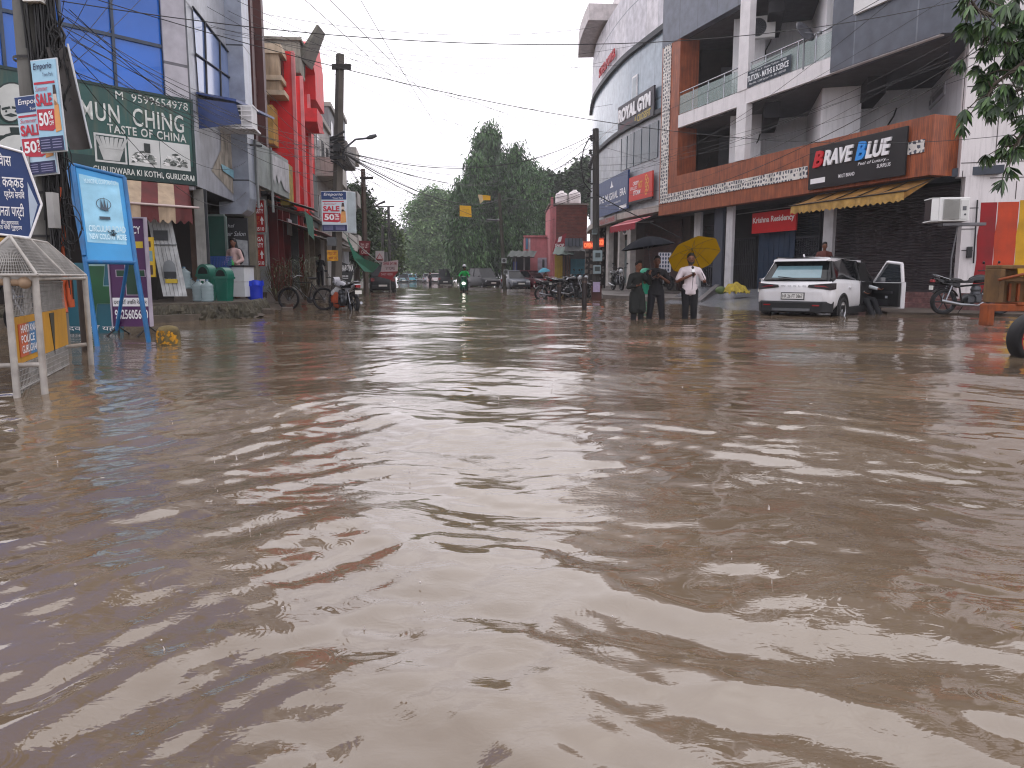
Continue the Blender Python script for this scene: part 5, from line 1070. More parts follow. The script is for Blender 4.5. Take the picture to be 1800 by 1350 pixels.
d_ = pb_-pa_; m = MB(); m.hexa([(-.05, -.6, -.15), (.15, -.6, -.25), (.15, 1.2, -.25), (-.05, 1.2, -.15), (d_.x-.05, -.5, d_.z), (d_.x+.03, -.5, d_.z-.05), (d_.x+.03, .7, d_.z-.05), (d_.x-.05, .7, d_.z)]); m.build('panel', t, M('66655a', .5, .4, 4)); m = MB(); m.tube([(0, .3, -.8), (.05, .3, -.1), (.4, .5, .4)], .05); m.build('stand', t, M('4c4c46', .7))
# grey corrugated fascia with torn poster
t = thing('shopfront_fascia', 'grey green sheet metal fascia with a torn white poster running over the small shops', 'fascia', LS.w(0), LS.ang)
a, b = lsx(455, -.5), lsx(511, -.9); z1, z0 = LS.z_(456, 252, -.5), LS.z_(456, 326, -.5)
m = MB(); m.add([(a, -.5, z0), (b, -.9, z0-.1), (b, -.9, z1-.1), (a, -.5, z1), (a, -.3, z0), (b, -.7, z0-.1), (b, -.7, z1-.1), (a, -.3, z1)], [(0, 1, 2, 3), (7, 6, 5, 4), (3, 2, 6, 7), (4, 5, 1, 0), (0, 3, 7, 4), (1, 5, 6, 2)]); m.build('sheet', t, M_pattern('panel', '8b938f', '6a716e', (2, .2), .5, .01))
m = MB(); f = lambda u, v: (a+(b-a)*u, -.5-.4*u-.03, z0+.03+(z1-z0-.2)*v); jag = [(.42, .1), (.47, .3), (.5, .12), (.56, .45), (.62, .2), (.7, .35), (.8, .1), (.98, .05), (.98, .95), (.42, .98)]; P = [f(*q) for q in jag]; m.add(P, [tuple(range(len(P)))]); m.build('torn_poster', t, M('b4b4b8', .6, .3, 3, streak=.6))
m = MB(); m.box(b, b+.9, -.9, -.6, z0-.3, z1-.2); m.build('yellow_end', t, M('9a8430', .7, .6, 4))
for s_ in (.0, .42): m = MB(); x = a+(b-a)*s_; m.tube([(x, -.52-.4*s_, z0-.7), (x, -.52-.4*s_, z1)], .04, 6); m.build('support_post', t, M('8b8f8e', .6))
# common dark shop interiors with pillars below the fascia
t = thing('shop_row', 'row of small dark open shopfronts with red and white posts below the fascia', 'shops', LS.w(0), LS.ang)
e1 = lsx(600)
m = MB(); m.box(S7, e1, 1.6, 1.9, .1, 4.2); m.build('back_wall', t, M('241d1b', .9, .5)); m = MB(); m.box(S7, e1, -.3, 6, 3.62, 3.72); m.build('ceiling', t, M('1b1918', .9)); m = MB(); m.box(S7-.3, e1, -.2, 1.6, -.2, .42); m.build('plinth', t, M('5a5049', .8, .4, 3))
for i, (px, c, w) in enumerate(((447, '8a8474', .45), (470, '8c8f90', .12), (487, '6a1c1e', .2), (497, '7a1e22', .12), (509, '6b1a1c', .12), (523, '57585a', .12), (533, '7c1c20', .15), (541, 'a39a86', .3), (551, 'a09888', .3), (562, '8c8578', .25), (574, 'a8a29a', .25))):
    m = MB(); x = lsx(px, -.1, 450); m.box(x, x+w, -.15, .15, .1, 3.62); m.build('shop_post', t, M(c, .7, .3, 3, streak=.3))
for i, (px0, px1, c, z0_, z1_) in enumerate(((451, 463, '7a7264', .4, 3.3), (474, 484, '3d4347', .5, 3.0), (499, 507, '7d1c20', 1.4, 2.6), (512, 521, '2a3238', .5, 2.9), (526, 531, '8e8a80', .5, 2.6), (543, 549, '5c2a2a', .5, 2.8), (566, 572, '20323c', .5, 2.6), (577, 590, '9a958c', .5, 3.0))):
    m = MB(); x0, x1 = lsx(px0, .9, 450), lsx(px1, .9, 450); m.box(x0, x1, .9, 1.0, z0_, z1_); m.build('shop_panel', t, M(c, .5, .4, 3, streak=.3))
m = MB(); x = lsx(503, -.2, 410); m.box(x-.4, x+.5, -.35, -.3, 2.5, 3.1); m.build('notice_board', t, M('8c8a8e', .6))
# salon green panel and poster next to the restaurant pillar (perpendicular to the road, facing the camera)
def frontal(name, label, cat, px0, px1, pyt, pyb, D, c, group=None, rz=0, th=.06, **k):
    p0, p1 = at(px0, pyb, D), at(px1, pyt, D); t_ = thing(name, label, cat, tuple(p0), rz, group); m = MB(); m.box(0, p1.x-p0.x, 0, th, 0, p1.z-p0.z); m.build('board', t_, M(c, .5, .2, **k)); return t_, p1.x-p0.x, p1.z-p0.z
t, W, H = frontal('closed_door', 'plain dark green door panel between the restaurant pillar and the salon poster', 'door', 367, 394, 380, 500, 21.3, '1a4a40')
m = MB(); m.box(-.05, 0, -.03, .06, 0, H); m.box(W, W+.05, -.03, .06, 0, H); m.box(0, W, -.03, .06, H, H+.05); m.build('frame', t, M('6c7c78', .5))
t, W, H = frontal('salon_poster', 'black and grey hair salon poster with a face and script lettering above the white counter', 'poster', 395, 434, 383, 500, 21.6, '222326')
m = MB(); m.mat(M('b8bcc0', .5)); m.text('Jahal', W*.05, W*.5, H*.84, H*.91, 0, shear=.3); m.text('Hair Salon', W*.02, W*.92, H*.73, H*.80, 0, shear=.3); m.build('lettering', t)
m = MB(); m.mat(M('9fa4a8', .6, .3, 8)); m.prism([(W*.5, 0.3), (W*.98, .3), (W*.98, H*.66), (W*.5, H*.68)], -.003, 0, 'y'); m.mat(M('34363a', .6, .5, 8)); m.prism([(W*.55+W*.22*math.cos(a)*1.3, H*.42+H*.14*math.sin(a)) for a in np.linspace(0, 6.2, 16)], -.006, -.003, 'y'); m.mat(M('6f5a50', .6)); m.prism([(W*.1+W*.1*math.cos(a), H*.5+H*.07*math.sin(a)) for a in np.linspace(0, 6.2, 14)], -.006, -.003, 'y'); m.build('picture', t)
# red vertical signs
for i, (yt, yb, rows) in enumerate(((352, 408, ('MEGA', 'PARTY', 'BASE', 'MENT', '98510')), (412, 468, ('MEGA', 'PARTY', 'BASE', 'MENT', '98510')))):
    t, W, H = frontal('red_sign', ['upper of two stacked red vertical signs with white letters and an arrow', 'lower of two stacked red vertical signs with white letters and an arrow'][i], 'sign', 444, 464, yt, yb, 24.6, 'a3161c')
    m = MB(); m.mat(LT)
    for k, s in enumerate(rows[:2]): m.text(s, W*.08, W*.92, H*(.78-.19*k), H*(.92-.19*k), 0, bold=.03)
    m.mat(M('c8763a', .5)); m.text('BASE', W*.08, W*.6, H*.40, H*.5, 0); m.text('MENT', W*.08, W*.6, H*.24, H*.34, 0); m.mat(LT); m.text('98510', W*.08, W*.92, H*.04, H*.16, 0, bold=.02)
    m.prism([(W*.72, H*.24), (W*.82, H*.24), (W*.82, H*.36), (W*.92, H*.36), (W*.77, H*.5), (W*.62, H*.36), (W*.72, H*.36)], -.004, 0, 'y'); m.build('lettering', t)
    m = MB(); m.box(-.03, 0, -.03, .05, 0, H); m.box(W, W+.04, -.03, .05, 0, H); m.box(0, W, -.03, .05, H, H+.03); m.build('frame', t, M('8f8a86', .5))
# sloping corrugated eaves over the far shops
t = thing('sheet_awning', 'rusty sloping sheet metal awning over the shops beside the red building', 'awning', LS.w(0), LS.ang)
x0, x1 = lsx(488, -.5), lsx(597, -1.0)
for a, b, c, z, n in ((x0, lsx(520, -.9), '4a3a34', 3.75, 1), (lsx(514, -.9), lsx(545, -1.2), 'a09a98', 3.5, 2), (lsx(545, -1.2), lsx(583, -1.2), '5a2b28', 3.1, 3), (lsx(583, -1.2), lsx(606, -1.2), '6e6a64', 3.0, 4)):
    m = MB(); m.grid(lambda u, v: (a+(b-a)*u, .2-1.9*v, z-.55*v+.025*math.sin(u*(b-a)*22)), 120, 4); m.build('sheet', t, M(c, .6, .4, 3, streak=.4))
m = MB(); m.tube([(x0, -1.6, 3.1), (x1, -1.6, 2.6)], .04); m.build('edge_pipe', t, M('55504c', .6))
m = MB(); a = lsx(533, -1.6); m.add([(a, -1.65, 3.0), (a+2, -1.65, 2.9), (a+1.8, -1.7, 2.15), (a+.4, -1.7, 2.3)], [(0, 1, 2, 3)]); m.build('green_cloth', t, M('1e5a48', .8, .4))
# far grey buildings
def block(label, px0, px1, pyt, c, dep=7, oy=0.0, floors=3, seed=1, off0=0, name='grey_building', zb=0):
    t = thing(name, label, 'building', LS.w(0), LS.ang); a, b = lsx(px0, oy), lsx(px1, oy); zt = LS.z_(px0, pyt, oy); m = MB(); m.box(a, b, oy, oy+dep, zb, zt); m.build('wall', t, M(c, .8, .25, 1.5, streak=.6)); rg = random.Random(seed)
    fl = zt/floors; rp_ = MB(); rp_.box(a-.1, b+.1, oy-.15, oy+dep+.1, zt, zt+.25); rp_.build('roof_edge', t, M('9a9690', .8, streak=.5))
    for f in range(1, floors):
        m = MB(); z = fl*f; m.box(a+.3, b-.3, oy-1.0, oy, z-.1, z+.05); m.box(a+.3, b-.3, oy-1.0, oy-.9, z+.05, z+.85); m.box(a+.3, a+.4, oy-.9, oy, z+.05, z+.85); m.build('balcony', t, M(rg.choice(['a8a49e', '8a8782', '6d6a68']), .8, streak=.5))
        for k in range(int((b-a)/2.2)): m = MB(); x = a+.8+2.2*k; m.box(x, x+1.1, oy-.03, oy, z+.1, z+2.1); m.build('window', t, M('20242a', .2))
    for z in (1, 2): m = MB(); m.box(a-.02, a, oy+1.5, oy+2.6, fl*z+.8, fl*z+2.0); m.build('window', t, M('24282e', .25))
    return t
block('grey plastered house with balconies directly beyond the red building', 558, 583, 205, 'a5a29f', seed=2, floors=3)
block('taller grey house with diagonal railings behind the concrete pole', 584, 603, 200, '7e7f82', seed=3, floors=4)
block('pale distant house just past the pole with a plain end wall', 604, 612, 212, '9aa0a6', seed=4, floors=4)
block('low distant house half hidden by the street trees', 640, 660, 400, '8a8a86', seed=5, floors=2, oy=3)
# ================================================================ things standing on the left
# big concrete pole wrapped in cables
p = at(97, 600, 9.3)
t = pole('concrete_pole', 'thick grey concrete utility pole wrapped in black cables in front of the restaurant', 'utility pole', (p.x, p.y, 0), 9, .17, .13, '6a6a66', square=False)
def tangle(parent, name, x0, z0, z1, n, seed, c='101011', spread=.10, r=.010):
    rg = random.Random(seed); m = MB()
    for i in range(n):
        bx, by = x0+rg.uniform(-spread, spread), -.08+rg.uniform(-.1, .1); pts = []; za = rg.uniform(z0, z0+(z1-z0)*.3); zb = rg.uniform(z0+(z1-z0)*.6, z1); k = 9
        for j in range(k+1): pts.append((bx+rg.uniform(-.03, .03)*(1+j*.1), by+rg.uniform(-.03, .03), za+(zb-za)*j/k))
        m.tube(pts, rg.uniform(r*.6, r*1.5), 5)
    return m.build(name, parent, M(c, .5))
tangle(t, 'cable_bundle', .22, .6, 9, 46, 1, spread=.12); tangle(t, 'cable_bundle', .34, 2.6, 3.9, 26, 2, spread=.1, r=.014)
tangle(t, 'orange_conduit', .22, .3, 2.3, 2, 3, 'b0502a', .02, .03); tangle(t, 'cable_bundle', .12, 1.2, 9, 18, 4, spread=.1)
rg = random.Random(9); m = MB()
for k in range(14):
    a = rg.uniform(0, 6.28); z = rg.uniform(1.2, 4.2); r = rg.uniform(.12, .3); c = Vector((.25+rg.uniform(-.05, .15), -.12, z)); m.tube([c+Vector((r*math.cos(a+j*.5)*.6, -.03*j*.2, r*math.sin(a+j*.5))) for j in range(10)], .007, 4)
m.build('cable_loops', t, M('141416', .5))
m = MB(); m.box(.1, .3, -.25, -.12, 3.98, 4.12); m.build('junction_box', t, M('d8d8d2', .4)); m = MB(); m.box(.02, .05, -.3, -.2, 1.6, 2.3); m.box(.22, .3, -.32, -.2, 1.5, 1.9); m.build('torn_paper', t, M('9a9a98', .6, .3))
for i in range(6):
    m = MB(); z = .9+.5*i; m.lathe([(.19, z), (.192, z+.03)], 14); m.build('band', t, M('2a2a2c', .6))
# sale posters
def sale(label, c1, px0, px1, pyt, pyb, D, roll, yaw=0.0, blue_top=False, group=None):
    p0 = at((px0+px1)/2, pyb, D); p1 = at((px0+px1)/2, pyt, D); w = (px1-px0)/1363*D; h = p1.z-p0.z
    t = thing('sale_poster', label, 'poster', tuple(p0), rot=(0, roll, yaw)); m = MB(); m.box(-w/2, w/2, 0, .015, 0, h); m.build('board', t, M(c1, .5, .1)); X = lambda f: -w/2+w*f; Z = lambda f: h*f; a = MB(); y = -.002
    if blue_top: a.mat(M('1f3a6e', .5)); a.box(X(0), X(1), y-.003, y, Z(.80), Z(1))
    a.mat(M('1c2450', .5)); a.box(X(0), X(1), y-.003, y, Z(.0), Z(.16)); a.mat(M('b8253e', .5)); a.prism([(X(.04), Z(.24)), (X(.62), Z(.22)), (X(.84), Z(.27)), (X(.74), Z(.46)), (X(.04), Z(.47))], y-.003, y, 'y'); a.box(X(.04), X(.9), y-.003, y, Z(.74), Z(.765))
    a.mat(M('d89a5a', .5, .3)); a.prism([(X(.74), Z(.2)), (X(.98), Z(.22)), (X(.96), Z(.5)), (X(.82), Z(.56)), (X(.76), Z(.4))], y-.005, y, 'y'); a.mat(M('d8c4b4', .5)); a.prism([(X(.78), Z(.5)), (X(.93), Z(.5)), (X(.9), Z(.7)), (X(.8), Z(.68))], y-.005, y, 'y'); a.mat(M('3a2622', .5)); a.prism([(X(.8), Z(.62)), (X(.92), Z(.62)), (X(.9), Z(.72)), (X(.82), Z(.72))], y-.007, y, 'y')
    a.mat(M('8a8ab0', .5))
    for k in range(4): a.box(X(.06), X(.44), y-.005, y, Z(.03+.03*k), Z(.04+.03*k)); a.box(X(.54), X(.92), y-.005, y, Z(.03+.03*k), Z(.04+.03*k))
    a.mat(LT if blue_top else M('1c2450', .5)); a.text('Emporio', X(.1), X(.86), Z(.88), Z(.97), y-.003, bold=.01, shear=.15); a.text('Town Park', X(.45), X(.88), Z(.82), Z(.86), y-.003); a.mat(LT); a.text('50', X(.1), X(.5), Z(.28), Z(.43), y-.003, bold=.03); a.text('%', X(.52), X(.7), Z(.35), Z(.44), y-.003, bold=.02); a.text('OFF', X(.52), X(.7), Z(.28), Z(.33), y-.003, bold=.02)
    a.mat(M('c0243e', .5)); a.text('SALE', X(.06), X(.72), Z(.50), Z(.64), y-.003, bold=.04); a.text('Summer', X(.08), X(.6), Z(.665), Z(.72), y-.003, shear=.3); a.build('print', t); m = MB(); m.box(-w/2-.015, w/2+.015, .016, .03, -.015, h+.015); m.build('frame', t, M('c8ccd0', .5)); return t
sale('light blue Emporio sale poster tied highest on the cable wrapped pole', '9ec8de', 69, 117, 105, 265, 8.85, R(-2.5), R(-12))
sale('dark topped Emporio sale poster hanging behind and below the light blue one', 'b4cfe0', 42, 103, 168, 306, 9.0, R(-4), R(-10), True)
p = at(140, 262, 9.2); t = thing('sale_poster', 'back of a bent poster board on the right of the cable wrapped pole', 'poster', tuple(p), rot=(0, R(-8), R(25))); m = MB(); m.grid(lambda u, v: (-.1+.22*u, .06*math.sin(u*3), 1.12*v), 6, 6); m.build('board', t, M('4a4644', .6, .4, 4, streak=.5)); m = MB(); m.tube([(.12, 0, 0), (.12, 0, 1.15)], .012, 4); m.build('frame', t, M('c8ccd0', .5))
# blue framed ward sign board
def P_(px, py, D): return at(px, py, D)
t = thing('framed_sign_board', 'light blue framed board CIRCULAR ROAD NEW COLONY leaning on blue legs', 'sign board', tuple(onz(262, 600)), 0)
O = Vector(t.location); D1, D2 = 11.2, 11.0; A_, B_, C_, E_ = P_(128, 290, 11.6), P_(218, 312, 12.0), P_(150, 460, 11.0), P_(238, 462, 11.4); blu = M('1667a0', .45, .3, 3, streak=.35, dirt='4a4a44')
m = MB()
for a, b in ((A_, B_), (A_, C_), (B_, E_), (C_, E_)): m.tube([a-O, b-O], .035, 6)
nrm = (B_-A_).cross(C_-A_).normalized()*.03
m.tube([E_-O, P_(261, 598, 11.2)-O, P_(262, 615, 11.2)-O-Vector((0, 0, .2))], .035, 6); m.tube([C_-O, P_(172, 615, 10.7)-O], .035, 6); m.tube([C_-O+Vector((.1, 1.0, 0)), P_(205, 580, 12.4)-O], .03, 6); m.tube([A_-O+Vector((-.04, .02, .03)), P_(121, 300, 11.6)-O, P_(148, 450, 11.0)-O], .03, 6); m.build('frame', t, blu)
def q_(u, v): return (C_+(E_-C_)*u)*(1-v)+(A_+(B_-A_)*u)*v-O
m = MB(); m.grid(lambda u, v: q_(.02+.96*u, .02+.96*v)-nrm*.2, 4, 6, False); m.build('panel', t, M('2f8cc4', .4, .1)); m = MB(); m.grid(lambda u, v: q_(.10+.78*u, .20+.72*v)+Vector((0, -.012, 0)), 4, 6, False); m.build('faded_sheet', t, M('8fc4dc', .4, .2, 4, streak=.2, dirt='5a9ab8'))
m = MB(); u_ = (E_-C_); v_ = ((A_-C_)+(B_-E_))/2; X_ = u_.normalized(); Z_ = v_.normalized(); Y__ = Z_.cross(X_).normalized()
mm = Matrix(((X_.x, Y__.x, Z_.x, 0), (X_.y, Y__.y, Z_.y, 0), (X_.z, Y__.z, Z_.z, 0), (0, 0, 0, 1))); mm.translation = C_-O; m.T = mm; W, H = u_.length, v_.length
m.mat(M('c8e4ee', .4)); m.text('CIRCULAR ROAD', W*.14, W*.88, H*.31, H*.38, -.03, bold=.02); m.text('NEW COLONY MORE', W*.14, W*.88, H*.23, H*.29, -.03, bold=.02); m.text('MUNICIPAL CORPORATION', W*.16, W*.84, H*.84, H*.89, -.03)
m.mat(M('3a4a58', .5)); m.lathe([(.09, 0), (.10, 0)], 24, (W*.5, -.03, H*.62), 'y'); m.prism([(W*.42, H*.56), (W*.45, H*.68), (W*.49, H*.58), (W*.52, H*.7), (W*.55, H*.57), (W*.59, H*.66), (W*.58, H*.54)], -.034, -.03, 'y'); m.box(W*.38, W*.6, -.034, -.03, H*.45, H*.48); m.build('emblem', t)
m = MB(); m.T = mm; rg = random.Random(3); m.tube([(W*.6+.06*rg.uniform(-1, 1), -.04, H*.3+.06*rg.uniform(-1, 1)) for k in range(26)], .004, 4); m.build('scribble', t, M('20242a', .6))
# teal and green pharmacy board behind it, purple pharmacy board
t, W, H = frontal('pharmacy_board', 'teal board with large green angular cross pieces behind the blue framed board', 'sign board', 120, 206, 462, 586, 12.9, '1d5a6a')
m = MB(); m.mat(M('8fb0b0', .5)); Z = lambda f: H*f; X = lambda f: W*f
cr_ = [(.45, .98), (.78, .98), (.72, .68), (.98, .68), (.92, .42), (.58, .42), (.5, .02), (.35, .02), (.45, .42), (.38, .6)]
m.prism([(X(a), Z(b)) for a, b in cr_], -.004, 0, 'y'); m.mat(M('14532f', .5)); m.prism([(X(a*.95+.025), Z(b*.95+.025)) for a, b in cr_], -.008, -.004, 'y'); m.build('cross', t)
m = MB(); m.text('दवाईयाँ यहाँ', W*.02, W*.95, H*.03, H*.12, -.01); m.build('lettering', t, LT)
t, W, H = frontal('purple_pharmacy_board', 'tall purple PHARMACY board with green cross and phone number beside the blue legs', 'sign board', 200, 252, 384, 574, 12.4, '4a1c52', rz=0)
m = MB(); m.mat(LT); m.text('PHARMACY', W*.02, W*.9, H*.86, H*.93, 0, bold=.02); m.text('9625605680', W*.06, W*.96, H*.07, H*.16, 0, bold=.02); m.box(W*.02, W*.98, -.004, 0, H*.19, H*.27)
m.mat(M('c9b030', .5)); m.box(W*.02, W*.94, -.004, 0, H*.73, H*.79); m.mat(M('1c1c20', .5)); m.text('दवाईयाँ उचित रेट पर', W*.05, W*.95, H*.205, H*.255, -.004, bold=.01)
def crs(s, y, mt): m.mat(mt); cx, cz = W*.58, H*.5; a_, b_ = W*.15+s, W*.36+s; m.prism([(cx-a_, cz+.45*H*.42), (cx-a_, cz+a_*.5), (cx-b_*1.1, cz+a_*.5), (cx-b_*1.1, cz-a_*.6), (cx-a_, cz-a_*.6), (cx-a_, H*.30-s), (cx+a_, H*.30-s), (cx+a_, cz-a_*.6), (cx+b_, cz-a_*.6), (cx+b_, cz+a_*.5), (cx+a_, cz+a_*.5), (cx+a_, cz+.45*H*.42)], y-.003, y, 'y')
crs(.014, -.004, M('b4a4b8', .5)); crs(0, -.009, M('0f3a26', .5)); m.build('print', t); m = MB(); m.box(W, W+.02, -.02, .08, 0, H); m.box(-.02, 0, -.02, .08, 0, H); m.box(-.02, W+.02, -.02, .08, H, H+.02); m.build('frame', t, M('a8a0b0', .4))
for x in (.05, W-.05): m = MB(); m.tube([(x, .05, 0), (x-.12, -.25, -.2)], .015, 5); m.tube([(x, .05, 0), (x, .05, -.3)], .015, 5); m.tube([(x, .05, 0), (x+.1, .35, -.2)], .015, 5); m.build('foot', t, M('1c1a1c', .5))
# yellow poster and shop innards by the door
t, W, H = frontal('yellow_poster', 'small yellow printed poster in the dark shop opening beside the purple board', 'poster', 253, 268, 417, 487, 16.6, 'b8981c'); m = MB(); m.mat(M('6a8a90', .5)); m.box(W*.1, W*.9, -.004, 0, H*.4, H*.66); m.mat(M('3a2418', .5)); m.box(W*.1, W*.85, -.004, 0, H*.06, H*.3); m.box(W*.2, W*.8, -.004, 0, H*.75, H*.9); m.build('print', t)
# leaning white painted wooden door leaf
p0, p1 = at(287, 521, 17.0), at(272, 378, 17.6); t = thing('painted_door', 'tall white painted plank door leaning under the striped awning', 'door', tuple(p0), R(8))
m = MB(); w = .50; dx = p1.x-p0.x; h = p1.z-p0.z
for k in range(6): a = w*k/6; m.hexa([(a, 0, 0), (a+w/6-.008, 0, 0), (a+w/6-.008, .05, 0), (a, .05, 0), (a+dx, .35, h), (a+w/6-.008+dx, .35, h), (a+w/6-.008+dx, .4, h), (a+dx, .4, h)])
m.build('planks', t, M('a9acad', .7, .35, 5, streak=.6, dirt='4a4a44')); m = MB(); k = .25
m.mat(M('7a8084', .6)); m.prism([(w*.5+.13*math.cos(a)+dx*.33, h*.33+.2*math.sin(a)) for a in np.linspace(0, 6.1, 18)], .085, .105, 'y'); m.mat(M('b8a030', .6)); m.box(w*.25+dx*.2, w*.75+dx*.2, .03, .05, h*.16, h*.21); m.mat(M('2c3034', .6)); m.box(w*.2+dx*.2, w*.7+dx*.2, .045, .065, h*.22, h*.3)
m.box(.0+dx*.6, w+dx*.6, .19, .205, h*.62, h*.63); m.box(w*.1+dx*.7, w*.7+dx*.7, .22, .24, h*.68, h*.8); m.build('stencil', t)
# bins
def bin_(label, px, py, D, w, h):
    p = at(px, py, D); t = thing('litter_bin', label, 'litter bin', (p.x, p.y, .36), R(-12), 'green litter bins'); g = M('0e5c4c', .4, .15); m = MB(); loft(m, [[(x*w*s/2, y*w*.42*s/.5*.5, z) for x, y in ((-1, -1), (1, -1), (1, 1), (-1, 1))] for z, s in ((0, .82), (h*.68, 1))], sm=False); m.build('body', t, g, bevel=.02)
    m = MB(); m.box(-w*.54, w*.54, -w*.48, w*.48, h*.66, h*.72); r = w*.5; m.grid(lambda u, v: (-r*math.cos(math.pi*u), -w*.44+w*.88*v, h*.72+h*.28*math.sin(math.pi*u)), 16, 2); m.prism([(-r*math.cos(math.pi*k/14), h*.72+h*.28*math.sin(math.pi*k/14)) for k in range(15)], -w*.44, -w*.42, 'y'); m.build('lid', t, g); m = MB(); m.prism([(-r*.7*math.cos(math.pi*k/12), h*.735+h*.19*math.sin(math.pi*k/12)) for k in range(13)], -w*.455, -w*.441, 'y'); m.build('mouth', t, M('0c1412', .7)); return t
t = bin_('green dome lidded litter bin with white recycling mark, left of the pair', 366, 527, 18.9, .37, .88); m = MB(); m.box(-.07, .07, -.2, -.193, .38, .52); m.build('recycling_mark', t, LT); m = MB(); m.box(-.04, .04, -.205, -.2, .41, .48); m.build('mark_centre', t, M('17694f', .4))
bin_('green dome lidded litter bin in front of the white counter, right of the pair', 396, 527, 18.5, .35, .80)
# water bottles
def jar(label, px, D, z=.36, grp='clear water bottles'):
    p = at(px, 520, D); t = thing('water_bottle', label, 'water bottle', (p.x, p.y, z), 0, grp); m = MB(); r = .14; pr = [(0, 0), (r*.9, .005), (r, .03)]
    for k in range(4): z0 = .05+.085*k; pr += [(r, z0), (r*.95, z0+.02), (r, z0+.04), (r, z0+.075)]
    pr += [(r*.9, .40), (r*.4, .455), (r*.22, .47), (r*.22, .5), (0, .5)]; m.lathe(pr, 20); m.build('shell', t, M('a9bcc0', .08, .1, alpha=.5)); m = MB(); m.lathe([(r*.25, .485), (r*.26, .51), (0, .512)], 12); m.build('cap', t, M('5a7a90', .4)); return t
jar('clear ribbed water bottle nearest the leaning white door', 349, 18.2); jar('clear ribbed water bottle right beside the first green bin', 365, 18.0)
jar('clear water bottle standing on a crate in the shop doorway', 326, 18.3, .66); jar('clear water bottle on the ground behind the doorway crate', 337, 18.9, .4)
p = at(326, 520, 18.3); t = thing('bottle_crate', 'low concrete block under the doorway water bottle', 'block', (p.x, p.y, .36), .2); m = MB(); m.box(-.22, .2, -.16, .16, 0, .2); m.box(-.2, .18, -.14, .14, .2, .295); m.build('block', t, M('57504a', .9, .4, 5, bump=.01))
# freezer counter, basket
p0, p1 = at(401, 505, 20.2), at(430, 469, 20.2); t = thing('white_counter', 'plain white boxy counter behind the green bins', 'counter', (p0.x, p0.y, .42), R(-8)); w = p1.x-p0.x; h = p1.z-.42; m = MB(); m.box(0, w, 0, .55, 0, h*.5-.01); m.box(0, w, 0, .55, h*.5, h); m.build('cabinet', t, M('c8ccce', .4, .08)); m = MB(); m.box(-.03, w+.03, -.03, .6, h, h+.04); m.build('top', t, M('1d1e20', .4))
p0, p1 = at(356, 470, 19.8), at(396, 452, 19.8); w = p1.x-p0.x; t = thing('plastic_basket', 'blue mesh plastic basket on a stand above the green bins', 'basket', tuple(p0), 0); m = MB(); h = p1.z-p0.z
for k in range(6): z = h*k/5; e = .05*k/5; m.box(-e, w+e, -e, -e+.01, z, z+.02); m.box(-e, w+e, .35+e, .36+e, z, z+.02); m.box(-e-.01, -e, 0, .35, z, z+.02); m.box(w+e, w+e+.01, 0, .35, z, z+.02)
for k in range(16): x = w*k/15; m.box(x, x+.012, -.03, -.02, 0, h); m.box(x, x+.012, .36, .37, 0, h)
m.build('mesh', t, M('2c4c8e', .5, .15)); m = MB(); m.box(0, w, 0, .35, 0, .01); m.build('base', t, M('2c4c8e', .5)); m = MB(); m.box(.05, w-.05, .05, .3, -.75, -.004); m.build('stand', t, M('3d3a38', .7))
# blue drum
p = onz(449, 532, .12); p = at(449, 530, 20.6); t = thing('blue_drum', 'bright blue plastic drum with a crumpled liner on the muddy verge', 'drum', (p.x, p.y, .12), 0); m = MB(); r = .21; m.lathe([(0, 0), (r*.86, 0), (r*.9, .03), (r*.93, .3), (r, .62), (r*1.03, .64), (r*1.03, .69), (r*.97, .69), (r*.95, .4), (0, .4)], 28); m.build('shell', t, M('1430b0', .4, .12)); m = MB(); m.grid(lambda u, v: ((r*1.06+.02*math.sin(u*31)*v)*math.cos(6.283*u), (r*1.06+.02*math.cos(u*37)*v)*math.sin(6.283*u), .72-.14*v+.015*math.sin(u*25)), 60, 4); m.build('liner', t, M('1b3cc8', .3, .2, 8))
# yellow painted stub
p = onz(297, 604); t = thing('bollard_stub', 'short round concrete stub with flaking yellow paint in the water', 'bollard', (p.x, p.y, 0), 0); m = MB(); m.lathe([(.165, -.3), (.16, .1), (.15, .19), (.12, .235), (.06, .255), (0, .26)], 20); m.build('concrete', t, M('6a5c38', .9, .6, 9, bump=.02)); m = MB(); rg = random.Random(6)
for k in range(46):
    a_ = R(rg.uniform(-140, -25)); z = rg.uniform(.0, .19)**1.0; r_ = .166-.05*max(0, z-.1); w_ = rg.uniform(.06, .2); h_2 = rg.uniform(.008, .03); m.add([(r_*math.cos(a_-w_), r_*math.sin(a_-w_), z), (r_*math.cos(a_), r_*math.sin(a_), z-h_2), (r_*math.cos(a_+w_), r_*math.sin(a_+w_), z+h_2*.3), (r_*math.cos(a_), r_*math.sin(a_), z+h_2)], [(0, 1, 2, 3)])
m.build('yellow_paint', t, M('c08a18', .7, .5, 14))
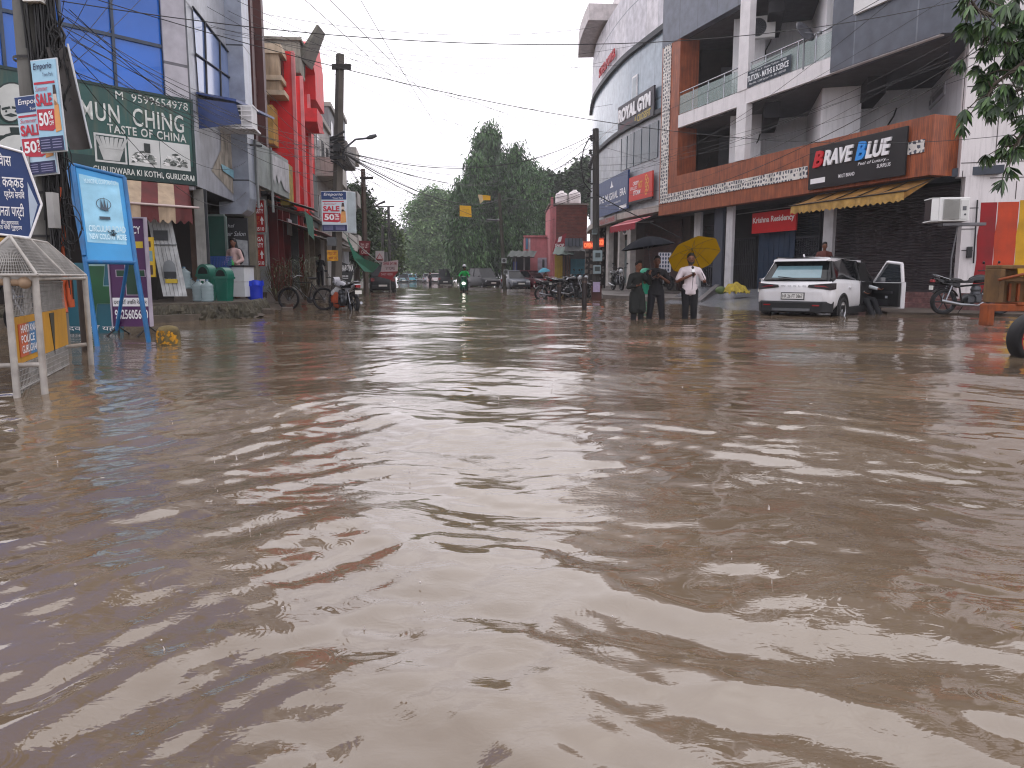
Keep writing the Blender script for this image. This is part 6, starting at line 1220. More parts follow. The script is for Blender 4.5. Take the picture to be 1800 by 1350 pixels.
# Hindi arrow sign
a, b, c, d = at(-40, 244, 7.2), at(40, 268, 7.4), at(73, 360, 7.5), at(52, 416, 7.35); e = at(-40, 405, 7.15); t = thing('arrow_sign', 'dark blue arrow shaped sign with white Hindi lettering at the left edge', 'sign', tuple(e), 0); O = e
dirx = Vector((c.x-e.x, c.y-e.y, 0)).normalized(); fr = Frame((e.x, e.y), math.atan2(dirx.y, dirx.x)); t.rotation_euler = (0, 0, fr.ang); t.location = (e.x, e.y, 0)
PP = lambda px, py: fr.p(px, py); pts = [PP(-60, 405), PP(-60, 240), PP(40, 268), PP(73, 360), PP(52, 418)]
m = MB(); m.prism(pts, 0, .03, 'y'); m.build('board', t, M('1b3566', .45, .1)); m = MB()
for p_, q_2 in zip(pts, pts[1:]+pts[:1]): m.tube([(p_[0], -.005, p_[1]), (q_2[0], -.005, q_2[1])], .012, 5)
m.build('white_border', t, LT); m = MB(); m.prism([PP(48, 320), PP(66, 360), PP(54, 404)], -.004, 0, 'y'); m.build('white_arrow', t, M('a9b8c8', .5)); m = MB()
for s, (x0, y0, x1, y1) in (('निवास', (-14, 290, 18, 268)), ('गार्गी कक्कड़', (-26, 334, 40, 306)), ('प्रदेश सचिव', (8, 352, 42, 334)), ('भारतीय जनता पार्टी', (-40, 384, 41, 358)), ('आवास व कैंप कार्यालय', (-20, 396, 32, 387)), ('राजीव गाँधी गुरुग्राम', (-10, 405, 38, 395))):
    q0, q1 = PP(x0, y0), PP(x1, y1); m.text(s, q0[0], q1[0], q0[1], q1[1], 0, bold=.01)
m.build('lettering', t, LT); m = MB(); q0, q1 = PP(-60, 428), PP(52, 419); m.box(q0[0], q1[0], .0, .04, q1[1]-.06, q1[1]); m.build('yellow_rail', t, M('a8823a', .6, .3)); m = MB()
for x in (-60, 50): q = PP(x, 400); m.tube([(q[0]-.05, .06, -.3), (q[0]-.05, .06, q[1]+.3)], .03)
m.build('post', t, M('8a8a88', .5, metal=.4))
# police barricade
P1, P2 = onz(30, 695), onz(122, 645); d = P2-P1; ang = math.atan2(d.y, d.x); L = d.length
t = thing('police_barricade', 'rusty white wire mesh police barricade with a lattice roof standing in the water', 'barricade', (P1.x, P1.y, 0), ang); wp = M('a8a49e', .6, .3, 8, streak=.55, dirt='5a3a28'); wire = M('8e8c88', .6, .35, 8)
inv = Matrix.Rotation(-ang, 4, 'Z')
def lo_(v): return inv @ (Vector(v)-Vector((P1.x, P1.y, 0)))
pa, pb = lo_(onz(79, 692)), lo_(onz(161, 645)); sgn = pa.y/abs(pa.y); yo = pa.y; xp = pa.x; xq = pb.x
for x, y in ((xp, yo), (xq, pb.y), (0.0, 0.0), (xp, -yo*1.2), (xq, -yo*1.2)): m = MB(); m.tube([(x, y, -.3), (x, y, .95)], .027, 8); m.build('post', t, wp)
m = MB()
for z in (.0, .86): m.tube([(0, 0, z+.03), (L, 0, z+.03)], .008, 5)
n = int(L/.045)
for k in range(n+1): x = L*k/n; m.tube([(x, 0, -.28), (x, 0, .9)], .0035, 3, False)
for k in range(24): z = -.18+.045*k; m.tube([(0, 0, z), (L, 0, z)], .0035, 3, False)
m.build('wire_mesh', t, wire); m = MB(); m.box(0, L, -.008, -.002, .24, .62); m.build('yellow_sheet', t, M('b8861e', .6, .25, 3, streak=.4, dirt='6a4a20'))
ysd = -.012 if sgn < 0 else .012
m = MB(); F1 = Frame((P1.x, P1.y), ang); tx0, tx1 = F1.s_(31, 600), F1.s_(62, 590); 
m.mat(M('b85a34', .6, .2)); m.box(tx0, tx0+(tx1-tx0)*.5, -.016, -.009, .29, .56); m.mat(M('3f78a8', .6, .2)); m.box(tx0+(tx1-tx0)*.5, tx1, -.016, -.009, .29, .56); m.mat(M('8a6a6a', .6)); m.box(tx0+(tx1-tx0)*.42, tx0+(tx1-tx0)*.56, -.0165, -.009, .29, .56)
m.mat(LT); 
for k, s in enumerate(('HARYANA', 'POLICE', 'GURUGRAM')): m.text(s, tx0+.04, tx1-(.12 if k == 1 else .03), .485-.085*k, .55-.085*k, -.0165, bold=.01)
m.build('lettering', t); m = MB(); m.prism([(tx1+.55, .6), (tx1+.75, .6), (tx1+.66, .2)], -.014, -.009, 'y'); m.prism([(tx1+.06, .52), (tx1+.14, .54), (tx1+.1, .3)], -.014, -.009, 'y'); m.build('dark_wedge', t, M('3a382c', .7))
m = MB(); m.tube([(xp, -yo*1.5, .24), (xp, yo, .24)], .022, 6); m.tube([(xq, 0, .22), (xq, yo, .24)], .022, 6); m.tube([(xp, -yo*1.5, .93), (xp, yo, .93)], .024, 6); m.tube([(xp, yo, .93), (xq, pb.y, .93)], .018, 6); m.tube([(xq, -yo*1.5, .93), (xq, yo, .93)], .018, 6); m.build('rail', t, wp)
# hipped lattice roof
e0, e1, h_ = xp-.06, xq+.08, 1.27; ye = yo*1.15; yf = -yo*1.4; rx0, rx1 = xp+.18, xq-.5; cor = [Vector((e0, ye, .96)), Vector((e1, ye, .96)), Vector((e1, yf, .96)), Vector((e0, yf, .96))]; r_0, r_1 = Vector((rx0, .0, h_)), Vector((rx1, .0, h_)); m = MB()
for a, b in ((cor[0], cor[1]), (cor[1], cor[2]), (cor[2], cor[3]), (cor[3], cor[0]), (r_0, r_1), (cor[0], r_0), (cor[3], r_0), (cor[1], r_1), (cor[2], r_1), ((cor[0]+cor[1])/2, (r_0+r_1)/2)): m.tube([a, b], .013, 6)
m.build('roof_frame', t, wp); m = MB()
def lat_(a, b, c, d_, nu, nv):
    for k in range(nu+1): u = k/nu; m.tube([a+(b-a)*u, d_+(c-d_)*u], .004, 3, False)
    for k in range(nv+1): v = k/nv; m.tube([a+(d_-a)*v, b+(c-b)*v], .004, 3, False)
lat_(cor[0], cor[1], r_1, r_0, 46, 12); lat_(cor[3], cor[2], r_1, r_0, 46, 12); lat_(cor[0], cor[3], r_0, r_0, 22, 12); lat_(cor[1], cor[2], r_1, r_1, 22, 10); m.build('roof_lattice', t, wire)
m = MB(); m.grid(lambda u, v: (cor[0]+(cor[1]-cor[0])*u)*(1-v)+(r_0+(r_1-r_0)*u)*v-Vector((0, 0, .012)), 4, 2, False); m.build('roof_netting', t, M('b8b4ae', .8, .4, 20, alpha=.7))
m = MB(); m.ball((xp, yo*.62, .9), (.07, .05, .05)); m.tube([(xp, yo*.62, .9), (xp-.02, -yo*1.6, .92)], .03, 8); m.build('bamboo_end', t, M('a08870', .8, .3))
p = onz(168, 612); t = pole('wooden_post', 'slim dark wooden post standing behind the barricade', 'post', (at(151, 600, 10).x, 10, 0), .95, .06, .055, '3a302a')
# second pole with poster, bicycle, motorbikes, street furniture
p = onz(590, 541); PD2 = p.y; top = at(599, 95, p.y)
t = pole('concrete_pole', 'tall square concrete pole with crossarm, sale poster and street lamp on the left', 'utility pole', (p.x, p.y, 0), top.z, .17, .12, '57524c', square=True, lean=(top.x-p.x-.02, 0))
lx_ = top.x-p.x; m = MB(); m.box(lx_-.25, lx_+.3, -.12, -.04, top.z-.45, top.z-.3); m.build('crossarm', t, M('2c2a28', .7)); zb_ = at(595, 262, p.y).z
rg = random.Random(4); m = MB()
for k in range(16): z = zb_+rg.uniform(-.5, .35); a = rg.uniform(-.3, .3); m.tube([(-.2+lx_*.6, -.16, z), (lx_*.6, -.2, z+a*.3), (.22+lx_*.6, -.14, z+a)], rg.uniform(.012, .03), 5)
m.box(lx_*.6-.22, lx_*.6+.24, -.2, -.12, zb_-.3, zb_-.22); m.box(lx_*.6-.1, lx_*.6+.1, -.22, -.12, zb_-.1, zb_+.1); m.build('cable_knot', t, M('161618', .5))
q0, q1, q2, q3 = [at(x, y, p.y)-p for x, y in ((600, 285), (605, 262), (645, 243), (662, 238))]
m = MB(); m.tube([q0, q1, (q1+q2)/2+Vector((0, 0, .12)), q2], .03, 8); m.build('lamp_arm', t, M('4a4c50', .5)); m = MB(); m.tube([q2, q2+(q3-q2)*.4, q3], [.04, .07, .045], 10); m.build('lamp_head', t, M('44464a', .4))
m = MB(); m.grid(lambda u, v: (-.165+.33*u, -.185, 1.4+.32*v), 3, 3); m.build('yellow_flyer', t, M('c8901c', .6, .4, 9)); m = MB(); m.text('TO LET', -.12, .12, 1.58, 1.66, -.187, bold=.02); m.text('98115', -.12, .12, 1.46, 1.52, -.187, bold=.02); m.build('flyer_print', t, M('8a2a20', .6)); m = MB(); m.box(-.13, .13, -.28, -.13, 1.85, 2.1); m.build('meter_box', t, M('55585a', .5))
sale('blue topped Emporio sale poster fixed to the tall square pole', 'c8d4dc', 567, 610, 337, 406, PD2-.3, 0, 0, True)
p = at(607, 408, PD2+.0); t = thing('poster_board', 'second poster panel seen edge on behind the one on the square pole', 'poster', tuple(p), R(60)); m = MB(); m.box(0, .5, 0, .02, 0, 1.2); m.build('board', t, M('a8b4b8', .5, .2)); m = MB(); m.box(-.02, .52, .021, .035, -.02, 1.22); m.build('frame', t, M('d0d4d6', .5))
# bicycle
def bicycle(label, loc, rz):
    t = thing('bicycle', label, 'bicycle', loc, rz); bk = M('1c1a1a', .4, .2); r = .33; A, B = (-.53, 0, r), (.53, 0, r)
    for c in (A, B): wheel(t, 'wheel', c, r, .035, .92, '17161a', '6a6a6c', 20, True)
    bb, st, hd = Vector((-.1, 0, .30)), Vector((-.2, 0, .84)), Vector((.36, 0, .82)); m = MB()
    for a, b in ((bb, st), (bb, hd-Vector((0, 0, .1))), (st-Vector((-.02, 0, .05)), hd), (A, st-Vector((0, 0, .08))), (A, bb), (hd+Vector((-.03, 0, .12)), Vector((.4, 0, .7)))): m.tube([a, b], .016, 6)
    for s in (-.045, .045): m.tube([(.4, s, .68), (.46, s, .5), (.53, s, r)], .011, 5)
    m.build('frame', t, bk); m = MB(); m.tube([(.2, -.26, .98), (.33, -.22, 1.0), (.36, 0, .94), (.33, .22, 1.0), (.2, .26, .98)], .012, 6); m.build('handlebar', t, M('8a8a8c', .3, metal=.8)); m = MB(); m.grid(lambda u, v: (-.36+.28*u, (.11-.07*u)*math.cos(math.pi*v), .92+.035*math.sin(math.pi*v)), 6, 6); m.ball((-.24, 0, .91), (.14, .08, .025)); m.build('saddle', t, M('0e0e10', .5)); m = MB(); m.box(-.78, -.32, -.07, .07, .70, .715); m.tube([A, (-.7, .06, .7)], .007, 4); m.tube([A, (-.7, -.06, .7)], .007, 4); m.build('carrier', t, bk)
    for c, a0, a1 in ((A, .3, 3.0), (B, .2, 2.4)): m = MB(); m.grid(lambda u, v: (c[0]+(r+.03)*math.cos(a0+(a1-a0)*u), -.03+.06*v, r+(r+.03+.008*math.sin(math.pi*v))*math.sin(a0+(a1-a0)*u)), 14, 3); m.build('mudguard', t, bk)
    m = MB(); m.lathe([(.0, -.05), (.1, -.05), (.1, -.04), (0, -.04)], 20, bb, 'y'); m.tube([bb+Vector((0, -.07, 0)), bb+Vector((.12, -.07, -.12))], .009, 4); m.tube([bb+Vector((0, .07, 0)), bb+Vector((-.12, .07, .12))], .009, 4); m.build('crank', t, M('55565a', .3, metal=.7)); m = MB(); m.box(-.22, -.02, -.17, -.09, .17, .19); m.box(.06, .18, -.13, -.07, .165, .185); m.build('pedal', t, bk); return t
p = at(538, 520, 22.3); bicycle('black roadster bicycle parked side on at the edge of the water', (p.x, p.y, -.03), R(172))
p = at(622, 530, 21.8); mb1 = motorbike('black motorbike with white tank parked beyond the square pole', (p.x-.35, p.y+.3, -.12), R(128), c='9a9aa0')
p = at(604, 530, 21.9); t = thing('bundle', 'orange and white cloth bundle hanging between the pole and the motorbike', 'bundle', (p.x-.25, p.y+.35, .05), 0); m = MB(); m.ball((0, 0, .25), (.2, .12, .27), 14, 10); m.ball((.15, .02, .2), (.12, .1, .2)); m.build('cloth', t, M('a84a2a', .8, .4, 7), remesh=.02); m = MB(); m.ball((.05, 0, .5), (.16, .1, .12)); m.ball((-.12, -.02, .42), (.08, .08, .1)); m.build('white_cloth', t, M('a8a8aa', .8, .3, 7), remesh=.02)
# left-edge motorbike
p = onz(2, 598); motorbike('dark motorbike partly cut off at the left edge behind the barricade', (p.x-.55, p.y+.3, .0), R(20), c='24344e')
# plants by the bicycle
for i, (px, py, D, h, n) in enumerate(((487, 520, 23.6, 1.15, 200), (508, 520, 23.9, 1.25, 260), (537, 515, 24.3, 1.4, 240))):
    p = at(px, 515, D); leaf_plant('potted_plant', ['straggly yellow green potted plant nearest the blue drum', 'bushy potted plant behind the front bicycle wheel', 'tall feathery potted plant above the bicycle frame'][i], (p.x, p.y, .2), n, .36, h, ['5a6034', '3c4c30', '46543a'][i], 20+i, leaf=(.22, .022), pot=.0)
p = at(1043-0, 0, 30)
# tarpaulin, charisma board, far pole and signs
def board(name, label, cat, pts, D, c, th=.04, rows=(), colr=None, post=True):
    c0 = at(pts[0][0], pts[0][1], D); t = thing(name, label, cat, (c0.x, D, 0), 0); f = lambda p_: (at(p_[0], p_[1], D).x-c0.x, at(p_[0], p_[1], D).z); m = MB(); P = [f(p_) for p_ in pts]; m.prism(P, 0, th, 'y'); m.build('board', t, M(c, .6, .2, 3, streak=.3)); 
    if rows:
        m = MB()
        for s, (x0, y0, x1, y1), cc in rows: a, b = f((x0, y0)), f((x1, y1)); m.mat(M(cc, .5)); (m.text(s, a[0], b[0], a[1], b[1], 0, bold=.02) if s else m.box(a[0], b[0], -.003, 0, a[1], b[1]))
        m.build('lettering', t)
    if post:
        cx = sum(a for a, b in P)/len(P); zb = min(b for a, b in P); m = MB(); m.tube([(cx, th+.03, -.3), (cx, th+.03, zb+.3)], .03); m.build('post', t, M('6a6866', .6))
    return t
board('charisma_board', 'dark board reading CHARIZMA propped behind the motorbike', 'sign board', [(597, 490), (597, 459), (624, 470), (616, 497)], 23.5, '2a2c2e', rows=(('CHARIZMA', (596, 477, 621, 466), 'c8c8c8'), ('', (597, 490, 612, 484), 'a8a8a8')))
t = thing('green_tarpaulin', 'torn dark green tarpaulin strung down from the shops beyond the square pole', 'tarpaulin', tuple(at(612, 420, 25)), 0); O = Vector(t.location)
tp = [at(x, y, D)-O for x, y, D in ((608, 412, 25), (622, 440, 26), (640, 455, 28), (668, 465, 32), (655, 479, 31), (640, 477, 28), (622, 455, 26))]; m = MB(); n = len(tp)
m.add(tp+[v+Vector((0, .02, 0)) for v in tp], [tuple(range(n)), tuple(range(n, 2*n))[::-1]]); m.build('sheet', t, M('0e6a50', .7, .3, 3)); m = MB(); m.tube([at(604, 408, 25)-O, at(668, 464, 32)-O], .02); m.build('rope', t, M('9aa09c', .6))
p = onz(644, 519); tp_ = at(643, 297, p.y); t = pole('concrete_pole', 'shorter concrete pole with crossarm and a red board, beyond the green tarpaulin', 'utility pole', (p.x, p.y, 0), tp_.z, .14, .11, '5a5048', square=True); m = MB(); m.box(-.15, .5, -.12, -.04, tp_.z-.5, tp_.z-.38); m.build('crossarm', t, M('2c2a28', .7))
q1, q2, q3 = [at(x, y, p.y)-Vector((p.x, p.y, 0)) for x, y in ((650, 368), (665, 359), (677, 354))]; m = MB(); m.tube([(0, 0, q1.z-.2), q1, q2], .025, 6); m.build('lamp_arm', t, M('4a4c50', .5)); m = MB(); m.tube([q2, q3], [.04, .06], 8); m.build('lamp_head', t, M('44464a', .4))
board('red_board', 'small dark red notice board fixed on the shorter concrete pole', 'sign board', [(632, 448), (631, 423), (651, 424), (649, 450)], p.y-.3, '6e1c24', rows=(('TO LET', (634, 436, 648, 428), 'c8b4b0'), ('CALL', (635, 446, 646, 440), 'c8b4b0')), post=False)
board('warning_sign', 'white warning board with a red triangle standing before the trees', 'sign', [(660, 461), (660, 441), (675, 441), (675, 461)], 47, 'b8b4b4', rows=(('', (662, 459, 673, 457), '8a6a6a'),))
t = thing('warning_triangle', 'red warning triangle mounted on the white board', 'sign', tuple(at(667.5, 456, 46.9)), 0); m = MB(); a = .2
m.tube([(-a, 0, 0), (a, 0, 0), (0, 0, a*1.7), (-a, 0, 0)], .03, 5); m.build('border', t, M('9a1c24', .5)); m = MB(); m.add([(-a, 0, 0), (a, 0, 0), (0, 0, a*1.7)], [(0, 1, 2)]); m.build('face', t, M('c8c0c0', .5))
board('shop_banner', 'crumpled white and red printed banner beside the parked vehicles on the left', 'banner', [(669, 478), (672, 461), (700, 457), (699, 477)], 43, 'b4a8a8', rows=(('SHREE SHYAM', (674, 466, 697, 460), '8a3440'), ('STORE', (678, 474, 694, 469), '5a3a44')))
board('shop_banner', 'dark red lower half banner hanging under the white banner', 'banner', [(664, 486), (668, 478), (700, 477), (688, 492)], 42.5, '8a2a30', rows=(('DAILY NEEDS', (670, 484, 690, 480), 'c8a8a8'),), post=False)
# steel two-pole structure with transformer
p0, p1 = onz(667, 505), onz(686, 505); t = thing('transformer_structure', 'steel double pole structure with crossbars and insulators above the left trees', 'electric structure', (p1.x, p1.y, 0), 0); zt2 = at(686, 363, p1.y).z; dx = at(686, 400, p1.y).x-at(664, 400, p1.y).x; m = MB(); m.tube([(0, 0, -.3), (0, 0, zt2)], .12, 6); m.build('pole', t, M('3c3a38', .6)); m = MB(); m.tube([(-dx*.6, 0, -.3), (-dx*.5, 0, zt2*.78)], .12, 6); m.build('pole', t, M('3c3a38', .6)); m = MB()
for f, ext in ((1.0, 1.15), (.84, 1.3), (.79, 1.3), (.6, 1.0)): m.box(-dx*ext, .5, -.06, .06, zt2*f-.06, zt2*f+.04)
m.build('crossbar', t, M('3c3a38', .6)); m = MB()
for x in (-dx*.9, -dx*.5, -.1):
    for f in (.97, .76): m.lathe([(.04, 0), (.1, .05), (.05, .1), (.1, .15), (.04, .2), (.1, .25), (.04, .3)], 8, (x, 0, zt2*f-.35))
m.build('insulator', t, M('2a2624', .3)); m = MB(); m.box(-dx*.8, -dx*.2, -.4, .4, 1.8, 3.0); m.build('transformer', t, M('4a4c4a', .6, .3)); m = MB(); rg = random.Random(2)
for k in range(10): z = zt2*rg.uniform(.5, .75); m.tube([(.05, -.1, z), (.5, -.1, z+.25), (.7, -.1, z-.1), (.4, -.1, z-.4), (.05, -.1, z-.3)], .02, 4)
m.build('cable_loops', t, M('1c1c1e', .5))
# ================================================================ far right side and the centre of the street
def frb(name, label, cat, px0, px1, pyt, pyb, D, c, dep=.1, mat=None, part='board', group=None, **k):
    p0, p1 = at(px0, pyb, D), at(px1, pyt, D); t = thing(name, label, cat, tuple(p0), 0, group); m = MB(); m.box(0, p1.x-p0.x, 0, dep, 0, p1.z-p0.z); m.build(part, t, mat or M(c, .7, .25, 1.5, **k)); return t, p1.x-p0.x, p1.z-p0.z
# meter pole
p = onz(1048, 527); zt4 = at(1043, 226, p.y).z; t = pole('concrete_pole', 'dark concrete pole with meter boxes and white insulators in front of the curved building', 'utility pole', (p.x, p.y, 0), zt4, .15, .12, '403e3c', square=True, lean=(-.12, 0))
m = MB()
for k in range(5): m.lathe([(.03, 0), (.09, .06), (.04, .1), (.09, .16), (.03, .2)], 8, (-.3-.02*k, -.05, zt4-.45-.55*k)); m.box(-.32, 0, -.07, -.03, zt4-.5-.55*k, zt4-.44-.55*k)
m.build('insulators', t, M('1a1818', .4))
for (x, y, w, h) in ((1050, 450, 16, 19), (1049, 474, 13, 15), (1045, 408, 8, 9)):
    a = at(x-w/2, y+h/2, p.y-.3); b = at(x+w/2, y-h/2, p.y-.3); m = MB(); m.box(a.x-p.x, b.x-p.x, -.5, -.2, a.z, b.z); o = m.build('meter_box', t, M('7c8c90', .5, .15), bevel=.02); m = MB(); cx, cz = (a.x+b.x)/2-p.x, (a.z+b.z)/2; m.box(cx-.1, cx+.1, -.51, -.5, cz-.06, cz+.12); m.build('meter_window', o, M('23302e', .3))
m = MB(); m.box(-.19, .19, -.2, .2, -.3, .55); m.build('rusty_base', t, M('4a2c26', .8, .4)); m = MB(); m.box(-.16, .12, -.23, -.2, .32, .72); m.build('pink_flyer', t, M('a89ab8', .6, .2, 12))
# dark steel bollards
for i, (px, py, hh) in enumerate(((983, 533, .74), (1027, 543, .92))):
    p = onz(px, py); t = thing('bollard', ['shorter dark steel bollard in the water before the parked motorbikes', 'taller dark steel bollard in the water near the meter pole'][i], 'bollard', (p.x, p.y, 0), 0); m = MB(); m.lathe([(.07, -.3), (.07, hh-.03), (.06, hh), (0, hh)], 12); m.build('shaft', t, M('241a18', .6, .4, 6)); m = MB(); m.lathe([(.078, hh-.16), (.078, hh-.1)], 12); m.build('band', t, M('4a3a34', .5))
# motorbikes by the bollards
mbk = None
for i, (px, D, rz, c, lb_) in enumerate(((976, 33.5, 8, '1c1c20', 'black motorbike parked side on nearest the shorter bollard'), (1001, 32.5, -35, '26262c', 'dark motorbike parked at an angle between the two bollards'), (1016, 34.5, -50, '17171c', 'dark motorbike with raised handlebar behind the taller bollard'), (990, 36, 20, '301c1e', 'maroon motorbike at the back of the parked cluster'))):
    q = at(px, 510, D)
    if mbk is None: mbk = motorbike(lb_, (q.x, q.y, -.1), R(rz), c='15161a', group='motorbikes parked by the bollards')
    else: dup(mbk, lb_, (q.x, q.y, .0), R(rz), 'motorbikes parked by the bollards')
# pink building with brick room and tanks on the roof
D5 = 66.0; D6 = 62.0
def X5(px, D=D5): return at(px, 480, D).x
def Z5(py, D=D5): return at(950, py, D).z
o = Vector((X5(966, D6), D6, 0)); t = thing('pink_building', 'pink plastered building with a bare brick upper room beyond the parked motorbikes', 'building', tuple(o), 0); pk_ = M('b87478', .8, .2, 1.5, streak=.3)
m = MB(); m.box(0, X5(977, D6)-o.x, 0, 8, 0, Z5(362, D6)); m.build('pink_tower', t, pk_); m = MB(); m.box(X5(977, D6)-o.x, X5(1031, D6)-o.x, .05, 8, Z5(425, D6), Z5(360, D6)); m.build('brick_room', t, M_pattern('brick', '7a3a2c', '4f4440', (3.2, 3.2), .9, .02)); m = MB(); m.box(X5(966, D6)-o.x-.1, X5(1031, D6)-o.x+.1, -.1, 8.1, Z5(360, D6), Z5(358, D6)); m.build('roof_slab', t, M('8c807a', .8, .2))
m = MB(); m.box(X5(922)-o.x, -.01, D5-D6, D5-D6+6, 0, Z5(415)); m.box(X5(920)-o.x, -.01, D5-D6-.15, D5-D6, Z5(417), Z5(414)); m.build('low_wing', t, pk_); m = MB(); m.box(X5(924)-o.x, X5(928)-o.x, D5-D6-.1, D5-D6-.01, Z5(438), Z5(419)); m.build('blue_sign_panel', t, M('4a7a9a', .5)); m = MB(); m.box(X5(929)-o.x, X5(932)-o.x, D5-D6-.1, D5-D6-.01, Z5(444), Z5(419)); m.build('white_pilaster', t, M('c0bcc0', .6))
m = MB(); m.box(X5(945)-o.x, X5(961)-o.x, D5-D6-.06, D5-D6-.01, Z5(500), Z5(453)); m.build('grey_shopfront', t, M('9a98a4', .5, .3)); m = MB(); m.box(X5(953)-o.x, X5(957)-o.x, D5-D6-.1, D5-D6-.061, Z5(470), Z5(456)); m.build('window', t, M('20242c', .2)); m = MB(); m.tube([(.15, -.1, 0), (.15, -.1, Z5(362, D6)), (.15, -.1, Z5(347, D6))], .12, 6); m.build('drain_pipe', t, M('b0686c', .7))
m = MB(); m.box(X5(977, D6)-o.x, X5(1045, D6)-o.x, 1.0, 8, 0, Z5(425, D6)); m.build('shop_wall', t, M('2a2422', .9, .4))
for i, (a, b) in enumerate(((976, 998), (999, 1021))):
    p0, p1 = at(a, 358, D6+2), at(b, 334 + 2*(1-i), D6+2); r = (p1.x-p0.x)/2; h = p1.z-p0.z; tt = thing('water_tank', ['white rooftop water tank on the left end of the brick room', 'white rooftop water tank on the right end of the brick room'][i], 'water tank', (p0.x+r, D6+2, p0.z), 0, 'rooftop water tanks'); m = MB(); m.lathe([(r*.97, 0), (r, .05), (r, h*.3), (r*.97, h*.34), (r, h*.38), (r, h*.62), (r*.97, h*.66), (r*.9, h*.78), (r*.4, h*.92), (r*.3, h), (0, h)], 24); m.build('shell', tt, M('d4cccc', .4, .1)); m = MB(); m.lathe([(0, h*1.04), (r*.3, h*1.02), (r*.31, h*.96)], 14); m.build('lid', tt, M('b8b4b4', .5))
# small shops at its foot
t, W, H = frb('blue_shutter', 'closed light blue roller shutter under the dark shop awnings', 'shutter', 1003, 1028, 455, 492, 58, '3a86a0', .1); m = MB()
for k in range(22): z = H*k/22; m.box(.02, W-.02, -.03, -.001, z, z+H/40)
m.build('slats', t, M('4a94ac', .5))
frb('yellow_shop_panel', 'mottled yellow panel beside the pink tower under the green awning', 'panel', 975, 989, 448, 492, 58, 'a8902c', .1, streak=.5)
for i, px in enumerate((992, 997, 1001)): frb('wooden_post', 'brown wooden post between the yellow panel and the blue shutter', 'post', px-1.3, px+1.3, 449, 497, 57.5, '5a3a28', .2, part='shaft', group='brown posts of the small shops')
t, W, H = frb('stone_wall_pier', 'rough patterned stone pier between the blue shutter and the meter pole', 'pier', 1029, 1042, 436, 497, 50, '6a6460', .6, mat=M_pattern('lattice', '2b2724', '77706a', (3, 3), .85, .02), part='masonry')
def awn(label, c, x0, x1, yt, yb, D, out, group=None, cat='awning', name='shop_awning'):
    a, b = at(x0, yt, D), at(x1, yt, D); z2 = at(x0, yb, D-out).z; t = thing(name, label, cat, tuple(a), 0, group); w = b.x-a.x; m = MB(); m.grid(lambda u, v: (w*u-.3*v, -out*v, (z2-a.z)*v+.03*math.sin(u*w*12)), 60, 3); m.build('sheet', t, M(c, .7, .3, 3, streak=.3)); m = MB(); m.tube([(0, -out*.97, z2-a.z-.05), (w-.3, -out*.97, z2-a.z-.05)], .04, 5); m.tube([(0, 0, -.1), (-.3, -out, z2-a.z-.05)], .03, 5); m.build('frame', t, M('3a3634', .6)); return t
awn('grey green sloping awning beside the pink tower', '4a5a54', 976, 1012, 434, 447, 58, 2.2); awn('dark sloping awning over the blue shutter', '1c1c1e', 996, 1032, 424, 441, 58, 2.0); awn('long dark shed roof left of the pink wing above the maroon car', '24302c', 898, 944, 441, 451, 63, 3)
t, W, H = frb('dark_shed', 'dark open shed behind the parked car left of the pink building', 'shed', 900, 932, 450, 500, 64, '17181a', 3, part='wall'); m = MB(); m.box(.2, .32, -2.8, -2.7, 0, H); m.box(W*.6, W*.6+.12, -2.8, -2.7, 0, H); m.build('post', t, M('8a8a88', .6)); m = MB(); m.box(.1, W*.28, -.1, -.01, H*.42, H*.8); m.build('blue_panel', t, M('2a3a7a', .5))
t = thing('red_shop_sign', 'tilted dark red shop sign with a white mark against the brick room', 'shop sign', tuple(at(971, 443, 59)), 0); O = Vector(t.location); P = [at(x, y, 59)-O for x, y in ((971, 443), (977, 421), (996, 409), (992, 436))]; m = MB(); m.prism([(v.x, v.z) for v in P], 0, .1, 'y'); m.build('board', t, M('8a1428', .5, .1)); m = MB(); c = (P[0]+P[2])/2; m.text('SHOP', c.x-.35, c.x+.35, c.z-.35, c.z-.1, 0, bold=.02, shear=.2); m.prism([(c.x-.15, c.z), (c.x+.1, c.z+.05), (c.x+.2, c.z+.45), (c.x-.05, c.z+.4)], -.01, 0, 'y'); m.build('lettering', t, LT)
t, W, H = frb('sheet_fascia', 'row of grey sheet panels above the dark awning', 'fascia', 993, 1024, 419, 433, 57, '5f6670', .1, part='sheet'); m = MB()
for k in range(4): m.box(W*(.2+.2*k), W*(.2+.2*k)+.05, -.02, -.001, 0, H)
m.build('joint', t, M('23262a', .6))
for i, (a, b, yt, yb) in enumerate(((1025, 1043, 424, 438), (1051, 1062, 418, 434))):
    t, W, H = frb('lit_sign', ['glowing orange shop sign left of the meter pole', 'glowing orange shop sign right of the meter pole'][i], 'lit sign', a, b, yt, yb, 48 if i == 0 else 40, 'b8401c', .12, part='box'); m = MB(); m.text(('OPEN', 'FOOD')[i], W*.08, W*.92, H*.2, H*.8, 0, bold=.05); m.build('glowing_letters', t, M('ff7a4a', .5, .1, emit=.9))
    m = MB(); m.box(.02, W-.02, -.003, -.001, .02, H-.02); m.build('glowing_face', t, M('c8442c', .5, .1, emit=.25))
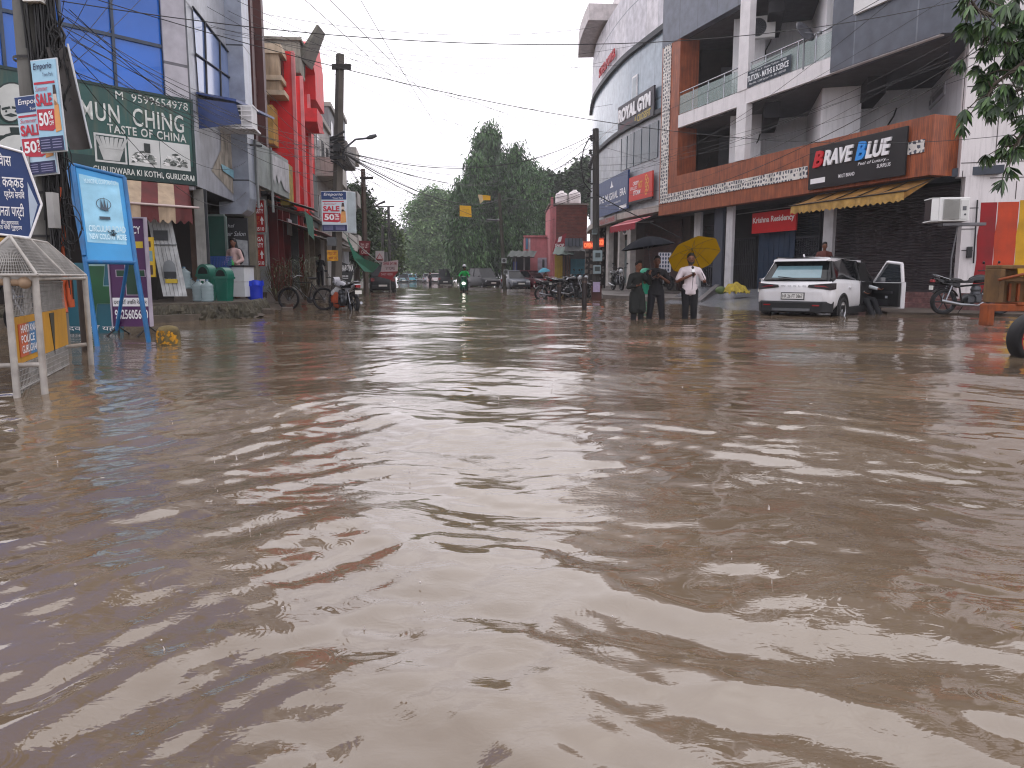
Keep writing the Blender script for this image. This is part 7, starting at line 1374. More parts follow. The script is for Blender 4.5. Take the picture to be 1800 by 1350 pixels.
# tall thin pole with boxes beside the tree
p = onz(888, 513); D7 = p.y; ztp = at(880, 340, D7).z; t = pole('thin_pole', 'thin pole with two grey boxes standing in front of the tall dark tree', 'utility pole', (p.x, p.y, 0), ztp, .13, .10, '4c4c44', lean=(-.35, 0))
for (x, y, w, h, c) in ((886, 458, 9, 9, '9aa0a0'), (889, 478, 8, 9, '7c8484')): a, b = at(x-w/2, y+h/2, D7-.2), at(x+w/2, y-h/2, D7-.2); m = MB(); m.box(a.x-p.x, b.x-p.x, -.35, -.12, a.z, b.z); m.build('meter_box', t, M(c, .5)); m = MB(); cx = (a.x+b.x)/2-p.x; cz = (a.z+b.z)/2; m.lathe([(0, -.36), (.1, -.36)], 12, (cx, 0, cz), 'y'); m.build('dial', t, M('3a3e40', .5))
a, b = at(855, 386, D7), at(882, 388, D7); m = MB(); m.tube([(b.x-p.x, 0, b.z), (a.x-p.x, 0, a.z)], .05, 5); m.build('lamp_arm', t, M('5a5c60', .5)); a, b = at(874, 386, D7), at(880, 387, D7); m = MB(); m.tube([(a.x-p.x, 0, a.z), (b.x-p.x+.05, 0, b.z)], [.06, .09], 6); m.build('lamp_head', t, M('8a8c8c', .4))
# yellow kite-like boards hung from the wires
for i, (pts, D) in enumerate((([(808, 361), (828, 362), (829, 382), (808, 380)], 40), ([(840, 342), (862, 344), (862, 352), (843, 352)], 44))):
    c0 = at(*pts[0], D); t = thing('yellow_board', ['larger square yellow board dangling from the overhead wires', 'smaller folded yellow board dangling from the overhead wires'][i], 'sign', tuple(c0), 0); P = [at(*q, D)-c0 for q in pts]; m = MB(); m.prism([(v.x, v.z) for v in P], 0, .03, 'y'); m.build('sheet', t, M('d8a81c', .5, .1)); w = P[1].x
    m = MB(); m.box(w*.25, w*.8, -.004, 0, P[2].z*.4, P[2].z*.36); m.box(w*.55, w*.58, -.004, 0, P[2].z*.8, P[2].z*.4); m.build('faint_print', t, M('a8842c', .5))
    if i: m = MB(); m.prism([(0, 0), (.25, -.02), (.3, -.35), (.12, -.5)], -.03, -.01, 'y'); m.build('folded_flap', t, M('c8b890', .5))
# vehicles in the distance
q = at(850, 500, 72); car('dark jeep parked half turned under the tall dark tree', (q.x, q.y, -.15), R(-60), '16181e', 'suv', 3.9, 1.75, 1.85)
q = at(783, 490, 86); car('dark jeep seen from behind farther up the street', (q.x, q.y, -.15), R(95), '14171c', 'suv', 3.8, 1.7, 1.9)
q = at(905, 503, 60); car('grey hatchback facing the camera beside the thin pole', (q.x, q.y, -.1), R(-75), '5c6068', 'hatch', 3.8, 1.65, 1.5)
q = at(928, 503, 60); car('dark maroon car parked in front of the pink building', (q.x, q.y, -.1), R(-38), '4a1a24', 'sedan', 4.2, 1.7, 1.5)
q = at(710, 490, 118); car('grey teal car driving away down the flooded street', (q.x, q.y, -.2), R(97), '6a8088', 'hatch', 3.9, 1.7, 1.55)
q = at(724, 489, 135); car('light blue car next to the grey teal one', (q.x, q.y, -.2), R(97), '5ab0c4', 'hatch', 3.8, 1.7, 1.5)
for i, (px, D, c) in enumerate(((736, 140, 'b8bcc4'), (743, 128, 'c8c8cc'), (752, 118, '8a8c94'), (762, 112, 'b4a8ac'))):
    q = at(px, 489, D); car(['silver car in the far row', 'white car in the far row beside the silver one', 'grey car in the far row behind the wading person', 'pinkish white car at the near end of the far row'][i], (q.x, q.y, -.15), R(80+8*i), c, 'hatch', 3.8, 1.65, 1.5)
q = at(684, 500, 48); car('dark parked vehicle half hidden under the red and white banners', (q.x-.4, q.y, -.1), R(100), '15171a', 'suv', 3.6, 1.6, 1.75)
# trees
def ptree(label, D, bpx, bl, **k):
    b = at(bpx, 480, D); s = D/1363; B = []
    for (cx, cy, rx, ry, n) in bl: c = at(cx, cy, D); B.append(((c.x-b.x, rx*s*.1*(cx % 3-1), c.z), (rx*s, rx*s*.9, ry*s), n))
    return tree(label, (b.x, D, 0), B, **k)
ash = dict(L=.55, Wd=.13, cols=('20361f', '2e4a2c', '406038', '527444'), droop=.9, cl=.42, per=34, trunk=(.3, 5))
ptree('tallest ashoka tree with two pointed spires above the street', 86, 858, [(864, 262, 14, 42, 120), (848, 268, 9, 42, 80), (857, 330, 30, 45, 260), (856, 410, 40, 60, 380), (852, 455, 42, 40, 220)], seed=11, **ash)
ptree('ashoka tree with a single blunt top right of the two spires', 84, 903, [(905, 285, 10, 32, 80), (892, 310, 18, 30, 110), (903, 350, 32, 50, 260), (902, 420, 38, 55, 330)], seed=12, **ash)
ptree('lower dark drooping tree on the left flank of the ashoka group', 82, 822, [(838, 300, 12, 28, 70), (822, 350, 22, 40, 170), (815, 400, 24, 45, 210), (822, 450, 30, 45, 240)], seed=13, **ash)
ptree('broader lighter green tree on the right flank of the ashoka group', 92, 942, [(932, 310, 20, 28, 130), (940, 345, 20, 36, 170), (934, 395, 30, 45, 240), (955, 385, 16, 36, 100)], seed=14, L=.5, Wd=.15, cols=('2e4a2c', '3f5f38', '527446'), droop=.7, cl=.45, per=30, trunk=(.3, 5))
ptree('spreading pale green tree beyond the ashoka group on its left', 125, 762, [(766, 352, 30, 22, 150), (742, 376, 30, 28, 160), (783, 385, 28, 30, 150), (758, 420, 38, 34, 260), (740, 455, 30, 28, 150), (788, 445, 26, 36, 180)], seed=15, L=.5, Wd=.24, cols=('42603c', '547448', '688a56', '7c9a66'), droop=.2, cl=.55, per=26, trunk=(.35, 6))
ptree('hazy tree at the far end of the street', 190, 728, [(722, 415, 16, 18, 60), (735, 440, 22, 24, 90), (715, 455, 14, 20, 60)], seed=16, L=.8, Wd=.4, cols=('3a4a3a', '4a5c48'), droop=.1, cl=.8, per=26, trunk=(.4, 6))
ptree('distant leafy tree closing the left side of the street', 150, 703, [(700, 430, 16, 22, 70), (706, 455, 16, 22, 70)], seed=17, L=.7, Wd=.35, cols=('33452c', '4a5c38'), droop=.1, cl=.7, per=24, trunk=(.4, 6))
ptree('bushy tree behind the square pole on the left side', 62, 626, [(622, 345, 16, 18, 80), (618, 385, 18, 26, 110), (636, 375, 18, 30, 120), (630, 425, 24, 34, 170)], seed=18, L=.34, Wd=.15, cols=('24361e', '34492a', '465c34'), droop=.2, cl=.35, per=30)
ptree('yellow green tree under the steel structure on the left side', 72, 665, [(655, 400, 18, 26, 120), (672, 415, 22, 28, 150), (650, 440, 26, 34, 170), (684, 438, 20, 30, 140), (665, 465, 34, 24, 160)], seed=19, L=.36, Wd=.17, cols=('2c4220', '3d5428', '566c36'), droop=.2, cl=.4, per=30)
ptree('broad leaved tree top behind the brick room and the meter pole', 95, 1010, [(1030, 305, 16, 22, 90), (1012, 322, 20, 20, 90), (985, 330, 22, 14, 70), (960, 318, 12, 12, 40), (1035, 345, 18, 30, 110), (985, 360, 30, 24, 120), (972, 345, 30, 20, 110)], seed=20, L=.6, Wd=.32, cols=('25361f', '33482c', '465e3a'), droop=.1, cl=.5, per=24)
# low blocks at the far end of the street
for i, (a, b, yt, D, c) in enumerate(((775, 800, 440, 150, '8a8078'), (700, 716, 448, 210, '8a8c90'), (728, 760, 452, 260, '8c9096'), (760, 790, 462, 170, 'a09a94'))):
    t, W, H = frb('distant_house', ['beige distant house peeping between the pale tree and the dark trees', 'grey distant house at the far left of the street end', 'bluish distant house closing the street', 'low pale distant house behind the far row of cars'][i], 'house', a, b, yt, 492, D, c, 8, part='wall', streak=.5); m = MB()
    for k in range(3):
        for j in range(2): m.box(W*(.12+.3*k), W*(.28+.3*k), -.05, -.001, H*(.25+.35*j), H*(.45+.35*j))
    m.build('window', t, M('2a2e34', .3)); m = MB(); m.box(-.2, W+.2, -.2, 8, H, H+.25); m.build('roof', t, M('6c6a68', .8))
# ================================================================ white car with the open door
def white_suv():
    rc = at(1391, 556, 18.3); hd_ = R(41); h = Vector((math.sin(hd_), math.cos(hd_), 0)); c = Vector((rc.x, rc.y, 0))+h*2.15
    t = thing('white_suv', 'white compact SUV seen from behind with its front right door wide open', 'car', (c.x, c.y, -.2), math.atan2(h.y, h.x))
    P = M('d6d6d8', .16, .05, streak=.12, dirt='8a7a66'); G = M('0d1012', .05, .1); K = M('17181a', .6, .2); L, w, H = 4.3, .9, 1.60
    def sec(x, wb, z0, zb, wt, fl=0): return [(x, -wb*.9, z0), (x, -wb, z0+.12), (x, -wb*1.0, .70), (x, -wb*.985, zb-.10), (x, -wt, zb), (x, wt, zb), (x, wb*.985, zb-.10), (x, wb*1.0, .70), (x, wb, z0+.12), (x, wb*.9, z0)]
    m = MB(); loft(m, [sec(-2.13, .70, .52, .78, .66), sec(-2.10, .84, .46, .92, .80), sec(-2.02, .885, .42, 1.02, .84), sec(-1.75, .9, .36, 1.08, .84), sec(-.9, .9, .34, 1.07, .83), sec(0, .9, .34, 1.04, .83), sec(1.0, .9, .34, 1.0, .83), sec(1.35, .9, .36, .98, .80), sec(1.95, .86, .40, .86, .72), sec(2.12, .74, .46, .74, .62)]); m.build('body', t, P, bevel=0)
    # greenhouse
    g = [(-2.0, 1.05, .80), (-1.62, 1.53, .655), (-.9, 1.575, .665), (.2, 1.56, .665), (.55, 1.50, .655), (1.25, 1.0, .80)]
    m = MB(); vs = []
    for x, z, a in g: vs += [(x, -a, z), (x, a, z)]
    base = [(-2.0, 1.0), (-1.62, 1.0), (-.9, 1.0), (.2, .98), (.55, .98), (1.25, .95)]
    vb = [(x, s*.82, z) for x, z in base for s in (-1, 1)]; n = len(g); V = vs+vb; F = []
    for i in range(n-1): F += [(2*i, 2*i+1, 2*i+3, 2*i+2), (2*n+2*i, 2*i, 2*i+2, 2*n+2*i+2), (2*i+1, 2*n+2*i+1, 2*n+2*i+3, 2*i+3)]
    m.add(V, F); m.build('side_glass', t, G)
    m = MB(); m.grid(lambda u, v: (-1.70+2.3*u+0, (-.67+1.34*v)*(1-.06*(2*u-1)**2), 1.535+.065*(1-(2*v-1)**2)*(1)+.03*math.sin(math.pi*u)), 14, 12); 
    m.box(-1.70, .56, -.672, -.62, 1.50, 1.548); m.box(-1.70, .56, .62, .672, 1.50, 1.548); m.build('roof', t, P)
    m = MB(); m.hexa([(-1.86, -.62, 1.50), (-1.58, -.66, 1.53), (-1.58, .66, 1.53), (-1.86, .62, 1.50), (-1.84, -.60, 1.545), (-1.55, -.64, 1.585), (-1.55, .64, 1.585), (-1.84, .60, 1.545)]); m.build('spoiler', t, P, bevel=.01)
    for s in (-1, 1):
        for pl, rr_ in (([(.56, s*.66, 1.51), (1.25, s*.80, 1.0)], .04), ([(.1, s*.672, 1.52), (.02, s*.835, 1.03)], .028), ([(-1.60, s*.665, 1.50), (-1.75, s*.80, 1.1), (-1.98, s*.82, 1.04)], [.03, .06, .05])): m = MB(); m.tube(pl, rr_, 6); m.build('window_pillar', t, K if s < 0 else P)
        m = MB(); m.tube([(-1.6, s*.64, 1.60), (.4, s*.64, 1.60)], .018, 6); m.build('roof_rail', t, K)
    # rear window, tinted top frame, glass
    m = MB(); f = lambda u, v: (-2.015+.39*v-.012, (-1+2*u)*(.73-.12*v), 1.07+.45*v); m.grid(f, 8, 4, False); m.build('rear_window', t, M('14181a', .08)); m = MB(); m.grid(lambda u, v: (f(.09+.82*u, .10+.62*v)[0]-.006, f(.09+.82*u, .10+.62*v)[1], f(.09+.82*u, .10+.62*v)[2]), 4, 3, False); m.build('rear_glass', t, M('6a8890', .04, .15, 2, spec=1)); m = MB(); m.tube([(-2.04, .0, 1.10), (-2.02, .42, 1.14)], .01, 4); m.build('rear_wiper', t, K)
    for s in (-1, 1):
        m = MB(); m.add([(-2.135, s*.34, .89), (-2.115, s*.86, .83), (-1.90, s*.92, .85), (-1.90, s*.92, .99), (-2.095, s*.87, .99), (-2.12, s*.36, .95)], [(0, 1, 4, 5) if s > 0 else (5, 4, 1, 0), (1, 2, 3, 4) if s > 0 else (4, 3, 2, 1)]); m.build('tail_light', t, M('1a0c0e', .12)); m = MB(); m.add([(-2.128, s*.5, .915), (-2.108, s*.84, .89), (-2.10, s*.84, .93), (-2.122, s*.5, .935)], [(0, 1, 2, 3) if s > 0 else (3, 2, 1, 0)]); m.build('red_lens', t, M('7a1018', .15))
    m = MB(); m.T = Matrix.Translation((-2.13, 0, 0)) @ Matrix.Rotation(-math.pi/2, 4, 'Z'); m.text('WORLD', -.30, .30, .905, .94, 0, spacing=1.8, depth=.01); m.T = None; m.build('badge_letters', t, M('9a9ca0', .3, metal=.6))
    m = MB(); m.T = Matrix.Translation((-2.15, 0, 0)) @ Matrix.Rotation(-math.pi/2, 4, 'Z'); m.mat(M('d8d8d4', .4, .03)).box(-.26, .26, 0, .02, .62, .75); m.mat(M('16161a', .5)).text('HR 26 FT 3867', -.24, .24, .645, .725, 0, bold=.01, depth=.003); m.mat(K).box(-.28, .28, .006, .03, .60, .77); m.T = None; m.build('number_plate', t)
    m = MB(); m.hexa([(-2.22, -.72, .30), (-1.95, -.9, .30), (-1.95, .9, .30), (-2.22, .72, .30), (-2.21, -.74, .56), (-1.95, -.915, .58), (-1.95, .915, .58), (-2.21, .74, .56)]); m.build('rear_bumper', t, K, bevel=.03); m = MB(); m.box(-2.24, -2.2, -.45, .45, .34, .40); m.build('bumper_strip', t, M('6a6c70', .4, metal=.5))
    for s in (-1, 1):
        m = MB(); m.box(-2.235, -2.2, s*.5, s*.66, .46, .49); m.build('reflector', t, M('8a1418', .2)); m = MB(); m.box(-1.0, 1.0, s*.86, s*.92, .26, .42); m.build('side_sill', t, K)
        for x in (-1.33, 1.32):
            m = MB(); m.lathe([(.375, .80*s), (.42, .90*s), (.43, .915*s), (.375, .915*s), (.37, .80*s)], 22, (x, 0, .33), 'y', a0=R(-12), a1=R(192)); m.build('wheel_arch', t, K); m = MB(); m.lathe([(0, .895*s), (.38, .905*s)], 22, (x, 0, .33), 'y', a0=R(-10), a1=R(190)); m.build('wheel_well', t, M('060607', .9)); wheel(t, 'wheel', (x, s*.83, .33), .33, .21, .66, spokes=10, rimc='a8aaae')
        m = MB(); m.hexa([(.80, s*.90, 1.0), (.95, s*.90, 1.0), (.95, s*1.08, 1.02), (.80, s*1.08, 1.02), (.80, s*.90, 1.14), (.95, s*.90, 1.12), (.95, s*1.08, 1.12), (.80, s*1.08, 1.14)]) if s > 0 else m.box(.8, .81, -.9, -.89, 1.0, 1.01); m.build('mirror', t, P, bevel=.02)
        m = MB(); m.box(-.95, -.75, s*.9, s*.925, .86, .90); m.build('door_handle', t, P, bevel=.008)
    m = MB(); m.box(-.05, .98, -.905, -.89, .36, 1.02); m.prism([(-.02, 1.02), (.95, 1.02), (.52, 1.49), (.08, 1.49)], -.80, -.78, 'y'); m.build('opening_shade_panel', t, M('08080a', .9))  # near-black panels on the closed body, shade of the cabin painted in
    m = MB(); m.box(-.065, -.05, -.908, -.89, .36, 1.05); m.build('door_gap', t, K)
    m = MB(); m.tube([(-1.5, 0, 1.60), (-1.56, 0, 1.66)], .02); m.build('roof_aerial', t, P)
    # open door: hinge at the front edge
    d = MB(); th = R(56); hg = Vector((.92, -.9, 0)); d.T = Matrix.Translation(hg) @ Matrix.Rotation(th, 4, 'Z')      # closed it lies along -x
    d.mat(P); d.box(-1.02, 0, -.11, .0, .36, 1.0); d.mat(K); d.box(-.99, -.03, .001, .06, .40, .98)
    fr_ = [(-1.0, 1.0), (-.93, 1.45), (-.45, 1.5), (-.02, 1.0)]; d.mat(P)
    for a, b in zip(fr_[:-1], fr_[1:]): d.tube([(a[0], -.03, a[1]), (b[0], -.03, b[1])], .042, 8)
    door = d.build('open_door', t); q = MB(); q.T = d.T; q.add([(-.97, .0, 1.0), (-.07, .0, 1.0), (-.44, .01, 1.47), (-.90, .01, 1.43)], [(0, 1, 2, 3)]); q.build('door_glass', door, M('2a343a', .05, alpha=.7)); q = MB(); q.T = d.T; q.box(-.8, -.2, .061, .11, .72, .78); q.box(-.35, -.1, .061, .09, .84, .9); q.box(-.7, -.15, .061, .12, .42, .56); q.build('arm_rest', door, M('2c2c30', .5)); q = MB(); q.T = d.T; q.box(-.62, -.54, .062, .066, .60, .66); q.build('door_lamp', door, M('b8bcc0', .3))
    q = MB(); q.T = d.T; q.box(-.22, -.06, -.2, -.05, 1.0, 1.12); q.build('mirror', door, P, bevel=.02); q = MB(); q.T = d.T; q.box(-.98, -.83, -.05, -.03, .84, .88); q.build('door_handle', door, P)
    return t, c, h
suv, suv_c, suv_h = white_suv(); suv_r = Vector((suv_h.y, -suv_h.x, 0))
# person climbing out of the open door
q = suv_c+suv_h*.45+suv_r*.66
person('person in a pale shirt and dark trousers bending out of the white car\'s open door', (q.x, q.y, -.24), math.atan2(suv_r.y, suv_r.x)+R(75), 1.68, 'b4babe', '1a1c20', hip=(0, .06, .66), lean=(0, .14), elbL=(.24, -.12, .95), hanL=(.20, -.46, .88), elbR=(-.25, -.05, .92), hanR=(-.16, -.3, .80), footR=(-.13, -.62), footL=(.16, -.66), kneeL=(.14, -.38, .60), kneeR=(-.12, -.36, .58), sleeve='long', vox=.014)
# ---- the three people in the water
pA, pB, pC = onz(1119, 560.5), onz(1152, 560), onz(1211, 561)
person('boy in black clothes holding up the black umbrella, leftmost of the three waders', (pA.x, pA.y, -.28), R(22), 1.55, '1c1f1d', '17181b', tunic=True, elbL=(.25, -.16, 1.18), hanL=(.17, -.30, 1.40), elbR=(-.24, .02, 1.08), hanR=(-.14, -.2, 1.12), head=(.02, 0), skin='7a4e38', sleeve='long', build=.95)
person('young man in black looking at a phone under the black umbrella', (pB.x, pB.y, -.28), R(-5), 1.66, '141418', '16161c', elbR=(-.27, -.08, 1.12), hanR=(-.06, -.27, 1.24), elbL=(.27, -.08, 1.12), hanL=(.07, -.27, 1.25), footR=(-.17, 0), footL=(.17, 0), head=(0, -.04), skin='5a3a2c')
person('bearded man in a white shirt and black trousers holding a microphone', (pC.x, pC.y, -.28), R(-3), 1.71, 'd2c8cc', '121216', elbR=(-.29, -.02, 1.11), hanR=(-.03, -.25, 1.24), elbL=(.31, .0, 1.12), hanL=(.28, -.17, 1.10), footR=(-.09, 0), footL=(.1, .02), beard=True, skin='6e4634')
hA = Matrix.Translation((pA.x, pA.y, -.28)) @ Matrix.Rotation(R(22), 4, 'Z') @ Matrix.Scale(1.55/1.7, 4)
hp = hA @ Vector((.17, -.33, 1.46)); top = at(1137, 416, pA.y-.2); ax = (top-hp).normalized(); sh = (top-hp).length
umbrella('large black umbrella shared by the boy and the young man', tuple(top), Vector((0, 0, 1)).rotation_difference(ax).to_euler(), .60, .23, '15171d', sh+.05)
hC = Matrix.Translation((pC.x, pC.y, -.28)) @ Matrix.Rotation(R(-3), 4, 'Z') @ Matrix.Scale(1.71/1.7, 4)
hp = hC @ Vector((.28, -.20, 1.14)); top = at(1216, 437, pC.y+.42); ax = (top-hp).normalized(); sh = (top-hp).length
umbrella('bright yellow umbrella tilted behind the bearded man\'s head', tuple(top), Vector((0, 0, 1)).rotation_difference(ax).to_euler(), .60, .20, '987608', sh+.06)
mp_ = hC @ Vector((0.0, -.29, 1.34)); t = thing('microphone', 'black hand microphone with a white cube held at the bearded man\'s chest', 'microphone', tuple(mp_), rot=(R(-15), 0, 0)); m = MB(); m.tube([(0, 0, -.16), (0, 0, .03)], [.012, .016], 8); m.build('handle', t, M('141416', .5)); m = MB(); m.ball((0, 0, .07), (.028, .028, .034)); m.build('head', t, M('1c1c1e', .7)); m = MB(); m.box(-.035, .035, -.035, .035, -.04, .03); m.build('white_cube', t, M('dcdcdc', .5))
m = MB(); m.tube([(0, .0, -.16), (-.02, -.01, -.3), (-.03, .0, -.42)], .006, 5); m.build('cable', t, M('141416', .5))
hB = Matrix.Translation((pB.x, pB.y, -.28)) @ Matrix.Rotation(R(-5), 4, 'Z') @ Matrix.Scale(1.66/1.7, 4); mp_ = hB @ Vector((0, -.36, 1.30)); t = thing('phone', 'dark phone held in both hands by the young man in black', 'phone', tuple(mp_), rot=(R(35), 0, 0)); m = MB(); m.box(-.037, .037, -.004, .004, -.075, .075); m.build('case', t, M('101014', .3), bevel=.003); m = MB(); m.box(-.033, .033, .0045, .005, -.07, .07); m.build('screen', t, M('3a4450', .1, emit=.2))
# man behind the car
p = at(1447, 480, 24.3); person('man in a rust brown shirt standing on the ramp behind the white car', (p.x, p.y, .36), R(-10), 1.62, '5a2e26', '2a2a30', elbR=(-.26, .0, 1.1), hanR=(-.1, -.22, 1.1), elbL=(.26, 0, 1.1), hanL=(.1, -.22, 1.08), vox=.014)
# shop people on the left
p = at(413, 480, 21.0); person('person in a pale pink top standing behind the white counter', (p.x, p.y, .36), R(-20), 1.58, 'b89c98', '3a3438', elbR=(-.26, 0, 1.1), hanR=(-.22, -.22, .98), elbL=(.27, .02, 1.1), hanL=(.2, -.2, 1.0), sleeve='long', long_hair=True, vox=.014, tunic=True)
p = at(406, 466, 20.7); t = thing('green_bag', 'small bright green bag held over the white counter', 'bag', tuple(p-Vector((0, 0, .15))), 0); m = MB(); m.ball((0, 0, .15), (.09, .06, .15), 12, 8); m.build('cloth', t, M('1d8a3c', .6, .2)); m = MB(); m.tube([(-.04, 0, .27), (0, 0, .38), (.04, 0, .27)], .01, 5); m.build('handle', t, M('1d8a3c', .6))
p = at(563, 480, 40); person('person in dark clothes standing in a shop doorway beyond the bicycle', (p.x, p.y, .42), R(30), 1.62, '23262c', '1c1e24', vox=.018)
# wading person far away
p = onz(756, 503.5); person('distant person in dark clothes wading along the middle of the street', (p.x, p.y, -.28), R(60), 1.62, '26262c', '1c1d24', vox=.018)
# person with a light blue umbrella
p = at(959, 500, 58); person('person with bare shoulders and a brown wrap under the light blue umbrella', (p.x, p.y, -.1), R(40), 1.5, '8a5a44', '4a2a20', vox=.018, skirt=True); q = at(956, 471, 57.8)
umbrella('light blue umbrella in front of the pink building', tuple(q), (R(4), R(-6), 0), .48, .28, '6ab0c8', .9)
# scooter and rider
p = onz(816, 513); t = thing('scooter', 'green scooter with its headlight on coming through the flood', 'scooter', (p.x, p.y, -.2), R(-90)); sc = M('0f4a36', .3, .1)
wheel(t, 'wheel', (.55, 0, .23), .23, .1, .6); wheel(t, 'wheel', (-.55, 0, .23), .23, .1, .6)
m = MB(); loft(m, [[(.42, -.2, .35), (.50, -.22, .6), (.46, -.16, .95), (.40, -.1, 1.05), (.40, .1, 1.05), (.46, .16, .95), (.50, .22, .6), (.42, .2, .35)], [(.36, -.2, .35), (.42, -.22, .6), (.38, -.16, .95), (.34, -.1, 1.05), (.34, .1, 1.05), (.38, .16, .95), (.42, .22, .6), (.36, .2, .35)]]); m.build('front_shield', t, sc, bevel=.01); m = MB(); m.ball((.56, 0, .44), (.2, .09, .12)); m.build('mudguard', t, sc)
m = MB(); m.hexa([(-.7, -.16, .35), (-.05, -.14, .35), (-.05, .14, .35), (-.7, .16, .35), (-.85, -.12, .72), (-.1, -.12, .70), (-.1, .12, .70), (-.85, .12, .72)]); m.box(-.1, .4, -.15, .15, .28, .34); m.build('body', t, sc, bevel=.04); m = MB(); m.box(-.8, -.05, -.13, .13, .722, .80); m.build('seat', t, M('141416', .6), bevel=.03); m = MB(); m.tube([(.36, -.34, 1.05), (.42, 0, 1.08), (.36, .34, 1.05)], .02); m.ball((.42, 0, 1.07), (.1, .16, .09)); m.build('handlebar', t, sc)
m = MB(); m.ball((.52, 0, .72), (.04, .1, .08)); m.build('headlight', t, M('fff6e8', .2, .02, emit=6))
for s in (-1, 1): m = MB(); m.tube([(.36, .28*s, 1.05), (.36, .34*s, 1.25)], .008, 4); m.ball((.36, .36*s, 1.28), (.02, .07, .045)); m.build('mirror', t, M('1a1a1c', .3))
rd = person('scooter rider in a bright green jacket and white helmet', (p.x, p.y+.3, -.2), R(0), 1.68, '0f9a44', '15181c', hip=(0, .1, .82), lean=(0, -.05), elbR=(-.32, -.2, 1.05), hanR=(-.30, -.52, .98), elbL=(.32, -.2, 1.05), hanL=(.30, -.52, .98), kneeR=(-.2, -.32, .72), kneeL=(.2, -.32, .72), footR=(-.18, -.25), footL=(.18, -.25), sleeve='long', vox=.016)
rd.location.z = -.05
m = MB(); c = Vector((0, .03, 1.40+.15+.02)); m.ball(c+Vector((0, .0, .04)), (.13, .15, .14), 16, 10); m.build('helmet', rd, M('b8bcc0', .25, .05)); m = MB(); m.grid(lambda u, v: (.125*math.sin((u-.5)*2.4), c.y-.152*math.cos((u-.5)*2.4), c.z-.05+.10*v), 10, 3); m.build('visor', rd, M('14181c', .1))
# right-hand motorbike and the rusty trailer
rw = at(1664, 530, 18.2); dup(mbk, 'black motorbike with silver exhaust parked side on before the rainbow mural', (rw.x+.62, rw.y+.1, .05), R(-4))
m = MB(); a, b = onz(1560, 553), onz(1800, 557); m.prism([(a.x, a.y), (b.x, b.y), (b.x+4, b.y+3), (a.x+1, a.y+3)], -.3, .06, 'z'); struct(m.build('bank', mat=M('4c433b', .9, .5, 4, bump=.02)), 'low muddy strip at the foot of the steps where the right motorbike stands', 'ground')
O = at(1730, 570, 10.6); t = thing('rusty_trailer', 'rusty orange steel trailer end with a red rimmed wheel at the right edge', 'trailer', (O.x, O.y, 0), R(0)); rs = M('944a20', .75, .5, 5, streak=.6, dirt='3a2a20', bump=.004); ol = M('6e5230', .75, .5, 5, streak=.5, dirt='3a2a20')
def q8(px, py, D=10.6): v = at(px, py, D); return v.x-O.x, v.z
m = MB(); x0, z0 = q8(1727, 572); x1, z1 = q8(1742, 534); m.box(x0, x1, -.1, .1, z0, z1); m.box(x1+.001, x1+2.6, -.08, .08, z1-.1, z1); m.box(x1+.3, x1+2.6, -.1, .4, z1-.02, z1+.02); m.build('beam', t, rs, bevel=.01)
m = MB(); xa, za = q8(1750, 532); xb, zb__ = q8(1800, 466); m.box(xa, xa+.07, -.05, .3, za, zb__-.051); m.box(xa, xa+2.2, -.05, .3, zb__-.05, zb__); m.box(xa+.071, xa+2.2, .1, .14, za, zb__-.053); m.box(xa+.071, xa+2.2, -.05, -.02, zb__-.22, zb__-.16); m.build('box_frame', t, ol, bevel=.008)
m = MB()
for k in range(7): m.box(xa+.09+.12*k, xa+.12+.12*k, .06, .099, za+.02, zb__-.25)
m.tube([(xa-.03, -.06, zb__-.2), (xa+.3, -.08, zb__-.12), (xa+.5, -.06, zb__-.25)], .02, 6); m.build('slats', t, rs); m = MB(); a, b = q8(1783, 472), q8(1795, 486); m.prism([(a[0], a[1]), (b[0], a[1]), (b[0]-.02, b[1]), (a[0]+.02, b[1])], -.075, -.06, 'y'); m.build('yellow_tag', t, M('c89a1c', .5))
wc = at(1824, 600, 9.3); wheel(t, 'wheel', (wc.x-O.x, wc.y-O.y, wc.z+.03), .335, .24, .8, rimc='a81c24', spokes=8)
# covered scooters and clutter outside the curved building
def scooter_simple(label, loc, rz, c): return dup(mb1, label, loc, rz)
q = at(1085, 505, 36); t = dup(mbk, 'dark blue two wheeler parked on the steps of the curved building', (q.x, q.y, .3), R(-80)); q = at(1165, 495, 37); dup(mbk, 'dark two wheeler parked in shadow behind the umbrella pair', (q.x, q.y, .3), R(-70)); q = at(1328, 545, 21.5); dup(mbk, 'dark motorbike mostly hidden beyond the left rear corner of the white car', (q.x+.75, q.y+.3, -.05), R(40))
for i, (px, py, D, c, lab) in enumerate(((1134, 478, 33, '1d8a6c', 'teal litter bin outside the curved building, seen between the two waders'),)):
    q = at(px, py+25, D); t = thing('litter_bin', lab, 'litter bin', (q.x, q.y, .2), 0); m = MB(); m.lathe([(.2, 0), (.26, .8), (.28, .82), (.28, .9), (.2, 1.05), (0, 1.1)], 16); m.build('body', t, M(c, .4)); m = MB(); m.box(-.12, .12, -.29, -.27, .85, .92); m.build('mouth', t, M('0c1412', .7))
t, W, H = frb('patterned_cloth', 'white cloth with dark blue leaf pattern hanging behind the black umbrella', 'cloth', 1157, 1180, 444, 478, 31, 'b4b4bc', .03, part='cloth'); m = MB()
for i in range(4):
    for j in range(5): m.ball((W*(.14+.22*i), -.0, H*(.1+.2*j)), (.035, .012, .06), 6, 5)
m.build('leaf_print', t, M('26384e', .7))
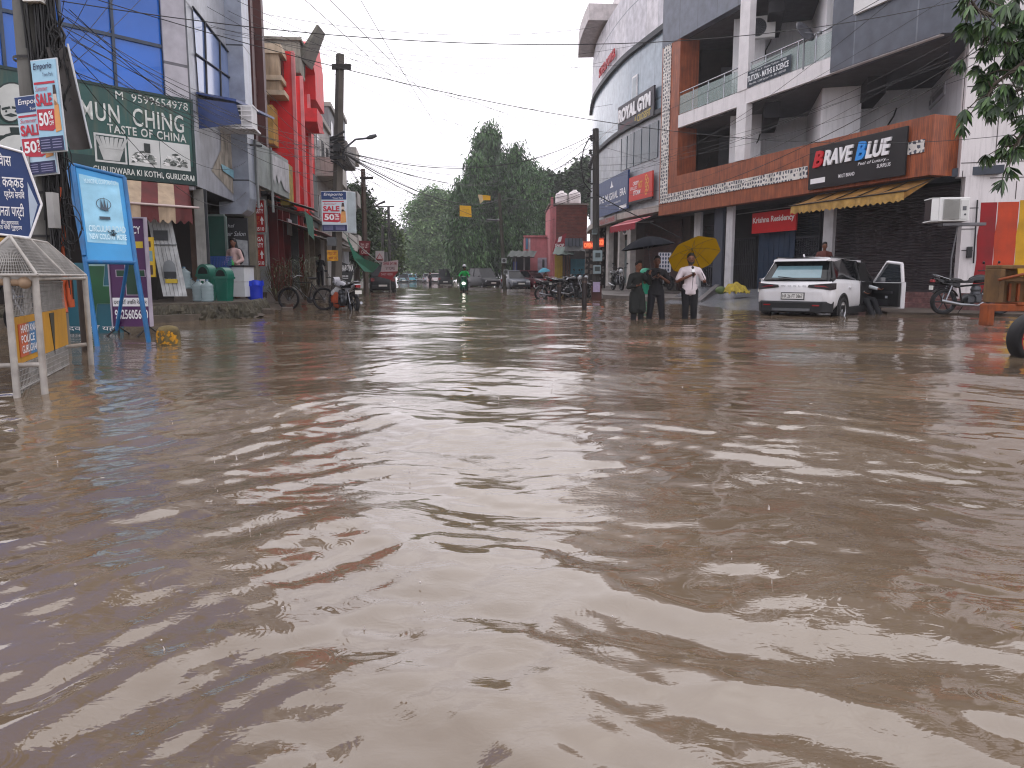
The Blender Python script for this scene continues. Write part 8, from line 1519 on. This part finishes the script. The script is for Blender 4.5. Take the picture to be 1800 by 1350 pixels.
# yellow sack at the gate
q = at(1292, 512, 27); t = thing('yellow_sack', 'crumpled yellow plastic sack heap at the gate on the ramp', 'sack', (q.x, q.y, .38), 0); m = MB(); rg = random.Random(8)
m.grid(lambda u, v: (-.45+.9*u, -.28+.56*v, .02+(.22*math.sin(math.pi*u)*math.sin(math.pi*v))**.8+.05*math.sin(u*23+v*9)*math.sin(v*17+u*5)+.03*math.sin(u*51+v*37)), 40, 24, False)
m.build('plastic', t, M('a89428', .5, .4, 9)); m = MB(); m.ball((-.5, 0, .08), (.2, .15, .14)); m.build('green_bag', t, M('4a5c34', .6, .4, 9))
# ================================================================ overhead cables
def cable(label, a, b, sag, r=.012, group='overhead cables', c='1a1a1c', n=26):
    A_, B_ = at(*a), at(*b); r *= (.62 if min(a[2], b[2]) < 20 else .85); L = (B_-A_).length; O = A_; m = MB(); pts = []
    for i in range(n+1): t_ = i/n; p = A_+(B_-A_)*t_; p.z -= sag*4*t_*(1-t_); pts.append(p-O)
    m.tube(pts, r, 5, False); o = m.build('overhead_cable', None, M(c, .6)); tag(o, label, 'cable', group, loc=tuple(O)); return o
LB = {'x': 'thin black overhead cable crossing the sky above the street', 'l': 'black cable strung from the cable wrapped pole past the restaurant to the tall square pole', 'f': 'black cable sagging from the tall square pole towards the trees', 'r': 'black cable running from the meter pole up past the balconies on the right', 'd': 'distant thin wire between the far poles in front of the trees'}
K2 = (597, 265, PD2-.1); BP = 9.2
# long crossing lines
for a, b, s, r in (((108, 2, BP), (1840, -40, 14), .75, .010), ((108, -20, BP), (1860, 225, 16), .85, .009), ((440, 20, 26), (1045, 48, 34), .5, .010), ((470, -60, 14), (850, 250, 84), .5, .012), ((500, -80, 14), (905, 300, 84), .4, .012), ((600, -60, 14), (880, 345, 56), .9, .010), ((930, -200, 12), (625, 215, 30), .2, .004)):
    cable(LB['x'], a, b, s, r, 'cables crossing the sky')
rg = random.Random(21)
for k in range(10):
    cable(LB['l'], (rg.uniform(95, 130), rg.uniform(-10, 120), BP), (597, rg.uniform(240, 300), PD2), rg.uniform(.1, .8), rg.uniform(.005, .010), 'cables from the cable wrapped pole')
for k in range(4): cable('slack black cable looping in front of the green restaurant sign', (118, 30+25*k, BP), (442, 175+50*k, 23.5), .3+.25*k, .008, 'cables in front of the restaurant sign')
for k in range(5): cable('thin cable rising from the cable wrapped pole out of the top of the picture', (95+6*k, 40+20*k, BP), (60+60*k, -60, 7+1.2*k), .05, .006, 'cables leaving the top of the picture')
for b, s, r in (((1043, 236, 34), .9, .016), ((1040, 246, 34), .75, .008), ((882, 348, 56), .9, .022), ((882, 350, 56), 1.1, .012), ((882, 346, 56), .5, .010), ((882, 390, 56), .6, .010), ((950, 410, 60), .5, .010), ((643, 310, 38), .1, .010), ((643, 320, 38), .35, .010), ((686, 370, 60), .6, .010), ((1000, 240, 60), 1.6, .010)):
    cable(LB['f'], K2, b, s, r, 'cables from the tall square pole')
for k in range(6): cable('thin cable running from the shop roofs to the tall square pole', (440+14*k, 130+34*k, 25+1.5*k), (597, 270+10*k, PD2), .15+.1*k, .009, 'cables from the shop roofs')
for a, b, s, r in (((1043, 250, 34), (882, 352, 56), .3, .012), ((1043, 262, 34), (830, 395, 70), .5, .012), ((1043, 280, 34), (800, 405, 80), .6, .014), ((1043, 330, 34), (882, 345, 56), .4, .014), ((1043, 335, 34), (720, 420, 110), 1.0, .014), ((882, 350, 56), (945, 415, 62), .2, .014), ((882, 355, 56), (965, 420, 62), .3, .014), ((882, 360, 56), (975, 385, 62), .6, .014), ((643, 315, 38), (882, 350, 56), .8, .012), ((643, 330, 38), (720, 400, 110), .8, .012), ((686, 372, 62), (800, 420, 90), .7, .014), ((686, 385, 62), (882, 400, 56), 1.0, .012), ((643, 350, 38), (686, 385, 60), .2, .012)):
    cable(LB['d'], a, b, s, r, 'wires between the far poles')
for a, b, s, r in (((1040, 240, 34), (1700, -90, 12), .35, .010), ((1043, 300, 34), (1760, 25, 13), .7, .009), ((1048, 360, 33), (1830, 20, 13), .9, .014), ((1048, 365, 33), (1830, 40, 13), 1.0, .009), ((1046, 290, 34), (1830, 90, 14), .5, .007), ((1046, 315, 34), (1640, -60, 13), .8, .008)):
    cable(LB['r'], a, b, s, r, 'cables in front of the balconies')
m = MB(); P = [at(x, y, 33.2) for x, y in ((1036, 242), (1026, 262), (1021, 290), (1026, 320), (1040, 338))]; m.tube([p-P[0] for p in P], .025, 5); tag(m.build('cable_loop', None, M('1a1a1c', .6)), 'thick drooping cable loop hanging beside the meter pole top', 'cable', loc=tuple(P[0]))
m = MB(); P = [at(x, y, 30) for x, y in ((1048, 342), (1090, 365), (1150, 395), (1200, 420))]; m.tube([p-P[0] for p in P], .02, 5); tag(m.build('service_cable', None, M('1a1a1c', .6)), 'black service cable dropping from the meter pole across the blue restaurant sign', 'cable', loc=tuple(P[0]))
rg = random.Random(44)
for k in range(9): cable(LB['f'], (597, 262+rg.uniform(-12, 30), PD2-.1), (rg.choice([882, 1043, 686, 760]), rg.uniform(300, 390), rg.choice([56, 60, 70])), rg.uniform(.3, 1.3), .009, 'cables from the tall square pole')
for k in range(7): cable(LB['x'], (rg.uniform(300, 470), rg.uniform(-30, 60), 20), (rg.uniform(1043, 1190), rg.uniform(60, 330), 34), rg.uniform(.3, 1.2), .007, 'cables crossing the sky')
for k in range(6): cable(LB['d'], (1043, rg.uniform(240, 345), 34), (rg.uniform(700, 880), rg.uniform(345, 430), rg.choice([56, 80, 100])), rg.uniform(.3, .9), .013, 'wires between the far poles')
for k in range(4): cable(LB['r'], (1044, rg.uniform(250, 350), 34), (rg.uniform(1650, 1850), rg.uniform(-80, 110), 13), rg.uniform(.3, .9), .007, 'cables in front of the balconies')
# ================================================================ overhanging branch at the top right
b0 = at(1960, 60, 8.0); t = thing('overhanging_tree', 'tree with whorled narrow leaves overhanging the top right corner', 'tree', (b0.x+.3, 8.2, 0), 0); O = Vector(t.location); rg = random.Random(12); br = MB(); lf = [MB() for _ in range(1)]; lm = MB(); tips = []
def bpath(pts, r0, r1): P = [at(x, y, D)-O for x, y, D in pts]; n = len(P); br.tube(P, [r0+(r1-r0)*i/(n-1) for i in range(n)], 6); return P
br.tube([(0, 0, -.4), (-.05, 0, 2), (0, 0, 4.8)], [.2, .16, .1], 10)
limbs = [[(1960, 40, 8), (1850, 20, 8), (1780, 40, 8), (1720, 20, 7.9), (1700, -10, 7.9)], [(1960, 60, 8), (1850, 60, 8), (1800, 110, 7.9), (1745, 150, 7.8), (1735, 185, 7.8)], [(1950, 0, 8.2), (1850, -20, 8.2), (1790, -30, 8.1)], [(1960, 120, 8), (1850, 170, 7.9), (1800, 235, 7.8), (1780, 262, 7.8)], [(1850, 60, 8), (1790, 80, 8.1), (1750, 70, 8.1), (1715, 60, 8.1)], [(1860, 100, 8), (1810, 150, 8.2), (1775, 165, 8.2)], [(1850, 10, 8), (1770, -20, 8.2), (1730, -40, 8.2)]]
for L_ in limbs:
    P = bpath(L_, .035, .010)
    for i in range(len(P)-1):
        for k in range(7 if i else 4):
            u = rg.random(); b = P[i]+(P[i+1]-P[i])*u; e = b+Vector((rg.uniform(-.26, .2), rg.uniform(-.3, .3), rg.uniform(-.3, .16))); br.tube([b, (b+e)/2+Vector((0, 0, .03)), e], [.008, .006, .004], 4); tips.append(e)
    tips.append(P[-1])
cols = [M(c, .35, .2, 3) for c in ('2c4424', '3f5c30', '52703c', '223820')]
for e in tips:
    ax = Vector((rg.uniform(-.5, .3), rg.uniform(-.5, .5), rg.uniform(-1, -.1))).normalized(); a_ = ax.cross(Vector((1, .2, .1))).normalized(); b_ = ax.cross(a_); n = rg.randint(7, 11); ph = rg.random()*6
    for w in range(2):
        for k in range(n):
            t_ = ph+6.283*k/n+w*.3; rd_ = (a_*math.cos(t_)+b_*math.sin(t_)); d = (rd_*(.9 if w else .6)+ax*.55+Vector((0, 0, -.35))).normalized(); L = rg.uniform(.09, .15); s_ = d.cross(ax).normalized()*L*.13; b = e-ax*.03*w
            lm.mat(cols[rg.randrange(4)]); lm.add([b, b+d*L*.35+s_*.8, b+d*L*.7+s_+Vector((0, 0, -.008)), b+d*L+Vector((0, 0, -.03)), b+d*L*.7-s_+Vector((0, 0, -.008)), b+d*L*.35-s_*.8], [(0, 1, 2, 3), (0, 3, 4, 5)])
lm.build('crown', t); br.build('trunk', t, M('4a4238', .9, .3, 4, bump=.01))
# ================================================================ small splashes of rain and the damp air
rg = random.Random(31); m = MB()
for i in range(60):
    y = 1.8*math.exp(rg.random()*2.2); x = rg.uniform(-.62, .62)*y; r = rg.uniform(.0025, .005)
    h = rg.uniform(.006, .018); m.tube([(x, y, -.005), (x, y, h*.6), (x+rg.uniform(-.004, .004), y, h)], [r*1.2, r*.45, r*.2], 5)
    if rg.random() < .6: m.ball((x+rg.uniform(-.01, .01), y, h+rg.uniform(.006, .02)), r*.8, 6, 4)
o = m.build('rain_splashes', None, M('b8b0ac', .08, .1)); tag(o, 'tiny spikes and beads of water thrown up by raindrops over the flood', None, kind='stuff')
m = MB(); m.box(-305, 305, -66, 486, -1.6, 24); hz_ = m.build('haze'); hm = bpy.data.materials.new('mat_haze'); hm.use_nodes = True; n = hm.node_tree.nodes; n.clear()
pv = n.new('ShaderNodeVolumePrincipled'); pv.inputs['Color'].default_value = (.93, .93, .96, 1); pv.inputs['Density'].default_value = .0008; pv.inputs['Anisotropy'].default_value = .2; ou = n.new('ShaderNodeOutputMaterial'); hm.node_tree.links.new(pv.outputs[0], ou.inputs['Volume'])
hz_.data.materials.clear(); hz_.data.materials.append(hm); tag(hz_, 'damp rainy air that pales the far end of the street', None, kind='stuff')
